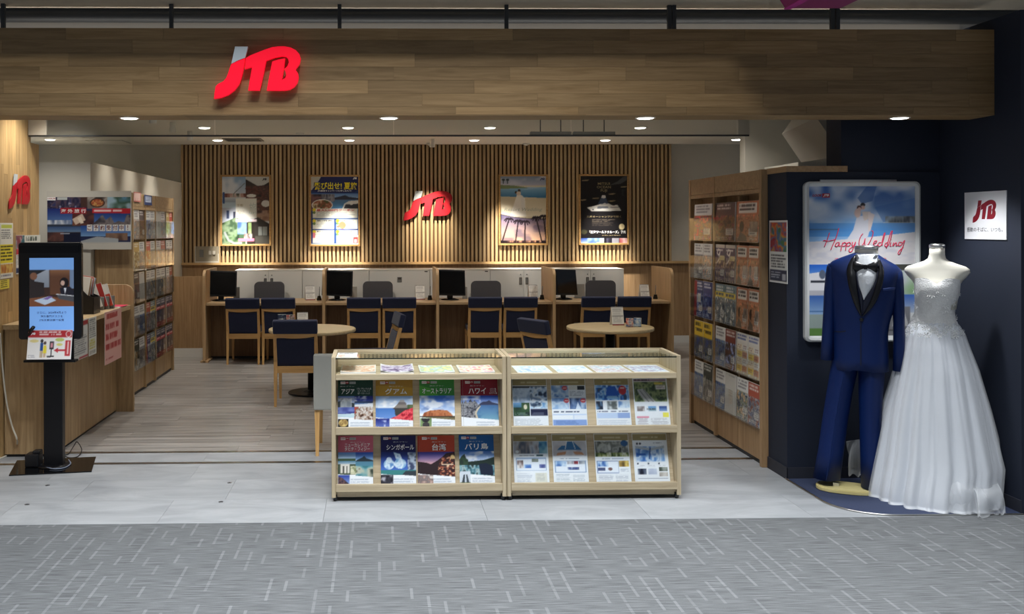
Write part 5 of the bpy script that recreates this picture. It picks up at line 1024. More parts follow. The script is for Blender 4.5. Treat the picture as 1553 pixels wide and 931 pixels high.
c.rect(0, .515, 1, 1, (226, 228, 228)); c.grad(0, .52, .28, .66, (40, 100, 200), (150, 190, 230)); c.poly([(.0, .58), (.1, .57), (.22, .6), (.28, .66), (.28, .7), (0, .69)], (222, 222, 226)); c.ell(.13, .585, .03, .03, (90, 100, 120)); c.rect(.02, .625, .2, .64, (40, 44, 54)); c.rect(0, .69, .28, .725, (180, 180, 186)); c.grad(0, .725, .28, .87, (60, 100, 170), (160, 190, 220)); c.rect(0, .825, .28, .832, (70, 110, 160)); c.rect(0, .85, .28, .99, (150, 165, 160)); c.rect(0, .94, .28, .99, (96, 136, 70)); c.ell(.16, .87, .02, .015, (60, 44, 40)); c.rect(.14, .88, .18, .96, (200, 190, 186))
c.rect(.78, .52, 1, .56, (70, 70, 64)); c.blotch(.78, .56, 1, .72, [(90, 140, 70), (190, 196, 200), (110, 160, 90)], 4, 5); c.grad(.78, .72, 1, .84, (60, 100, 180), (190, 200, 215)); c.rect(.72, .8, .95, .99, (130, 130, 134)); c.poly([(.82, .8), (.88, .8), (.94, .93), (.78, .93)], (200, 200, 200)); c.ell(.85, .84, .015, .02, (60, 54, 54)); c.rect(.72, .95, .95, .96, (80, 80, 84))
obj('print', c.mesh(pw, ph, None, None, fr), PRINT, t, (0, 0.0115, 0))
# handwritten headline as brush strokes (pixel polylines of the photograph crop, 1361 wide over 190 px)
HW = [[(248, 722), (262, 712), (300, 722), (385, 700)], [(316, 630), (290, 710), (260, 785)], [(418, 580), (385, 690), (350, 770), (330, 818)], [(425, 735), (395, 740), (380, 770), (400, 778), (425, 745), (420, 775), (440, 770)], [(462, 735), (448, 780), (440, 828)], [(455, 755), (480, 735), (498, 750), (480, 775), (455, 772)], [(512, 735), (498, 780), (490, 825)], [(505, 752), (530, 733), (545, 750), (528, 773), (505, 772)], [(570, 730), (562, 762), (580, 770), (600, 730)], [(602, 728), (585, 780), (555, 835), (530, 832), (540, 800), (600, 770)],
      [(680, 640), (655, 670), (640, 720), (640, 770), (660, 778), (690, 740), (705, 690)], [(705, 690), (700, 760), (725, 770), (760, 720), (785, 660), (790, 620), (775, 605)], [(790, 750), (825, 735), (828, 718), (805, 722), (795, 755), (815, 772), (845, 760)], [(880, 735), (850, 740), (845, 770), (870, 772), (895, 730), (920, 640), (910, 640), (890, 720), (890, 770)], [(955, 735), (925, 745), (920, 775), (945, 775), (970, 730), (1000, 620), (985, 625), (955, 720), (935, 800)], [(985, 735), (975, 770), (990, 775)], [(990, 705), (993, 708)], [(1015, 735), (1005, 775), (1035, 740), (1045, 745), (1040, 772), (1060, 765)], [(1105, 735), (1075, 735), (1065, 765), (1090, 768), (1135, 712), (1110, 790), (1080, 860), (1062, 855), (1075, 825), (1120, 790)]]
def wpt(px_, py_): p = at_y(1215 + px_ * 190 / 1361, 265 + py_ * 190 / 1361, Y); return (p.x - t.location.x, 0.0095, p.z - t.location.z)
vs, fs = [], []
for s in HW:
    me = tube_mesh(smooth_path([wpt(*q) for q in s], 5), 0.0032, 6); o_ = len(vs); vs += [tuple(v.co) for v in me.vertices]; fs += [tuple(i + o_ for i in p.vertices) for p in me.polygons]; bpy.data.meshes.remove(me)
vs = [(x, 0.0095 + (y - 0.0095) * .25, z) for x, y, z in vs]
obj('headline', mesh('headline', vs, fs, True), TXTPINK, t)
zz = lambda v: fr + ph * (1 - v)
lettering('海外', -pw * .2, zz(.49), pw * .12, ph * .03, TXTPINK, t, 0.010); lettering('挙式', pw * .17, zz(.49), pw * .12, ph * .03, TXTPINK, t, 0.010)
look_x = -pw * .39; box('badge_ground', look_x + .012, look_x + .06, .0098, .0104, zz(.06) - .014, zz(.06) + .012, LOOKR, t); lettering('LOOK', look_x - .02, zz(.06), .062, .017, LOOKR, t, .0096, .03, shear=.3); lettering('JTB', look_x + .036, zz(.06) - .001, .036, .017, TXTW, t, .0092, .03, shear=.3)
# ------------------------------------------------------------------ white logo board on the navy side wall (faces -x)
X = XR - 0.006; a, b_ = at_x(1463, 363, X), at_x(1526, 288, X)
w = a.y - b_.y; zl, zh = at_x(1495, 363, X).z, at_x(1526, 288.5, X).z
t = thing('logo_board', 'white square logo board on the navy side wall', 'sign', (X, (a.y + b_.y) / 2, zl), -PI / 2); h = zh - zl
box('board', -w / 2, w / 2, 0, 0.005, 0, h, mat('board_white', (216, 216, 218), .5), t)
DRED = mat('ink_deepred', (128, 16, 32), .5); logo(w * .57, 0.0006, DRED, DRED, t, -w * .01, h * .585, -0.0006)
lettering('感動のそばに、いつも。', -w * .01, h * .205, w * .86, h * .095, TXTK, t, -0.0006, .004)
# small shop-hours sheet on the navy corner (faces -x)
X = 2.584; a, b_ = at_x(1167, 427, X), at_x(1194, 334, X); w = a.y - b_.y
t = thing('notice_sheet', 'narrow notice sheet with coloured brochure pictures on the navy corner', 'notice', (X, (a.y + b_.y) / 2, a.z), -PI / 2); h = b_.z - a.z
c = Canvas(30, 92, (214, 214, 210), 120); c.blotch(.05, .02, .95, .5, [(60, 110, 60), (60, 100, 160), (200, 150, 40), (190, 60, 40), (90, 110, 150), (150, 30, 50)], 5, 6); c.lines(.1, .55, .92, .78, 5, (60, 60, 64), .8, .6); c.rect(.04, .8, .96, .98, (40, 46, 70)); c.lines(.1, .83, .7, .95, 3, (190, 195, 205), .8, .5); c.rect(.72, .86, .92, .96, (180, 180, 186))
box('sheet', -w / 2, w / 2, 0, 0.002, 0, h, PAPER, t); obj('print', c.mesh(w * .97, h * .97, None, None, h * .015), PRINTM, t, (0, -0.0006, 0))
# ------------------------------------------------------------------ reception counter at the left
CX = -2.275; CTZ = 0.93
t = thing('reception_counter', 'wooden reception counter at the timber wall', 'counter', (CX, 6.75, 0))
box('front_panel', -0.335, 0, 0, 0.02, 0.02, CTZ - 0.036, COUNTW, t)
for k, (y0, y1) in enumerate(((0.0205, 0.62), (0.621, 1.2), (1.201, 1.628))): box('side_panel', -0.02, 0, y0, y1, 0.02, CTZ - 0.036, COUNTW, t)
box('kick_strip', -0.335, -0.012, 0.012, 1.62, 0, 0.02, BLACK, t); box('back_panel', -0.335, -0.021, 1.6, 1.62, 0.02, CTZ - 0.036, COUNTW, t)
box('counter_top', -0.338, 0.125, -0.03, 1.628, CTZ - 0.035, CTZ, COUNTY, t, 0.003)
prof = [(-0.9, 0), (0.0, 0), (0.0, 1.03)] + [(-0.08 + 0.08 * math.cos(a), 1.03 + 0.08 * math.sin(a)) for a in [PI / 2 * i / 6 for i in range(1, 7)]] + [(-0.9, 1.11)]
o = obj('end_partition', prism(prof, 0.036, 0.002), COUNTW, None, (-2.128, 8.385, 0)); tag(o, 'rounded wooden end partition between counter and brochure rack', 'partition')

# ------------------------------------------------------------------ kiosk
kp = at_z(80.5, 703); kr = math.radians(-9)
t = thing('information_kiosk', 'black floor standing screen kiosk in front of the reception counter', 'kiosk', (kp.x + 0.035, 6.48, 0), 0)
bp_ = [at_z(13.4, 722), at_z(139, 716), at_z(145.6, 694), at_z(25.8, 699.7)]
lx = lambda p: (p.x - t.location.x, p.y - t.location.y)
m = flat([lx(p) for p in bp_], 0, 0.008); obj('base_plate', m, BLACKGLOSS, t)
box('pole', -0.063, 0.063, -0.03, 0.03, 0.008, 1.0, BLACKMETAL, t, 0.004); obj('pole_foot', lathe([(0.11, 0.008), (0.11, 0.014), (0.07, 0.018)], 24), BLACKMETAL, t)
hd = obj('housing', prism(rounded_rect(-0.205, 0.205, 0, 0.645, 0.02), 0.045, 0.003), BLACK, t, (-0.005, -0.065, 0.862), (0, 0, 0.05))
c = Canvas(66, 112, (120, 168, 232), 130)
c.rect(0, .165, 1, .66, (60, 44, 38)); c.grad(0, .165, .45, .4, (150, 158, 170), (120, 128, 140)); c.poly([(0, .165), (.38, .165), (.1, .25), (0, .24)], (40, 40, 44)); c.rect(.46, .165, .92, .5, (92, 62, 46)); c.grad(.46, .165, .92, .26, (130, 92, 66), (92, 62, 46)); c.rect(.9, .165, 1, .42, (110, 130, 160)); c.poly([(0, .22), (.1, .24), (.12, .32), (.33, .34), (.34, .5), (.0, .6)], (46, 40, 40)); c.ell(.1, .25, .08, .05, (120, 84, 66)); c.ell(.78, .34, .1, .07, (30, 26, 28)); c.ell(.745, .345, .045, .035, (190, 160, 146)); c.poly([(.68, .41), (.9, .39), (1, .45), (1, .53), (.7, .5)], (34, 34, 44)); c.poly([(.77, .41), (.83, .41), (.8, .5)], (200, 205, 215)); c.poly([(0, .55), (.3, .53), (1, .55), (1, .66), (0, .66)], (110, 70, 50)); c.poly([(.1, .58), (.45, .52), (.6, .58), (.35, .64)], (170, 185, 205)); c.poly([(.3, .56), (.45, .52), (.52, .53), (.4, .57)], (110, 90, 150)); c.poly([(.6, .495), (1, .52), (1, .6), (.66, .56)], (70, 72, 78)); c.poly([(.6, .49), (1, .515), (1, .525), (.6, .5)], (200, 202, 206))
a, b_ = at_y(45, 502.5, 6.41), at_y(111, 391, 6.41); sw, sh = b_.x - a.x, b_.z - a.z
s = obj('screen', c.mesh(sw, sh), SCREEN, hd, ((a.x + b_.x) / 2 - t.location.x + 0.005, -0.0015, a.z - 0.862))
for k, tx in enumerate(('さらに、2024年4月より', '海外専門デスクを', 'JTB主要店舗で設置')): lettering(tx, s.location.x, a.z - .862 + sh * (.255 - .052 * k), sw * (.66, .5, .56)[k], sh * .034, TXTNAVY, hd, -0.0028, 0.004, 'caption')
obj('microphone', tube_mesh([(s.location.x - sw * .5, -0.02, 0.03), (s.location.x - sw * .44, -0.03, 0.06), (s.location.x - sw * .36, -0.03, 0.09)], 0.008, 8), BLACK, hd)
obj('microphone_head', tube_mesh([(s.location.x - sw * .47, -0.03, 0.055), (s.location.x - sw * .37, -0.032, 0.088)], 0.012, 8), BLACK, hd)
box('camera_bar', -0.195, 0.195, -0.006, -0.001, 0.575, 0.625, BLACKMETAL, hd)
# tilted notice shelf under the screen
a, b_ = at_y(40.5, 545, 6.36), at_y(110.5, 503.5, 6.40)
w, h = b_.x - a.x, 0.195
nt_ = thing('kiosk_notice', 'white and red instruction sheet leaning under the kiosk screen', 'notice', ((a.x + b_.x) / 2, 6.355, a.z), 0, None, -0.22)
c = Canvas(70, 44, (244, 242, 240), 131); c.rect(.01, .03, .99, .26, (190, 44, 52)); c.lines(.25, .06, .82, .22, 2, (245, 225, 225), .85, .6); c.ell(.91, .15, .065, .11, (240, 225, 225)); c.ell(.91, .15, .05, .085, (200, 60, 66)); c.ell(.15, .38, .1, .05, (236, 220, 150)); c.ell(.72, .34, .1, .06, (200, 214, 120)); c.ell(.72, .5, .07, .045, (226, 220, 130))
c.ell(.325, .38, .032, .06, (50, 42, 40)); c.rect(.29, .44, .36, .7, (30, 80, 150)); c.rect(.295, .7, .355, .93, (200, 180, 150)); c.ell(.395, .45, .03, .055, (80, 60, 50)); c.poly([(.37, .52), (.43, .52), (.44, .78), (.36, .78)], (240, 220, 60)); c.rect(.375, .78, .425, .92, (210, 180, 150)); c.rect(.5, .4, .59, .66, (36, 36, 44)); c.rect(.52, .44, .57, .6, (220, 150, 160)); c.rect(.535, .66, .555, .88, (30, 30, 36)); c.poly([(.45, .88), (.6, .86), (.62, .91), (.46, .92)], (30, 30, 36)); c.rect(.68, .66, .88, .72, (196, 40, 52)); c.poly([(.6, .69), (.69, .61), (.69, .77)], (196, 40, 52)); c.rect(.85, .36, .965, .87, (196, 40, 52)); c.rect(.89, .4, .93, .82, (236, 200, 200)); c.lines(.03, .84, .2, .95, 3, (150, 150, 160), .5)
box('sheet', -w / 2, w / 2, 0, 0.003, 0, h, PAPER, nt_); obj('print', c.mesh(w, h), PRINTM, nt_, (0, -0.0007, 0)); tlogo2 = logo(w * .1, 0.0004, TXTW, TXTW, nt_, -w * .39, h * .865, -0.0012)
box('notice_shelf', -0.17, 0.17, -0.10, -0.028, a.z - 0.024, a.z - 0.009, BLACKMETAL, t, 0.002); box('notice_back', -0.15, 0.15, -0.06, -0.052, a.z - .009, a.z + 0.15, BLACKMETAL, t)
# power adapter, cables
p = at_z(51.5, 708); tt_ = thing('power_adapter', 'black power adapter standing on the kiosk base plate', 'adapter', (p.x, p.y, 0.009))
box('body', -0.045, 0.045, -0.05, 0.05, 0, 0.085, BLACK, tt_, 0.008); box('plug', 0.0, 0.05, -0.03, 0.03, 0.085, 0.105, BLACK, tt_, 0.004)
def cable(name, label, pts, r, m):
    o = obj(name, tube_mesh(smooth_path(pts, 8), r, 6), m); return tag(o, label, 'cable')
k0 = lambda px_, py_, z=0.006: tuple(at_z(px_, py_, z))
cable('power_cable', 'black cable looping on the floor beside the kiosk pole', [k0(97, 689, .013), k0(104, 688), k0(112, 676, .03), k0(117, 670, .05), k0(124, 682, .02), k0(118, 692), k0(105, 694), k0(98, 691, .013)], 0.0035, BLACK)
cable('data_cable', 'pale blue cable coiled around the foot of the kiosk pole', [k0(62, 704, .013), k0(68, 708, .013), k0(82, 711, .013), k0(98, 709, .013), k0(107, 703, .013), k0(104, 697, .013)], 0.004, mat('pale_cable', (120, 130, 150), .5))
cable('white_cable', 'white cable hanging down the counter front and trailing to the floor', [tuple(at_y(0, 505, 6.70)), tuple(at_y(4, 560, 6.715)), tuple(at_y(10, 610, 6.715)), tuple(at_y(18, 645, 6.71)), tuple(at_y(26, 668, 6.70)), k0(22, 682, .02), k0(8, 692), k0(-6, 697)], 0.0065, mat('white_cable', (214, 208, 192), .5))

# ------------------------------------------------------------------ notices on the timber wall (face +x)
def wall_sheet(name, label, x0, y0, x1, y1, cv, X=LX + 0.0035):
    a, b_ = at_x(x0, y1, X), at_x(x1, y0, X); w = b_.y - a.y; zt = at_x((x0 + x1) / 2, y0, X).z; zb_ = at_x((x0 + x1) / 2, y1, X).z; h = zt - zb_
    t = thing(name, label, 'notice', (X, (a.y + b_.y) / 2, zb_), PI / 2); box('sheet', -w / 2, w / 2, 0, 0.0025, 0, h, PAPER, t); obj('print', cv.mesh(w, h), PRINTM, t, (0, -0.0007, 0)); return t, w, h
c = Canvas(26, 90, (238, 236, 226), 140); c.rect(.1, .04, .9, .1, (206, 214, 90)); c.lines(.1, .13, .9, .3, 5, (70, 70, 74), .8, .5); c.rect(.0, .39, 1, .72, (244, 226, 60)); c.lines(.06, .41, .96, .7, 5, (50, 46, 30), .9, .5); c.blotch(.02, .74, .98, .9, [(226, 160, 60), (236, 200, 110), (190, 110, 50)], 6, 6); c.lines(.1, .93, .9, .98, 1, (90, 90, 120), .7)
wall_sheet('notice_strip', 'tall yellow and white notice strip on the timber wall', 0.5, 338, 19.5, 422, c)
c = Canvas(20, 20, (240, 224, 90), 141); c.lines(.1, .1, .9, .9, 4, (80, 76, 40), .8, .5)
wall_sheet('notice_note', 'small yellow note below the tall notice strip', 0, 424, 14, 438, c)
c = Canvas(20, 60, (232, 230, 228), 142); c.blotch(0, .02, 1, .35, [(60, 110, 120), (200, 190, 190), (150, 60, 70), (90, 90, 120)], 5, 5); c.rect(0, .36, 1, .5, (206, 60, 70)); c.lines(.1, .52, .9, .78, 5, (120, 120, 124), .6); c.rect(.0, .84, 1, .97, (50, 60, 100))
wall_sheet('notice_poster', 'narrow coloured poster beside the yellow notice strip', 24.5, 356.5, 37, 415, c)
c = Canvas(30, 60, (226, 228, 220), 143); c.lines(.1, .04, .9, .16, 1, (30, 50, 40), .95, .8); c.lines(.1, .2, .9, .9, 9, (130, 130, 130), .5)
wall_sheet('wall_notice', 'white lettered notice panel mostly hidden by the kiosk', 37.6, 356.5, 61, 425, c)

# ------------------------------------------------------------------ overseas travel board above the counter end
Y = 8.93; a, b_ = at_y(71, 378.6, Y), at_y(198.8, 289.4, Y); w, h = b_.x - a.x, b_.z - a.z
t = thing('travel_board', 'wide overseas travel photo board at the head of the left brochure rack', 'poster', ((a.x + b_.x) / 2, Y, a.z))
box('board', -w / 2, w / 2, 0, 0.012, 0, h, mat('board_pale', (200, 196, 186), .6), t)
c = Canvas(126, 72, (30, 40, 80), 150)
c.blotch(0, 0, .48, .25, [(24, 22, 50), (60, 44, 60), (20, 24, 60), (90, 70, 80), (40, 50, 100)], 14, 5); c.clouds(0, .12, .4, .26, (200, 205, 225), 26, 14, .62); c.rect(.4, 0, .48, .22, (70, 44, 36)); c.grad(0, .25, .35, .62, (24, 40, 110), (110, 150, 200)); c.blotch(0, .5, .28, .6, [(150, 165, 190), (226, 230, 236), (90, 110, 150)], 16, 4); c.rect(0, .59, .4, .64, (50, 60, 80)); c.rect(0, .64, .4, .77, (60, 90, 140)); c.grad(0, .64, .4, .77, (60, 84, 130), (120, 150, 180)); c.rect(0, .76, .4, 1, (44, 30, 34)); c.blotch(0, .76, .2, .95, [(50, 32, 34), (110, 70, 60), (70, 46, 44)], 7, 5); c.rect(.2, .78, .4, 1, (16, 22, 50)); c.rect(.16, .78, .27, .8, (180, 185, 200))
c.rect(.48, 0, .7, .25, (130, 120, 110)); c.blotch(.48, 0, .72, .26, [(110, 100, 96), (170, 160, 150), (60, 50, 46)], 8, 5); c.ell(.6, .13, .09, .1, (60, 36, 26)); c.ell(.6, .13, .075, .08, (150, 90, 50)); c.blotch(0, 0, 1, 1, [(150, 60, 40), (210, 160, 90), (110, 60, 40)], 26, 14, mask=((((c.u - .6) / .07) ** 2 + ((c.v - .13) / .075) ** 2) < 1).astype(float)); c.blotch(.72, 0, 1, .25, [(30, 60, 90), (100, 150, 180), (60, 90, 70), (160, 190, 205)], 8, 5)
c.blotch(.3, .3, .56, .62, [(90, 40, 36), (60, 34, 40), (120, 70, 50)], 7, 5); c.poly([(.3, .48), (.42, .36), (.46, .5), (.34, .6)], (214, 190, 170)); c.poly([(.36, .46), (.4, .42), (.44, .56), (.4, .58)], (236, 220, 200)); c.grad(.56, .35, 1, .62, (30, 60, 130), (90, 130, 190)); c.blotch(0, 0, 1, 1, [(60, 56, 64), (130, 120, 120), (80, 76, 84)], 14, 8, mask=c.inpoly([(.53, .6), (.6, .5), (.66, .38), (.7, .5), (.76, .42), (.8, .56), (.85, .52), (.92, .55), (.95, .38), (1, .4), (1, .62), (.53, .62)])); c.grad(.4, .62, 1, .85, (30, 70, 150), (120, 160, 205)); c.blotch(.7, .78, .96, .94, [(90, 66, 56), (140, 110, 90), (110, 90, 80)], 8, 4); c.poly([(.4, .95), (.6, .85), (.85, .9), (.85, 1), (.4, 1)], (170, 176, 180)); c.rect(.4, .97, 1, 1, (190, 190, 186))
c.rect(.16, .235, .47, .36, (160, 30, 40)); c.poly([(.54, .25), (1, .25), (.99, .36), (.54, .35)], (190, 34, 48)); c.lines(.56, .275, .97, .33, 1, (240, 215, 215), .9, .8)
for k in range(7): c.rect(.475 + k * .0765, .595, .54 + k * .0765, .735, (226, 224, 222))
m0, m1 = .007 * w, h * .11
iw, ih = w - 2 * m0, h * .785
obj('print', c.mesh(iw, ih, None, None, m1), PRINT, t, (0, -0.0008, 0))
lettering('海 外 旅 行', -w / 2 + m0 + iw * .315, m1 + ih * .70, iw * .3, ih * .085, TXTW, t, -0.002, .015)
for k, ch_ in enumerate('ご予約受付中!'): lettering(ch_, -w / 2 + m0 + iw * (.5075 + k * .0765), m1 + ih * .335, iw * (.05 if ch_ != '!' else .01), ih * .11, mat('ink_maroon', (110, 40, 44), .6), t, -0.002, .012)
box('badge_ground', -w / 2 + m0, -w / 2 + m0 + iw * .1, -.0018, -.0011, m1 + ih * .93, m1 + ih, TXTW, t); lettering('LOOK JTB', -w / 2 + m0 + iw * .05, m1 + ih * .965, iw * .09, ih * .04, LOOKR, t, -0.0024, .02, shear=.2); box('badge_ground', -w / 2 + m0 + iw * .12, -w / 2 + m0 + iw * .24, -.0018, -.0011, m1 + ih * .94, m1 + ih * .995, MATS['ink_silver'], t)

# ------------------------------------------------------------------ things on the reception counter
def small_box(name, label, px_, py_, Y, w, h, d, cols, rz=0.0, cat='box'):
    p = at_y(px_, py_, Y); t = thing(name, label, cat, (p.x, Y, CTZ), rz); c = Canvas(16, 18, cols[0], 160); c.blotch(0, 0, 1, 1, cols, 3, 4); c.lines(.15, .45, .85, .8, 2, (245, 240, 240), .6, .6)
    box('carton', -w / 2, w / 2, 0.001, d, 0, h * .8, PAPER, t); obj('print', c.mesh(w, h * .8), PRINTM, t, (0, 0, 0)); box('card_pack', -w / 2 + .006, w / 2 - .006, .008, d - .008, h * .801, h, PAGES, t); return t
small_box('leaflet_box', 'pink carton of small leaflets on the reception counter', 15.5, 485, 7.0, 0.075, 0.115, 0.06, [(222, 150, 140), (236, 200, 190), (206, 120, 110)], .2)
small_box('leaflet_box', 'blue carton of small leaflets on the reception counter', 27.5, 485, 7.05, 0.055, 0.12, 0.06, [(90, 120, 170), (190, 205, 225), (60, 84, 140)], .2)
p = at_y(26, 470, 7.25); t = thing('tablet', 'black tablet standing on the reception counter behind the cartons', 'tablet', (p.x - .02, 7.22, CTZ)); obj('screen', boxmesh(0.13, 0.01, 0.185, 0.004), BLACKGLOSS, t, (0, 0, 0.093), (-.12, 0, 0)); box('stand', -.04, .04, 0.012, 0.08, 0, 0.01, BLACK, t)
# black magazine file with leaflets
fx, fy = -2.34, 7.50
t = thing('magazine_file', 'black curved magazine file full of leaflets on the reception counter', 'file box', (fx, fy, CTZ), 0)
prof = [(0, 0), (0.25, 0), (0.25, 0.13), (0.20, 0.15), (0.12, 0.235), (0.05, 0.285), (0, 0.29)]
for yy in (0, 0.085, 0.17): obj('file_wall', prism([(x - .12, z) for x, z in prof], 0.004), BLACK, t, (0, yy, 0))
box('file_front', .126, .13, 0, .174, 0, .13, BLACK, t); box('file_base', -.12, .126, .0045, .1695, 0, .004, BLACK, t)
COLS = [((226, 226, 222), 'white'), ((196, 150, 90), 'orange'), ((214, 216, 222), 'pale blue'), ((190, 120, 110), 'rose'), ((232, 230, 224), 'cream'), ((150, 160, 180), 'grey blue')]
for k in range(6):
    col, nm = COLS[k]; yy = fy + 0.012 + k * 0.026 + (0.008 if k > 2 else 0)
    o = obj('leaflet', boxmesh(0.20, 0.012, 0.27 - .012 * (k % 3), 0, nm), mat('leaflet_' + nm.replace(' ', '_'), col, .6), None, (fx - 0.015, yy, CTZ + 0.168), (0, 0.16, 0)); tag(o, '%s leaflet standing in the black magazine file' % nm, 'leaflet')
# leaning pamphlets towards the partition
for k, (px_, col, nm, tlt) in enumerate(((150, (224, 222, 218), 'white', .32), (158, (176, 50, 44), 'dark red', .30), (166, (200, 70, 50), 'red and white', .28))):
    p = at_y(px_, 462, 7.86 + .07 * k); t = thing('pamphlet', '%s pamphlet leaning on the reception counter by the end partition' % nm, 'pamphlet', (p.x - .02, 7.86 + .07 * k, CTZ + 0.0165), 0.0)
    c = Canvas(20, 40, (236, 232, 226), 170 + k); c.rect(0, .45 if k == 2 else 0, 1, 1, col); c.lines(.15, .55, .85, .85, 3, (240, 220, 210), .7, .6)
    hh = .21 - .012 * k; o = obj('print', c.mesh(.105, hh), PRINTM, t, (0, 0, 0), (0, -tlt, 0)); o2 = obj('pages', boxmesh(.105, .01, hh, 0, 'pm'), PAGES, t, (-math.sin(tlt) * hh / 2, 0.006, math.cos(tlt) * hh / 2 + .002), (0, -tlt, 0)); box('easel', .0, .05, .012, .05, -.016, .09, GREYPLASTIC, t)
t = thing('paper_pile', 'small pile of white papers at the end of the reception counter', 'papers', (-2.25, 8.2, CTZ)); box('sheets', -.07, .08, -.1, .1, 0, .008, PAPER, t); box('top_sheet', -.05, .1, -.08, .12, .0082, .010, TXTPINK, t)
# sheets hanging from the counter edge (face +x)
def hang(label, x0, y0, x1, y1, cv, X):
    t, w, h = wall_sheet('hanging_sheet', label, x0, y0, x1, y1, cv, X); return t
HX = CX + 0.128
c = Canvas(24, 50, (226, 226, 222), 180); c.rect(.3, .04, 1, .15, (170, 40, 50)); c.blotch(.05, .2, .4, .34, [(60, 60, 60), (190, 190, 190)], 6, 6); c.lines(.06, .4, .94, .88, 9, (90, 92, 96), .7, .45); c.rect(.4, .93, 1, .97, (190, 50, 56))
hang('white printed sheet with red heading hanging from the counter edge', 111, 486, 133, 545, c, HX)
c = Canvas(16, 44, (226, 226, 218), 181); c.lines(.1, .06, .92, .55, 9, (80, 84, 88), .75, .5); c.lines(.1, .58, .92, .85, 4, (196, 190, 60), .8, .6); c.lines(.1, .88, .9, .96, 2, (90, 90, 90), .7)
hang('narrow white sheet with yellow lines hanging from the counter edge', 135, 481, 146, 538, c, HX)
c = Canvas(28, 60, (228, 176, 168), 182); c.lines(.12, .05, .9, .17, 1, (176, 56, 56), .9, .8); c.lines(.08, .24, .94, .8, 3, (176, 50, 52), .9, .6); c.lines(.08, .88, .5, .94, 1, (176, 60, 60), .8)
hang('pink sheet with red lettering hanging from the counter edge', 159, 470, 184, 548, c, HX)
# ------------------------------------------------------------------ tall brochure racks (local: x along the rack, facing -y)
ROWZ = [(1.50, 1.79), (1.20, 1.475), (0.895, 1.18), (0.575, 0.875), (0.255, 0.555)]
ROWN = ['top', 'second', 'third', 'fourth', 'bottom']
def rack(name, label, loc, rz, L, cols, bays, depth, top, woodm, woodh):
    t = thing(name, label, 'rack', loc, rz)
    box('end_panel', 0, 0.04, 0, depth, 0, top, woodm, t, 0.002); box('end_panel', L - 0.04, L, 0, depth, 0, top, woodm, t, 0.002)
    box('back_panel', 0.04, L - 0.04, 0.10, 0.115, 0.0, top - 0.002, woodm, t)
    ends = [0.04] + [b for b in bays] + [L - 0.04]
    for b in bays: box('post', b - 0.014, b + 0.014, 0.002, 0.0995, 0.02, top - 0.001, woodm, t)
    for e0, e1 in zip(ends, ends[1:]):
        a0 = e0 + (0.0145 if e0 != 0.04 else 0.0005); a1 = e1 - (0.0145 if e1 != L - 0.04 else 0.0005)
        box('header_board', a0, a1, 0.006, 0.024, top - 0.125, top - 0.001, woodh, t); box('header_rail', a0, a1, 0.004, 0.06, top - 0.155, top - 0.128, woodh, t)
    for c0, c1 in zip(cols, cols[1:]):
        box('lower_door', c0 + 0.002, c1 - 0.002, 0.022, 0.04, 0.03, 0.50, woodm, t)
        box('column_frame', c0 + 0.002, c0 + 0.012, 0.03, 0.0995, 0.505, top - 0.16, woodm, t)
        for z0, z1 in ROWZ:
            box('pocket_front', c0 + 0.014, c1 - 0.004, -0.012, -0.0095, z0 - 0.008, z0 + 0.17, ACRYL, t); box('pocket_shelf', c0 + 0.014, c1 - 0.004, -0.0095, 0.0215, z0 - 0.012, z0 - 0.008, ACRYL, t)
    box('kick_strip', 0.041, L - 0.041, 0.03, 0.09, 0, 0.025, BLACK, t)
    return t
BNX, BNY = 38, 52
BRO = {}
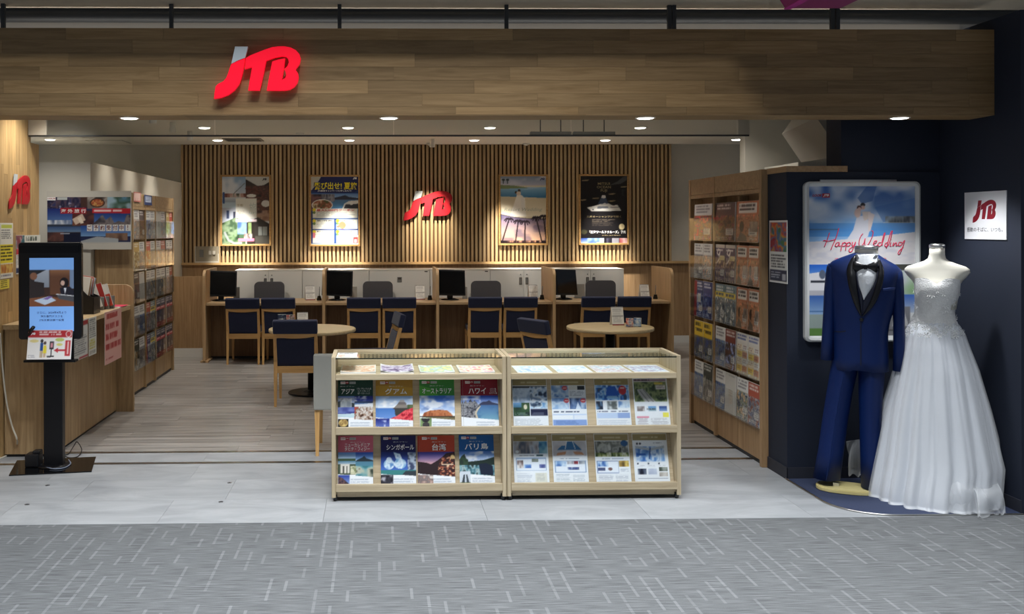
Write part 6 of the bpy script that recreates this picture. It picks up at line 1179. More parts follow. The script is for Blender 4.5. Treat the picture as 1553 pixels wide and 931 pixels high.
def brochure_mesh(kind, w=0.205, h=0.285):
    k = (kind, round(w, 3), round(h, 3))
    if k in BRO: return BRO[k]
    top, cols, extra = KINDS[kind]
    c = Canvas(BNX if w < .3 else 48, BNY, top, 200 + len(BRO))
    c.blotch(0, .34, 1, 1, [tuple(max(0, v * .7) for v in cols[0])] + list(cols) + [tuple(min(255, v * 1.35 + 20) for v in cols[-1])], 9, 12); c.lines(.1, .05, .9, .22, 2, (232, 230, 226), .8, .6); c.rect(.56, .66, .92, .84, (222, 220, 214)); c.lines(.6, .68, .9, .82, 3, (90, 90, 96), .7); c.lines(.06, .88, .9, .97, 2, (232, 230, 224), .6)
    if extra == 'title': c.rect(.1, .06, .9, .3, (226, 222, 214)); c.lines(.14, .09, .86, .27, 2, (40, 34, 34), .9, .6); c.ell(.25, .62, .1, .13, (60, 34, 28)); c.poly([(.05, .98), (.2, .75), (.45, .85), (.5, .98)], (110, 96, 84)); c.blotch(.6, .5, .95, .75, [(120, 110, 104), (206, 180, 160)], 5, 5); c.lines(.6, .8, .95, .95, 3, (230, 220, 205), .7)
    if extra == 'white': c.rect(.0, .0, 1, .32, (226, 226, 222)); c.lines(.1, .05, .9, .28, 3, (90, 90, 96), .7, .5)
    if extra == 'plain': c.rect(0, 0, 1, 1, (206, 204, 196)); c.lines(.3, .05, .9, .09, 1, (110, 110, 110), .7); c.lines(.3, .4, .7, .6, 3, (170, 168, 160), .6)
    if extra == 'nine': c.rect(.05, .0, .95, .1, (206, 200, 190)); c.stroke([(.5, .16), (.3, .14), (.2, .24), (.35, .3), (.5, .2), (.4, .4), (.2, .5)], .03, (230, 226, 222)); c.rect(.5, .3, .95, .42, (214, 200, 150)); c.rect(.05, .72, .95, .74, (200, 196, 190))
    if extra == 'grid':
        for r in range(4):
            for q in range(2): c.rect(.06 + q * .46, .28 + r * .17, .5 + q * .44, .42 + r * .17, [(226, 214, 190), (200, 140, 110), (236, 206, 90), (220, 220, 216)][(r * 2 + q * 3) % 4]); c.lines(.1 + q * .46, .3 + r * .17, .46 + q * .44, .4 + r * .17, 2, (120, 80, 70), .6)
        c.rect(0, .02, 1, .22, (226, 222, 214)); c.lines(.06, .05, .95, .2, 2, (60, 80, 150), .8)
    if extra == 'band': c.rect(0, .2, 1, .34, (226, 200, 60)); c.lines(.08, .23, .92, .31, 1, (40, 60, 120), .8, .8)
    if extra == 'yellowtop': c.rect(0, 0, 1, .42, (222, 186, 40)); c.lines(.08, .06, .92, .36, 2, (70, 56, 20), .85, .6)
    if extra == 'redwhite': c.rect(0, .02, .3, 1, (150, 36, 40)); c.lines(.36, .05, .95, .3, 3, (210, 210, 214), .7); c.rect(.42, .36, .75, .6, (206, 206, 200))
    if extra == 'redband': c.rect(0, .28, 1, .4, (170, 40, 46)); c.lines(.08, .3, .95, .38, 1, (236, 220, 220), .9, .7); c.rect(0, .84, 1, 1, (160, 36, 44)); c.lines(.1, .88, .9, .96, 1, (230, 210, 210), .7)
    BRO[k] = c.mesh(w - .004, h - .002, None, None, .001); return BRO[k]
KINDS = {'orange': ((190, 110, 70), [(196, 130, 92), (214, 160, 120), (176, 104, 70)], 'title'), 'purple': ((70, 56, 90), [(70, 60, 96), (130, 110, 140), (60, 50, 60), (150, 130, 110)], 'nine'), 'teal': ((90, 120, 130), [(90, 110, 130), (150, 170, 180), (70, 84, 96), (180, 180, 170)], 'band'), 'red and blue': ((36, 50, 100), [(40, 56, 110), (60, 80, 140), (110, 120, 150)], 'redwhite'), 'dark blue': ((30, 44, 110), [(30, 44, 110), (44, 70, 150), (80, 96, 130)], None),
         'yellow topped': ((222, 186, 40), [(60, 90, 150), (90, 110, 80), (150, 130, 110), (40, 60, 110)], 'yellowtop'), 'white and blue': ((226, 226, 222), [(60, 90, 150), (110, 140, 180), (90, 100, 110)], 'white'), 'brown': ((130, 60, 50), [(120, 60, 50), (70, 70, 60), (80, 90, 130), (120, 130, 170)], None), 'patchwork': ((220, 216, 206), [(226, 206, 170), (214, 190, 150), (206, 214, 206)], 'grid'), 'dark green': ((52, 58, 50), [(40, 46, 40), (84, 88, 76), (120, 116, 100)], None), 'plain white': ((206, 204, 196), [(206, 204, 196)] * 2, 'plain'),
         'photo collage': ((150, 150, 120), [(60, 80, 110), (200, 200, 196), (96, 110, 70), (170, 140, 110)], 'white'), 'red photo': ((176, 84, 64), [(176, 90, 70), (110, 104, 110), (206, 204, 206), (60, 70, 100)], None), 'sample sheet': ((150, 90, 50), [(190, 120, 60), (120, 70, 40), (60, 60, 110), (206, 60, 60)], 'white'), 'dark collage': ((60, 44, 44), [(40, 34, 40), (110, 70, 56), (150, 130, 60), (90, 30, 40)], None), 'pale collage': ((190, 186, 180), [(170, 170, 170), (214, 212, 206), (120, 130, 150), (206, 150, 120)], 'white'), 'red banded': ((60, 66, 90), [(56, 60, 84), (120, 110, 110), (70, 76, 110)], 'redband'), 'red and yellow': ((196, 60, 40), [(226, 180, 50), (200, 70, 40), (230, 210, 150)], None), 'grey': ((130, 130, 130), [(110, 110, 112), (160, 160, 160), (90, 92, 100)], 'white'), 'gold': ((196, 160, 60), [(206, 170, 80), (150, 110, 50), (226, 206, 150)], None)}
def brochure(T, xl, row, kind, place, w=0.205, h=None, dx=0.0):
    z0, z1 = ROWZ[row]; h = h or min(z1 - z0, 0.285)
    M = T.matrix_world if False else Matrix.Translation(T.location) @ Matrix.Rotation(T.rotation_euler.z, 4, 'Z')
    p = M @ Vector((xl, 0.004, z0 - 0.0075))
    lab = '%s brochure in the %s row of the tall rack %s' % (kind, ROWN[row], place)
    t = thing('brochure', lab, 'brochure', p, T.rotation_euler.z, '%s row of brochures in the tall rack %s' % (ROWN[row], place))
    t.rotation_euler = (-0.03, 0, T.rotation_euler.z)
    box('pages', -w / 2 + .002, w / 2 - .002, 0, 0.007, 0, h, PAGES, t); obj('cover', brochure_mesh(kind, w, h), PRINT, t, (0, -0.0007, 0))
    return t
# right rack: faces -x, runs from far to near
RY0, RY1, RX = 7.775, 6.295, 2.55
L = RY0 - RY1
fl = lambda Y: RY0 - Y
c1, c2 = fl(at_x(1082, 400, RX).y), fl(at_x(1114, 400, RX).y)
PL = 'beside the navy wall'
T = rack('brochure_rack', 'tall wooden brochure rack beside the navy wall', (RX, RY0, 0), -PI / 2, L, [0.04, c1, c2, L - 0.04], [c1], 0.30, 1.98, RACKW, RACKX)
T.location = (RX, RY0, 0)
mid = lambda a, b: (a + b) / 2
cs = [0.05, c1, c2, L - 0.045]
RIGHT = [[['sample sheet'], ['dark collage'], ['orange']], [['grey', 'pale collage'], ['purple', 'purple'], ['orange', 'orange']], [['red and blue', 'dark blue'], ['teal', 'teal'], ['orange', 'orange']], [['yellow topped', 'yellow topped'], ['white and blue', 'brown'], ['patchwork', 'patchwork']], [['white and blue', 'dark green'], ['white and blue', 'plain white'], ['photo collage', 'red photo']]]
for r, rowk in enumerate(RIGHT):
    for ci, kinds in enumerate(rowk):
        a, b_ = cs[ci] + .014, cs[ci + 1] - .008
        if len(kinds) == 1: brochure(T, (a + b_) / 2, r, kinds[0], PL, min(b_ - a, .40))
        else:
            ww = min(.205, (b_ - a) / 2)
            for q, kd in enumerate(kinds): brochure(T, (a + b_) / 2 + (-.5, .5)[q] * (ww + .002), r, kd, PL, ww - .001)
t = None
# left rack: faces +x, runs from near to far
LY0, LY1, LRX = 9.045, 10.87, -2.30
L2 = LY1 - LY0
PL2 = 'before the white partition'
cl = [0.04] + [at_x(p, 400, LRX).y - LY0 for p in (221.7, 236.7, 253)] + [L2 - 0.04]
T2 = rack('brochure_rack', 'tall wooden brochure rack before the white partition', (LRX, LY0, 0), PI / 2, L2, cl, [cl[1], cl[2]], 0.355, 1.935, COUNTW, wood('counter_wood_y', (188, 160, 120), (154, 124, 88), 'Y', 0.45, 0.04))
LEFT = [[('pale collage', 'dark collage'), ('white and blue', 'pale collage'), ('plain white', 'pale collage'), ('gold', 'red and yellow')], [('gold', 'pale collage'), ('red and yellow', 'grey'), ('pale collage', 'red photo'), ('grey', 'pale collage')], [('dark collage', 'plain white'), ('grey', 'photo collage'), ('grey', 'photo collage'), ('pale collage', 'red photo')], [('grey', 'white and blue'), ('red photo', 'teal'), ('red banded', 'red banded'), ('red banded', 'red banded')], [('dark green', 'grey'), ('red and blue', 'teal'), ('red banded', 'red banded'), ('red banded', 'red banded')]]
for r, rowk in enumerate(LEFT):
    for ci, kinds in enumerate(rowk):
        a, b_ = cl[ci] + .014, cl[ci + 1] - .006; ww = min(.205, (b_ - a) / 2)
        for q, kd in enumerate(kinds): brochure(T2, (a + b_) / 2 + (-.5, .5)[q] * (ww + .002), r, kd, PL2, ww - .001)
# header signs on the left rack
def head_sign(label, x0, x1, y0, y1, cv):
    X = LRX + 0.004; return wall_sheet('header_sign', label, x0, y0, x1, y1, cv, X)
c = Canvas(20, 20, (206, 120, 110), 300); c.lines(.08, .1, .92, .9, 1, (226, 200, 190), .9, .9); [c.rect(.08 + k * .23, .1, .2 + k * .23, .9, (226, 190, 180)) for k in range(4)]
head_sign('pink and white category sign on the rack header', 202.5, 213.5, 291.5, 306, c)
c = Canvas(18, 24, (40, 60, 110), 301); c.rect(.15, .15, .85, .7, (190, 200, 220)); c.lines(.2, .2, .8, .66, 3, (90, 110, 150), .7)
head_sign('blue category sign on the rack header', 219, 230.5, 296, 311, c)
# dark slim frame and low panel on the partition beyond the rack
t = thing('door_frame', 'slim dark wooden upright on the white partition beyond the rack', 'frame', (WX, 10.95, 0)); box('upright', 0, 0.03, 0, 0.06, 0.0, 1.85, DESKW, t); box('cross_head', 0, 0.03, .061, 0.2, 1.79, 1.85, DESKW, t)
# ------------------------------------------------------------------ groom: suit on a headless form (local metres, faces -y)
SUITC = mat('suit_cloth', (6, 33, 86), 0.5, noise=0.10, nscale=420, bump=0.04, bscale=900, spec=0.3)
SATIN = mat('satin_black', (14, 15, 20), 0.35)
SHIRT = mat('shirt_white', (226, 230, 234), 0.6, bump=0.25, bscale=90)
FORM = mat('form_skin', (226, 222, 208), 0.5)
CHROME = mat('chrome', (216, 216, 214), 0.28, 1.0)
VEST = mat('vest_cloth', (11, 18, 42), 0.6)
GYY = 5.70; GX = at_y(1312, 600, GYY).x
ROT = -math.atan2(GX, GYY); CPH = math.cos(math.atan((1312 - PX) / F))      # the figure is turned towards the entrance
t = thing('suit_mannequin', 'headless mannequin in a navy tuxedo with black satin lapels and bow tie', 'mannequin', (GX, GYY, 0), ROT)
k4 = 0.00398
X_ = lambda px_: (px_ - 1312) * k4 * CPH
Z_ = lambda py_: 1.6 - (py_ - 345) * k4
tor = [(562, 1264, 1348, .128), (545, 1263.5, 1348, .127), (525, 1263, 1347, .122), (505, 1263, 1347, .117), (488, 1262, 1350, .116), (470, 1261, 1356, .122), (450, 1260, 1360, .128), (432, 1259, 1362, .126), (418, 1256, 1366, .115), (408, 1255, 1367, .098), (401, 1262, 1360, .086), (396, 1272, 1350, .078), (391, 1284, 1340, .070), (386, 1296, 1332, .062)]
def torso_ring(py_, a, b, ry, n=56):
    return oval((X_(a) + X_(b)) / 2, 0, Z_(py_), (X_(b) - X_(a)) / 2, ry, n, 2.35, -0.06 if py_ < 412 else 0.0)
rings = [torso_ring(*r) for r in tor]
# rounded cut-away front of the hem
def hemshift(p):
    x, y, z = p; d = abs(x + 0.021)
    return (x, y, z + (0.06 * max(0, 1 - d / 0.055) ** 1.3 if y < 0 and z < Z_(555) else 0))
rings[0] = [hemshift(p) for p in rings[0]]
obj('jacket_body', loft(rings), SUITC, t)
def front_y(x, z):
    py_ = 345 + (1.6 - z) / k4
    for (p0, a0, b0, r0), (p1, a1, b1, r1) in zip(tor, tor[1:]):
        if p1 <= py_ <= p0:
            f = (p0 - py_) / (p0 - p1); a, b, r = a0 + (a1 - a0) * f, b0 + (b1 - b0) * f, r0 + (r1 - r0) * f
            cx_, rx_ = (X_(a) + X_(b)) / 2, (X_(b) - X_(a)) / 2; u = min(.999, abs((x - cx_) / rx_)); return -r * (1 - u ** 2.35) ** (1 / 2.35)
    return -0.06
def strip(L_, R_, off, n=26, m=7, th=0.004):
    # surface patch between two pixel polylines, lying on the jacket front
    def samp(pl, f):
        f *= len(pl) - 1; i = min(int(f), len(pl) - 2); g = f - i; return (pl[i][0] + (pl[i + 1][0] - pl[i][0]) * g, pl[i][1] + (pl[i + 1][1] - pl[i][1]) * g)
    L_ = [tuple(p)[:2] for p in smooth_path([(a, b, 0) for a, b in L_], 6)]; R_ = [tuple(p)[:2] for p in smooth_path([(a, b, 0) for a, b in R_], 6)]
    vs, fs = [], []
    for i in range(n + 1):
        p, q = samp(L_, i / n), samp(R_, i / n)
        for j in range(m + 1):
            g = j / m; x = X_(p[0] + (q[0] - p[0]) * g); z = Z_(p[1] + (q[1] - p[1]) * g); e = math.sin(PI * g) * th
            vs.append((x, front_y(x, z) - off - e, z))
    for i in range(n):
        for j in range(m): a = i * (m + 1) + j; fs.append((a, a + m + 1, a + m + 2, a + 1))
    me = mesh('strip', vs, fs, True)
    bm = bmesh.new(); bm.from_mesh(me); bmesh.ops.recalc_face_normals(bm, faces=list(bm.faces)); r = bmesh.ops.solidify(bm, geom=list(bm.faces), thickness=0.002); bm.to_mesh(me); bm.free()
    me.polygons.foreach_set('use_smooth', [True] * len(me.polygons)); return me
obj('shirt', strip([(1300, 387), (1299, 400), (1299, 415), (1303, 435), (1310.2, 454)], [(1330, 387), (1331, 400), (1330, 415), (1325, 432), (1311, 454)], 0.004, th=0.012), SHIRT, t)
obj('waistcoat', strip([(1298, 412), (1300, 430), (1304, 452), (1306.5, 478)], [(1300, 412), (1303, 432), (1309, 451), (1309.5, 472)], 0.009), VEST, t)
obj('waistcoat', strip([(1330, 408), (1327, 428), (1315, 448), (1309.5, 456)], [(1332.5, 408), (1330, 430), (1322, 455), (1309.5, 478)], 0.009), VEST, t)
obj('lapel', strip([(1292, 393), (1285.5, 408), (1287, 431), (1296, 460), (1306.5, 480)], [(1298.5, 388), (1298.5, 412), (1300, 432), (1304, 456), (1307.5, 478)], 0.012, th=0.008), SATIN, t)
obj('lapel', strip([(1331, 392), (1332, 414), (1328, 434), (1319, 458), (1308, 478)], [(1335.5, 396), (1340.5, 411), (1337.5, 433), (1326.5, 460), (1308.5, 480)], 0.012, th=0.008), SATIN, t)
obj('front_seam', strip([(1305.2, 484), (1305, 520), (1305, 552)], [(1306.6, 484), (1306.6, 520), (1306.6, 552)], 0.003, th=0.001), VEST, t)
obj('jacket_button', lathe([(0.011, 0), (0.011, 0.004), (0.007, 0.006)], 16), SATIN, t, (X_(1307), front_y(X_(1307), Z_(484)) - 0.004, Z_(484)), (PI / 2, 0, 0))
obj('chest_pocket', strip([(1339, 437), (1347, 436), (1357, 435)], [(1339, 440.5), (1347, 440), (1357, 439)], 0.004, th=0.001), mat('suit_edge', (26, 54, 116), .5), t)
obj('hip_pocket', strip([(1265, 504), (1275, 503), (1283, 501.5)], [(1265, 505.5), (1275, 504.5), (1283, 503)], 0.003, th=0.001), VEST, t)
def limb(rows, ry, n=24, p=2.2):
    return loft([oval((X_(a) + X_(b)) / 2, cy, Z_(py_), (X_(b) - X_(a)) / 2, r, n, p) for (py_, a, b, cy), r in zip(rows, ry)])
sl = obj('sleeve', limb([(402, 1256, 1268, 0), (407, 1253.5, 1274, 0), (418, 1251.5, 1275, .0), (445, 1249, 1270, .0), (480, 1247.5, 1267, -.005), (515, 1245.5, 1265, -.018), (549, 1243.5, 1263.5, -.028)], (.03, .055, .06, .055, .05, .046, .043)), SUITC, t)
sr = obj('sleeve', limb([(409, 1354, 1366, 0), (414, 1349, 1368.5, 0), (425, 1348, 1370, .0), (450, 1352, 1371, .0), (485, 1354, 1371.5, -.005), (525, 1354, 1372, -.018), (560, 1353, 1372, -.028)], (.03, .055, .06, .055, .05, .046, .043)), SUITC, t)
for s, px_, py_ in ((sl, 1262, 541), (sr, 1371.5, 552)):
    for q in range(3): obj('cuff_button', lathe([(.006, 0), (.006, .003)], 10), SATIN, s, (X_(px_), -.045 + .004 * q, Z_(py_ - q * 4)), (PI / 2, 0, 0))
def trouser(rows, ry):
    # tapering leg with a pressed crease front and back
    R_ = []
    for (py_, a, b, cy), r in zip(rows, ry):
        cx_, rx_ = (X_(a) + X_(b)) / 2, (X_(b) - X_(a)) / 2; ring = []
        for q in range(40):
            th = 2 * PI * q / 40; c_, s_ = math.cos(th), math.sin(th); d = max(0, 1 - abs(c_) / .9)
            ring.append((cx_ + rx_ * math.copysign(abs(c_) ** .9, c_), cy + r * (s_ * .82 + math.copysign(.24 * d ** 1.6, s_)), Z_(py_)))
        R_.append(ring)
    return loft(R_)
obj('trouser_leg', trouser([(512, 1268, 1308, 0), (545, 1262, 1306, 0), (565, 1258.5, 1301, 0), (600, 1252.5, 1293, 0), (640, 1246, 1286, 0), (690, 1239, 1279.5, -.005), (731, 1231, 1274, -.012)], (.08, .09, .095, .088, .08, .078, .09)), SUITC, t)
obj('trouser_leg', trouser([(512, 1302, 1342, 0), (545, 1301, 1343, 0), (565, 1301.5, 1342, 0), (600, 1302, 1339, 0), (640, 1303, 1337, 0), (690, 1304, 1338, -.005), (738, 1305, 1341, -.012)], (.08, .09, .095, .088, .08, .078, .09)), SUITC, t)
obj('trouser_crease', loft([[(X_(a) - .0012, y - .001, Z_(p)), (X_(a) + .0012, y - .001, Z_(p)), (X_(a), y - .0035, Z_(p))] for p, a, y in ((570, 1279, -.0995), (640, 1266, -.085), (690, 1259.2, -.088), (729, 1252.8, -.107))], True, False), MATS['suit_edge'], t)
nk = obj('neck', loft([oval(X_(1314.5), .005, Z_(p), r, r * .95, 28, 2) for p, r in ((402, .066), (392, .064), (384, .063), (378, .064))]), FORM, t)
obj('neck_cap', loft([oval(X_(1314.5), .005, Z_(p), r, r * .95, 28, 2) for p, r in ((379, .066), (376, .066), (374.5, .06), (374, .03))]), CHROME, nk)
# wing collar and bow tie
col = loft([oval(X_(1314), -.004, Z_(p), r, r * 1.06, 32, 2) for p, r in ((404, .076), (394, .072), (386, .070))], False); obj('collar', col, SHIRT, t)
for s in (-1, 1):
    obj('collar_wing', mesh('wing', [(X_(1314) + s * .004, -.088, Z_(404)), (X_(1314) + s * .062, -.078, Z_(405)), (X_(1314) + s * .064, -.062, Z_(389)), (X_(1314) + s * .05, -.078, Z_(387))], [(0, 1, 2, 3)]), SHIRT, t)
    bw = loft([[(X_(1313) + s * u, -.104 + dy, Z_(405.5) + z_ * hh) for dy, z_ in ((-.008, -1), (-.012, 0), (-.008, 1), (.008, 1), (.012, 0), (.008, -1))] for u, hh in ((.004, .012), (.02, .018), (.045, .030), (.066, .033))], True, True); obj('bow_tie_wing', bw, SATIN, t)
obj('bow_tie_knot', boxmesh(.022, .03, .028, .006), SATIN, t, (X_(1313), -.106, Z_(405.5)))
# stand
WOODB = wood('stand_wood', (226, 212, 152), (206, 190, 128), 'X', .4, .02)
pts = []
for i in range(28):
    a = 2 * PI * i / 28; pts.append((X_(1282) + .165 * math.copysign(abs(math.cos(a)) ** .8, math.cos(a)), -.03 + .115 * math.copysign(abs(math.sin(a)) ** .8, math.sin(a))))
m = flat(pts, 0.0065, 0.03); bm = bmesh.new(); bm.from_mesh(m); bmesh.ops.bevel(bm, geom=[e for e in bm.edges if abs(e.verts[0].co.z - e.verts[1].co.z) < 1e-5], offset=.004, segments=2, affect='EDGES'); bm.to_mesh(m); bm.free()
obj('stand_plate', m, WOODB, t); obj('stand_pole', lathe([(0.012, 0.03), (0.012, 0.62)], 14), CHROME, t, (X_(1322), 0.02, 0)); obj('stand_socket', lathe([(0.024, 0.03), (0.02, 0.06)], 14), CHROME, t, (X_(1322), .02, 0)); box('stand_bracket', X_(1263), X_(1272), -.06, -.04, .03, .05, CHROME, t)

# ------------------------------------------------------------------ bride: strapless gown on a headless form
def gown_mat(name, col, al=1.0, rough=.55):
    m, nt, b = newmat(name); b.inputs['Base Color'].default_value = srgb(col); b.inputs['Roughness'].default_value = rough; b.inputs['Sheen Weight'].default_value = .3
    if al < 1:
        tr = nt.nodes.new('ShaderNodeBsdfTransparent'); mx = nt.nodes.new('ShaderNodeMixShader'); mx.inputs['Fac'].default_value = al
        nt.links.new(tr.outputs[0], mx.inputs[1]); nt.links.new(b.outputs[0], mx.inputs[2]); nt.links.new(mx.outputs[0], nt.nodes['Material Output'].inputs['Surface'])
    MATS[name] = m; return m
GOWN = gown_mat('gown_satin', (214, 218, 225), 1, .5); TULLE = gown_mat('tulle', (238, 241, 244), .32, .6)
LACE = mat('lace', (238, 238, 236), .45, noise=.05, nscale=70, bump=.7, bscale=120)
DYY = 5.56
dp = at_y(1421, 700, DYY); ROT = -math.atan2(dp.x, DYY); CPH = math.cos(math.atan((1421 - PX) / F)); t = thing('dress_mannequin', 'headless mannequin in a white strapless wedding gown with lace bodice', 'mannequin', (dp.x, DYY, 0.006), ROT)
kd = 0.003876
X_ = lambda px_: (px_ - 1421) * kd * CPH
Z_ = lambda py_: 1.594 - (py_ - 345) * kd
def bring(py_, a, b, ry, cy=0.0, n=48, p=2.2): return oval((X_(a) + X_(b)) / 2, cy, Z_(py_), (X_(b) - X_(a)) / 2, ry, n, p)
bust = [(470, 1390, 1451, .085, -.01), (445, 1388, 1455, .10, -.015), (434, 1387, 1456, .10, -.012), (427, 1382, 1461, .09, 0), (421, 1376, 1467, .08, .0), (415, 1371.5, 1472, .07, .0), (410, 1372, 1471, .064, .0), (406, 1377, 1465, .06, .0), (402, 1390, 1452, .056, .0), (398, 1402, 1441, .052, .0), (394, 1408, 1435.5, .05, .0), (388, 1409.8, 1434, .047, .0), (377, 1410, 1434, .047, .0)]
bo = obj('bust_form', loft([bring(*r) for r in bust]), FORM, t)
obj('neck_cap', loft([bring(378, 1409.6, 1434.4, .048), bring(373.5, 1409.6, 1434.4, .048), bring(372, 1412, 1432, .04), bring(371.5, 1418, 1426, .016)]), CHROME, bo)
bod = [(492, 1383, 1452, .108, 0), (484, 1385.5, 1450, .100, 0), (476, 1387, 1449, .098, 0), (462, 1387.5, 1451, .104, -.006), (448, 1387, 1456, .118, -.014), (438, 1386.5, 1457, .120, -.015), (431, 1386, 1457.5, .112, -.012), (427, 1385.5, 1458, .105, -.01)]
rg = [bring(*r, n=64) for r in bod]
def sweet(p):   # sweetheart neckline
    x, y, z = p; u = abs(x) / .13
    return (x, y, z + (0.016 * math.cos(u * PI - PI * .55) - .016 * max(0, 1 - u * 3) if y < 0 else -0.02))
rg[-1] = [sweet(p) for p in rg[-1]]
bd = obj('bodice', loft(rg, False), LACE, t)
random.seed(4)
# lace flowers along the waist and bodice: small petals, one part
vs, fs = [], []
def petal(cx_, cy_, cz_, ang, s, up):
    o_ = len(vs); nrm = Vector((math.cos(ang), math.sin(ang), .15)); tg = Vector((-math.sin(ang), math.cos(ang), 0)); b3 = nrm.cross(tg)
    for q in range(5):
        a = 2 * PI * q / 5 + up; c_ = Vector((cx_, cy_, cz_)) + (tg * math.cos(a) + b3 * math.sin(a)) * s
        for d in ((tg * math.cos(a + .6) + b3 * math.sin(a + .6)) * s * .7, (tg * math.cos(a) + b3 * math.sin(a)) * s * .8, (tg * math.cos(a - .6) + b3 * math.sin(a - .6)) * s * .7, -(tg * math.cos(a) + b3 * math.sin(a)) * s):
            vs.append(tuple(c_ + d + nrm * (.003 if len(vs) % 4 < 3 else .0)))
        fs.append((o_ + q * 4, o_ + q * 4 + 1, o_ + q * 4 + 2, o_ + q * 4 + 3))
def ring_at(py_, extra=0.0):
    allr = sorted(bod + skirt0, key=lambda r: r[0])
    for r0, r1 in zip(allr, allr[1:]):
        if r0[0] <= py_ <= r1[0]:
            f = (py_ - r0[0]) / max(1e-6, r1[0] - r0[0]); return [r0[i] + (r1[i] - r0[i]) * f for i in range(5)]
    return list(allr[-1])
skirt0 = [(495, 1379, 1455, .118, 0), (507, 1372.5, 1463, .145, .0), (530, 1366, 1471, .175, .0), (560, 1358, 1482, .205, .0), (620, 1341, 1498, .255, .0), (700, 1325, 1516, .30, -.01), (745, 1316, 1512, .325, -.02), (768, 1315, 1512, .335, -.02)]
for i in range(150):
    a = -PI * (.1 + .8 * random.random()) if i < 140 else random.random() * PI
    py_ = random.choice([482, 485, 488, 490, 492, 494, 497, 500, 503, 507]) + random.random() * 2 if i < 110 or i >= 140 else 440 + random.random() * 44
    r = ring_at(py_); rx_ = (X_(r[2]) - X_(r[1])) / 2; petal((X_(r[1]) + X_(r[2])) / 2 + (rx_ + .006) * math.cos(a), r[4] + (r[3] + .006) * math.sin(a), Z_(py_), a, .006 + .004 * random.random(), random.random() * 6)
tag(obj('lace_trim', mesh('lace', vs, fs), mat('lace_flower', (232, 232, 230), .5), t), kind='stuff')
WALLD = XR - dp.x - 0.012
def inside(x, y):
    # keep the cloth on this side of the navy wall
    over = x * math.cos(ROT) - y * math.sin(ROT) - WALLD
    return (x - max(0, over) * math.cos(ROT), y + max(0, over) * math.sin(ROT))
def skirt(scale, amp, seed, rows, n=220, hem=0.0, a_rng=(7, 11, 17)):
    rs = np.random.RandomState(seed); ph = rs.rand(8) * 6.28; R_ = []
    ks = [rows[0]] + [x for r0, r1 in zip(rows, rows[1:]) for x in [tuple(r0[i] + (r1[i] - r0[i]) * f for i in range(5)) for f in (.25, .5, .75, 1)]]
    for (py_, a, b, ry, cy) in ks:
        ring = []; d = min(1, max(0, (py_ - 488) / 230.0)); cx_ = (X_(a) + X_(b)) / 2; rx_ = (X_(b) - X_(a)) / 2
        for i in range(n):
            th = 2 * PI * i / n
            g1 = abs(math.sin(a_rng[0] * th / 2 + ph[0] + .5 * d)) ** .7; g2 = abs(math.sin(a_rng[1] * th / 2 + ph[1] - .7 * d)) ** .6; g3 = math.sin(a_rng[2] * th + ph[2] - .8 * d)
            w = amp * d ** .55 * (.62 * g1 + .5 * g2 + .16 * g3 - .75)
            f = scale * (1 + w) ; zz_ = Z_(py_) + (hem * math.sin(13 * th + ph[4]) if py_ > 760 else 0)
            ring.append((*inside(cx_ + rx_ * f * math.cos(th), cy + ry * f * math.sin(th)), max(zz_, .0015)))
        R_.append(ring)
    return loft(R_, False)
sk = obj('skirt', skirt(.985, .15, 3, [(490, 1382, 1453, .110, 0)] + skirt0, hem=.004, a_rng=(16, 25, 23)), GOWN, t)
ov = obj('tulle_overlay', skirt(1.022, .15, 3, [(493, 1380.5, 1454, .114, 0)] + skirt0[1:] , hem=.008, a_rng=(16, 25, 23)), TULLE, t)
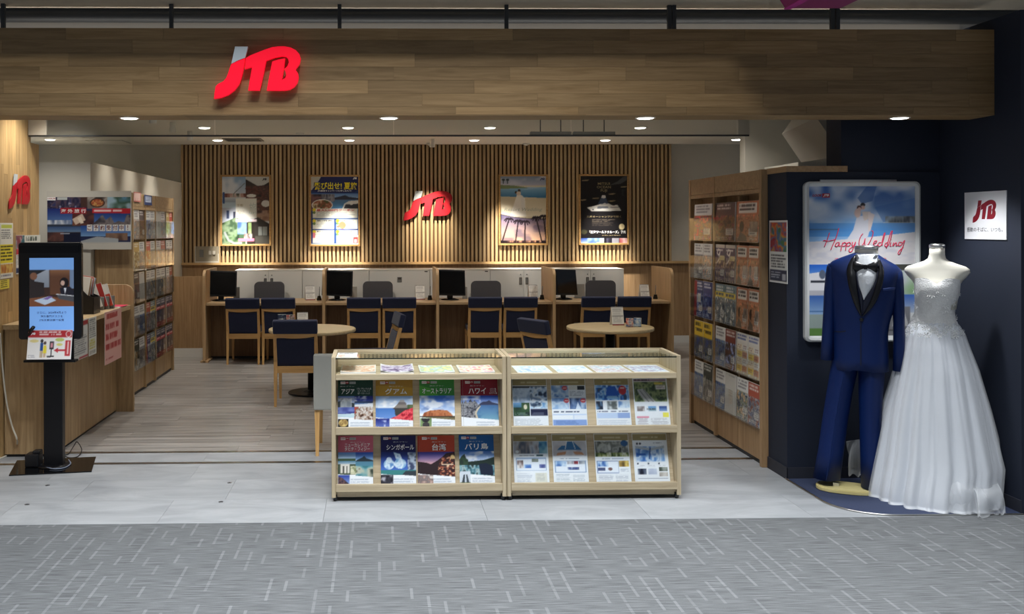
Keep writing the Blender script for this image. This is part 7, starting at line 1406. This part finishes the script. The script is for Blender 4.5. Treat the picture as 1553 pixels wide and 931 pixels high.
# gathered train spilling to the wall side
def train(rows, seed, n=90, m=26):
    # rows of (px, py, y) across, gathered in waves
    rs = np.random.RandomState(seed); ph = rs.rand(6) * 6.28; vs, fs = [], []
    P_ = [Vector((X_(a), c_, max(Z_(b), .004))) for a, b, c_ in rows[0]]; Q_ = [Vector((X_(a), c_, max(Z_(b), .004))) for a, b, c_ in rows[1]]
    A_, B_ = smooth_path(P_, 30), smooth_path(Q_, 30)
    for j in range(m + 1):
        g = j / m
        for i in range(n + 1):
            f = i / n; p = A_[int(f * (len(A_) - 1))] * (1 - g) + B_[int(f * (len(B_) - 1))] * g
            wv = (.034 * math.sin(4.2 * f * PI + ph[0] + 1.6 * g) + .02 * math.sin(7.5 * f * PI + ph[1] - 2.2 * g)) * (.25 + .9 * g)
            vs.append((*inside(p.x + .4 * wv, p.y - .045 * math.sin(PI * min(1, g * 1.1)) + wv), max(p.z + .03 * math.sin(PI * g) + (.010 * math.sin(17 * f * PI + ph[2]) if g > .85 else 0), .003)))
    for j in range(m):
        for i in range(n): a = j * (n + 1) + i; fs.append((a, a + 1, a + n + 2, a + n + 1))
    return mesh('train', vs, fs, True)
def fold(pts, rad, n=16):
    # soft tapering lobe of gathered cloth
    P_ = smooth_path([(X_(a), c_, Z_(b)) for a, b, c_ in pts], 8); R_ = []
    for i, p in enumerate(P_):
        f = i / (len(P_) - 1); r = rad * (.35 + .65 * math.sin(PI * (.12 + .6 * f))); d = (P_[min(i + 1, len(P_) - 1)] - P_[max(i - 1, 0)]).normalized()
        u = d.cross(Vector((0, 1, 0))).normalized(); v = d.cross(u); ring = []
        for k in range(n):
            th = 2 * PI * k / n; q = p + (u * math.cos(th) + v * math.sin(th) * .7) * r * (1 + .08 * math.sin(3 * th + 5 * f)); ring.append((*inside(q.x, q.y), max(q.z, .003)))
        R_.append(ring)
    return loft(R_)
for pts, rad in (([(1440, 600, -.02), (1478, 690, -.12), (1486, 735, -.18), (1466, 778, -.26)], .032), ([(1452, 610, .03), (1492, 700, -.04), (1506, 748, -.11), (1490, 780, -.2)], .03)):
    obj('train_fold', fold(pts, rad), GOWN, t)
obj('train', train([[(1442, 700, -.23), (1462, 712, -.25), (1484, 720, -.22), (1508, 716, -.13)], [(1434, 774, -.30), (1464, 782, -.32), (1494, 783, -.31), (1518, 781, -.24)]], 5), TULLE, t)
obj('train', train([[(1334, 682, .10), (1306, 684, .10), (1276, 690, .10)], [(1334, 748, .06), (1306, 745, .06), (1280, 735, .06)]], 8), TULLE, t)
obj('stand_plate', lathe([(.15, 0), (.15, .012), (.05, .02)], 28), CHROME, t); obj('stand_pole', lathe([(.014, .02), (.014, 1.1)], 12), CHROME, t)
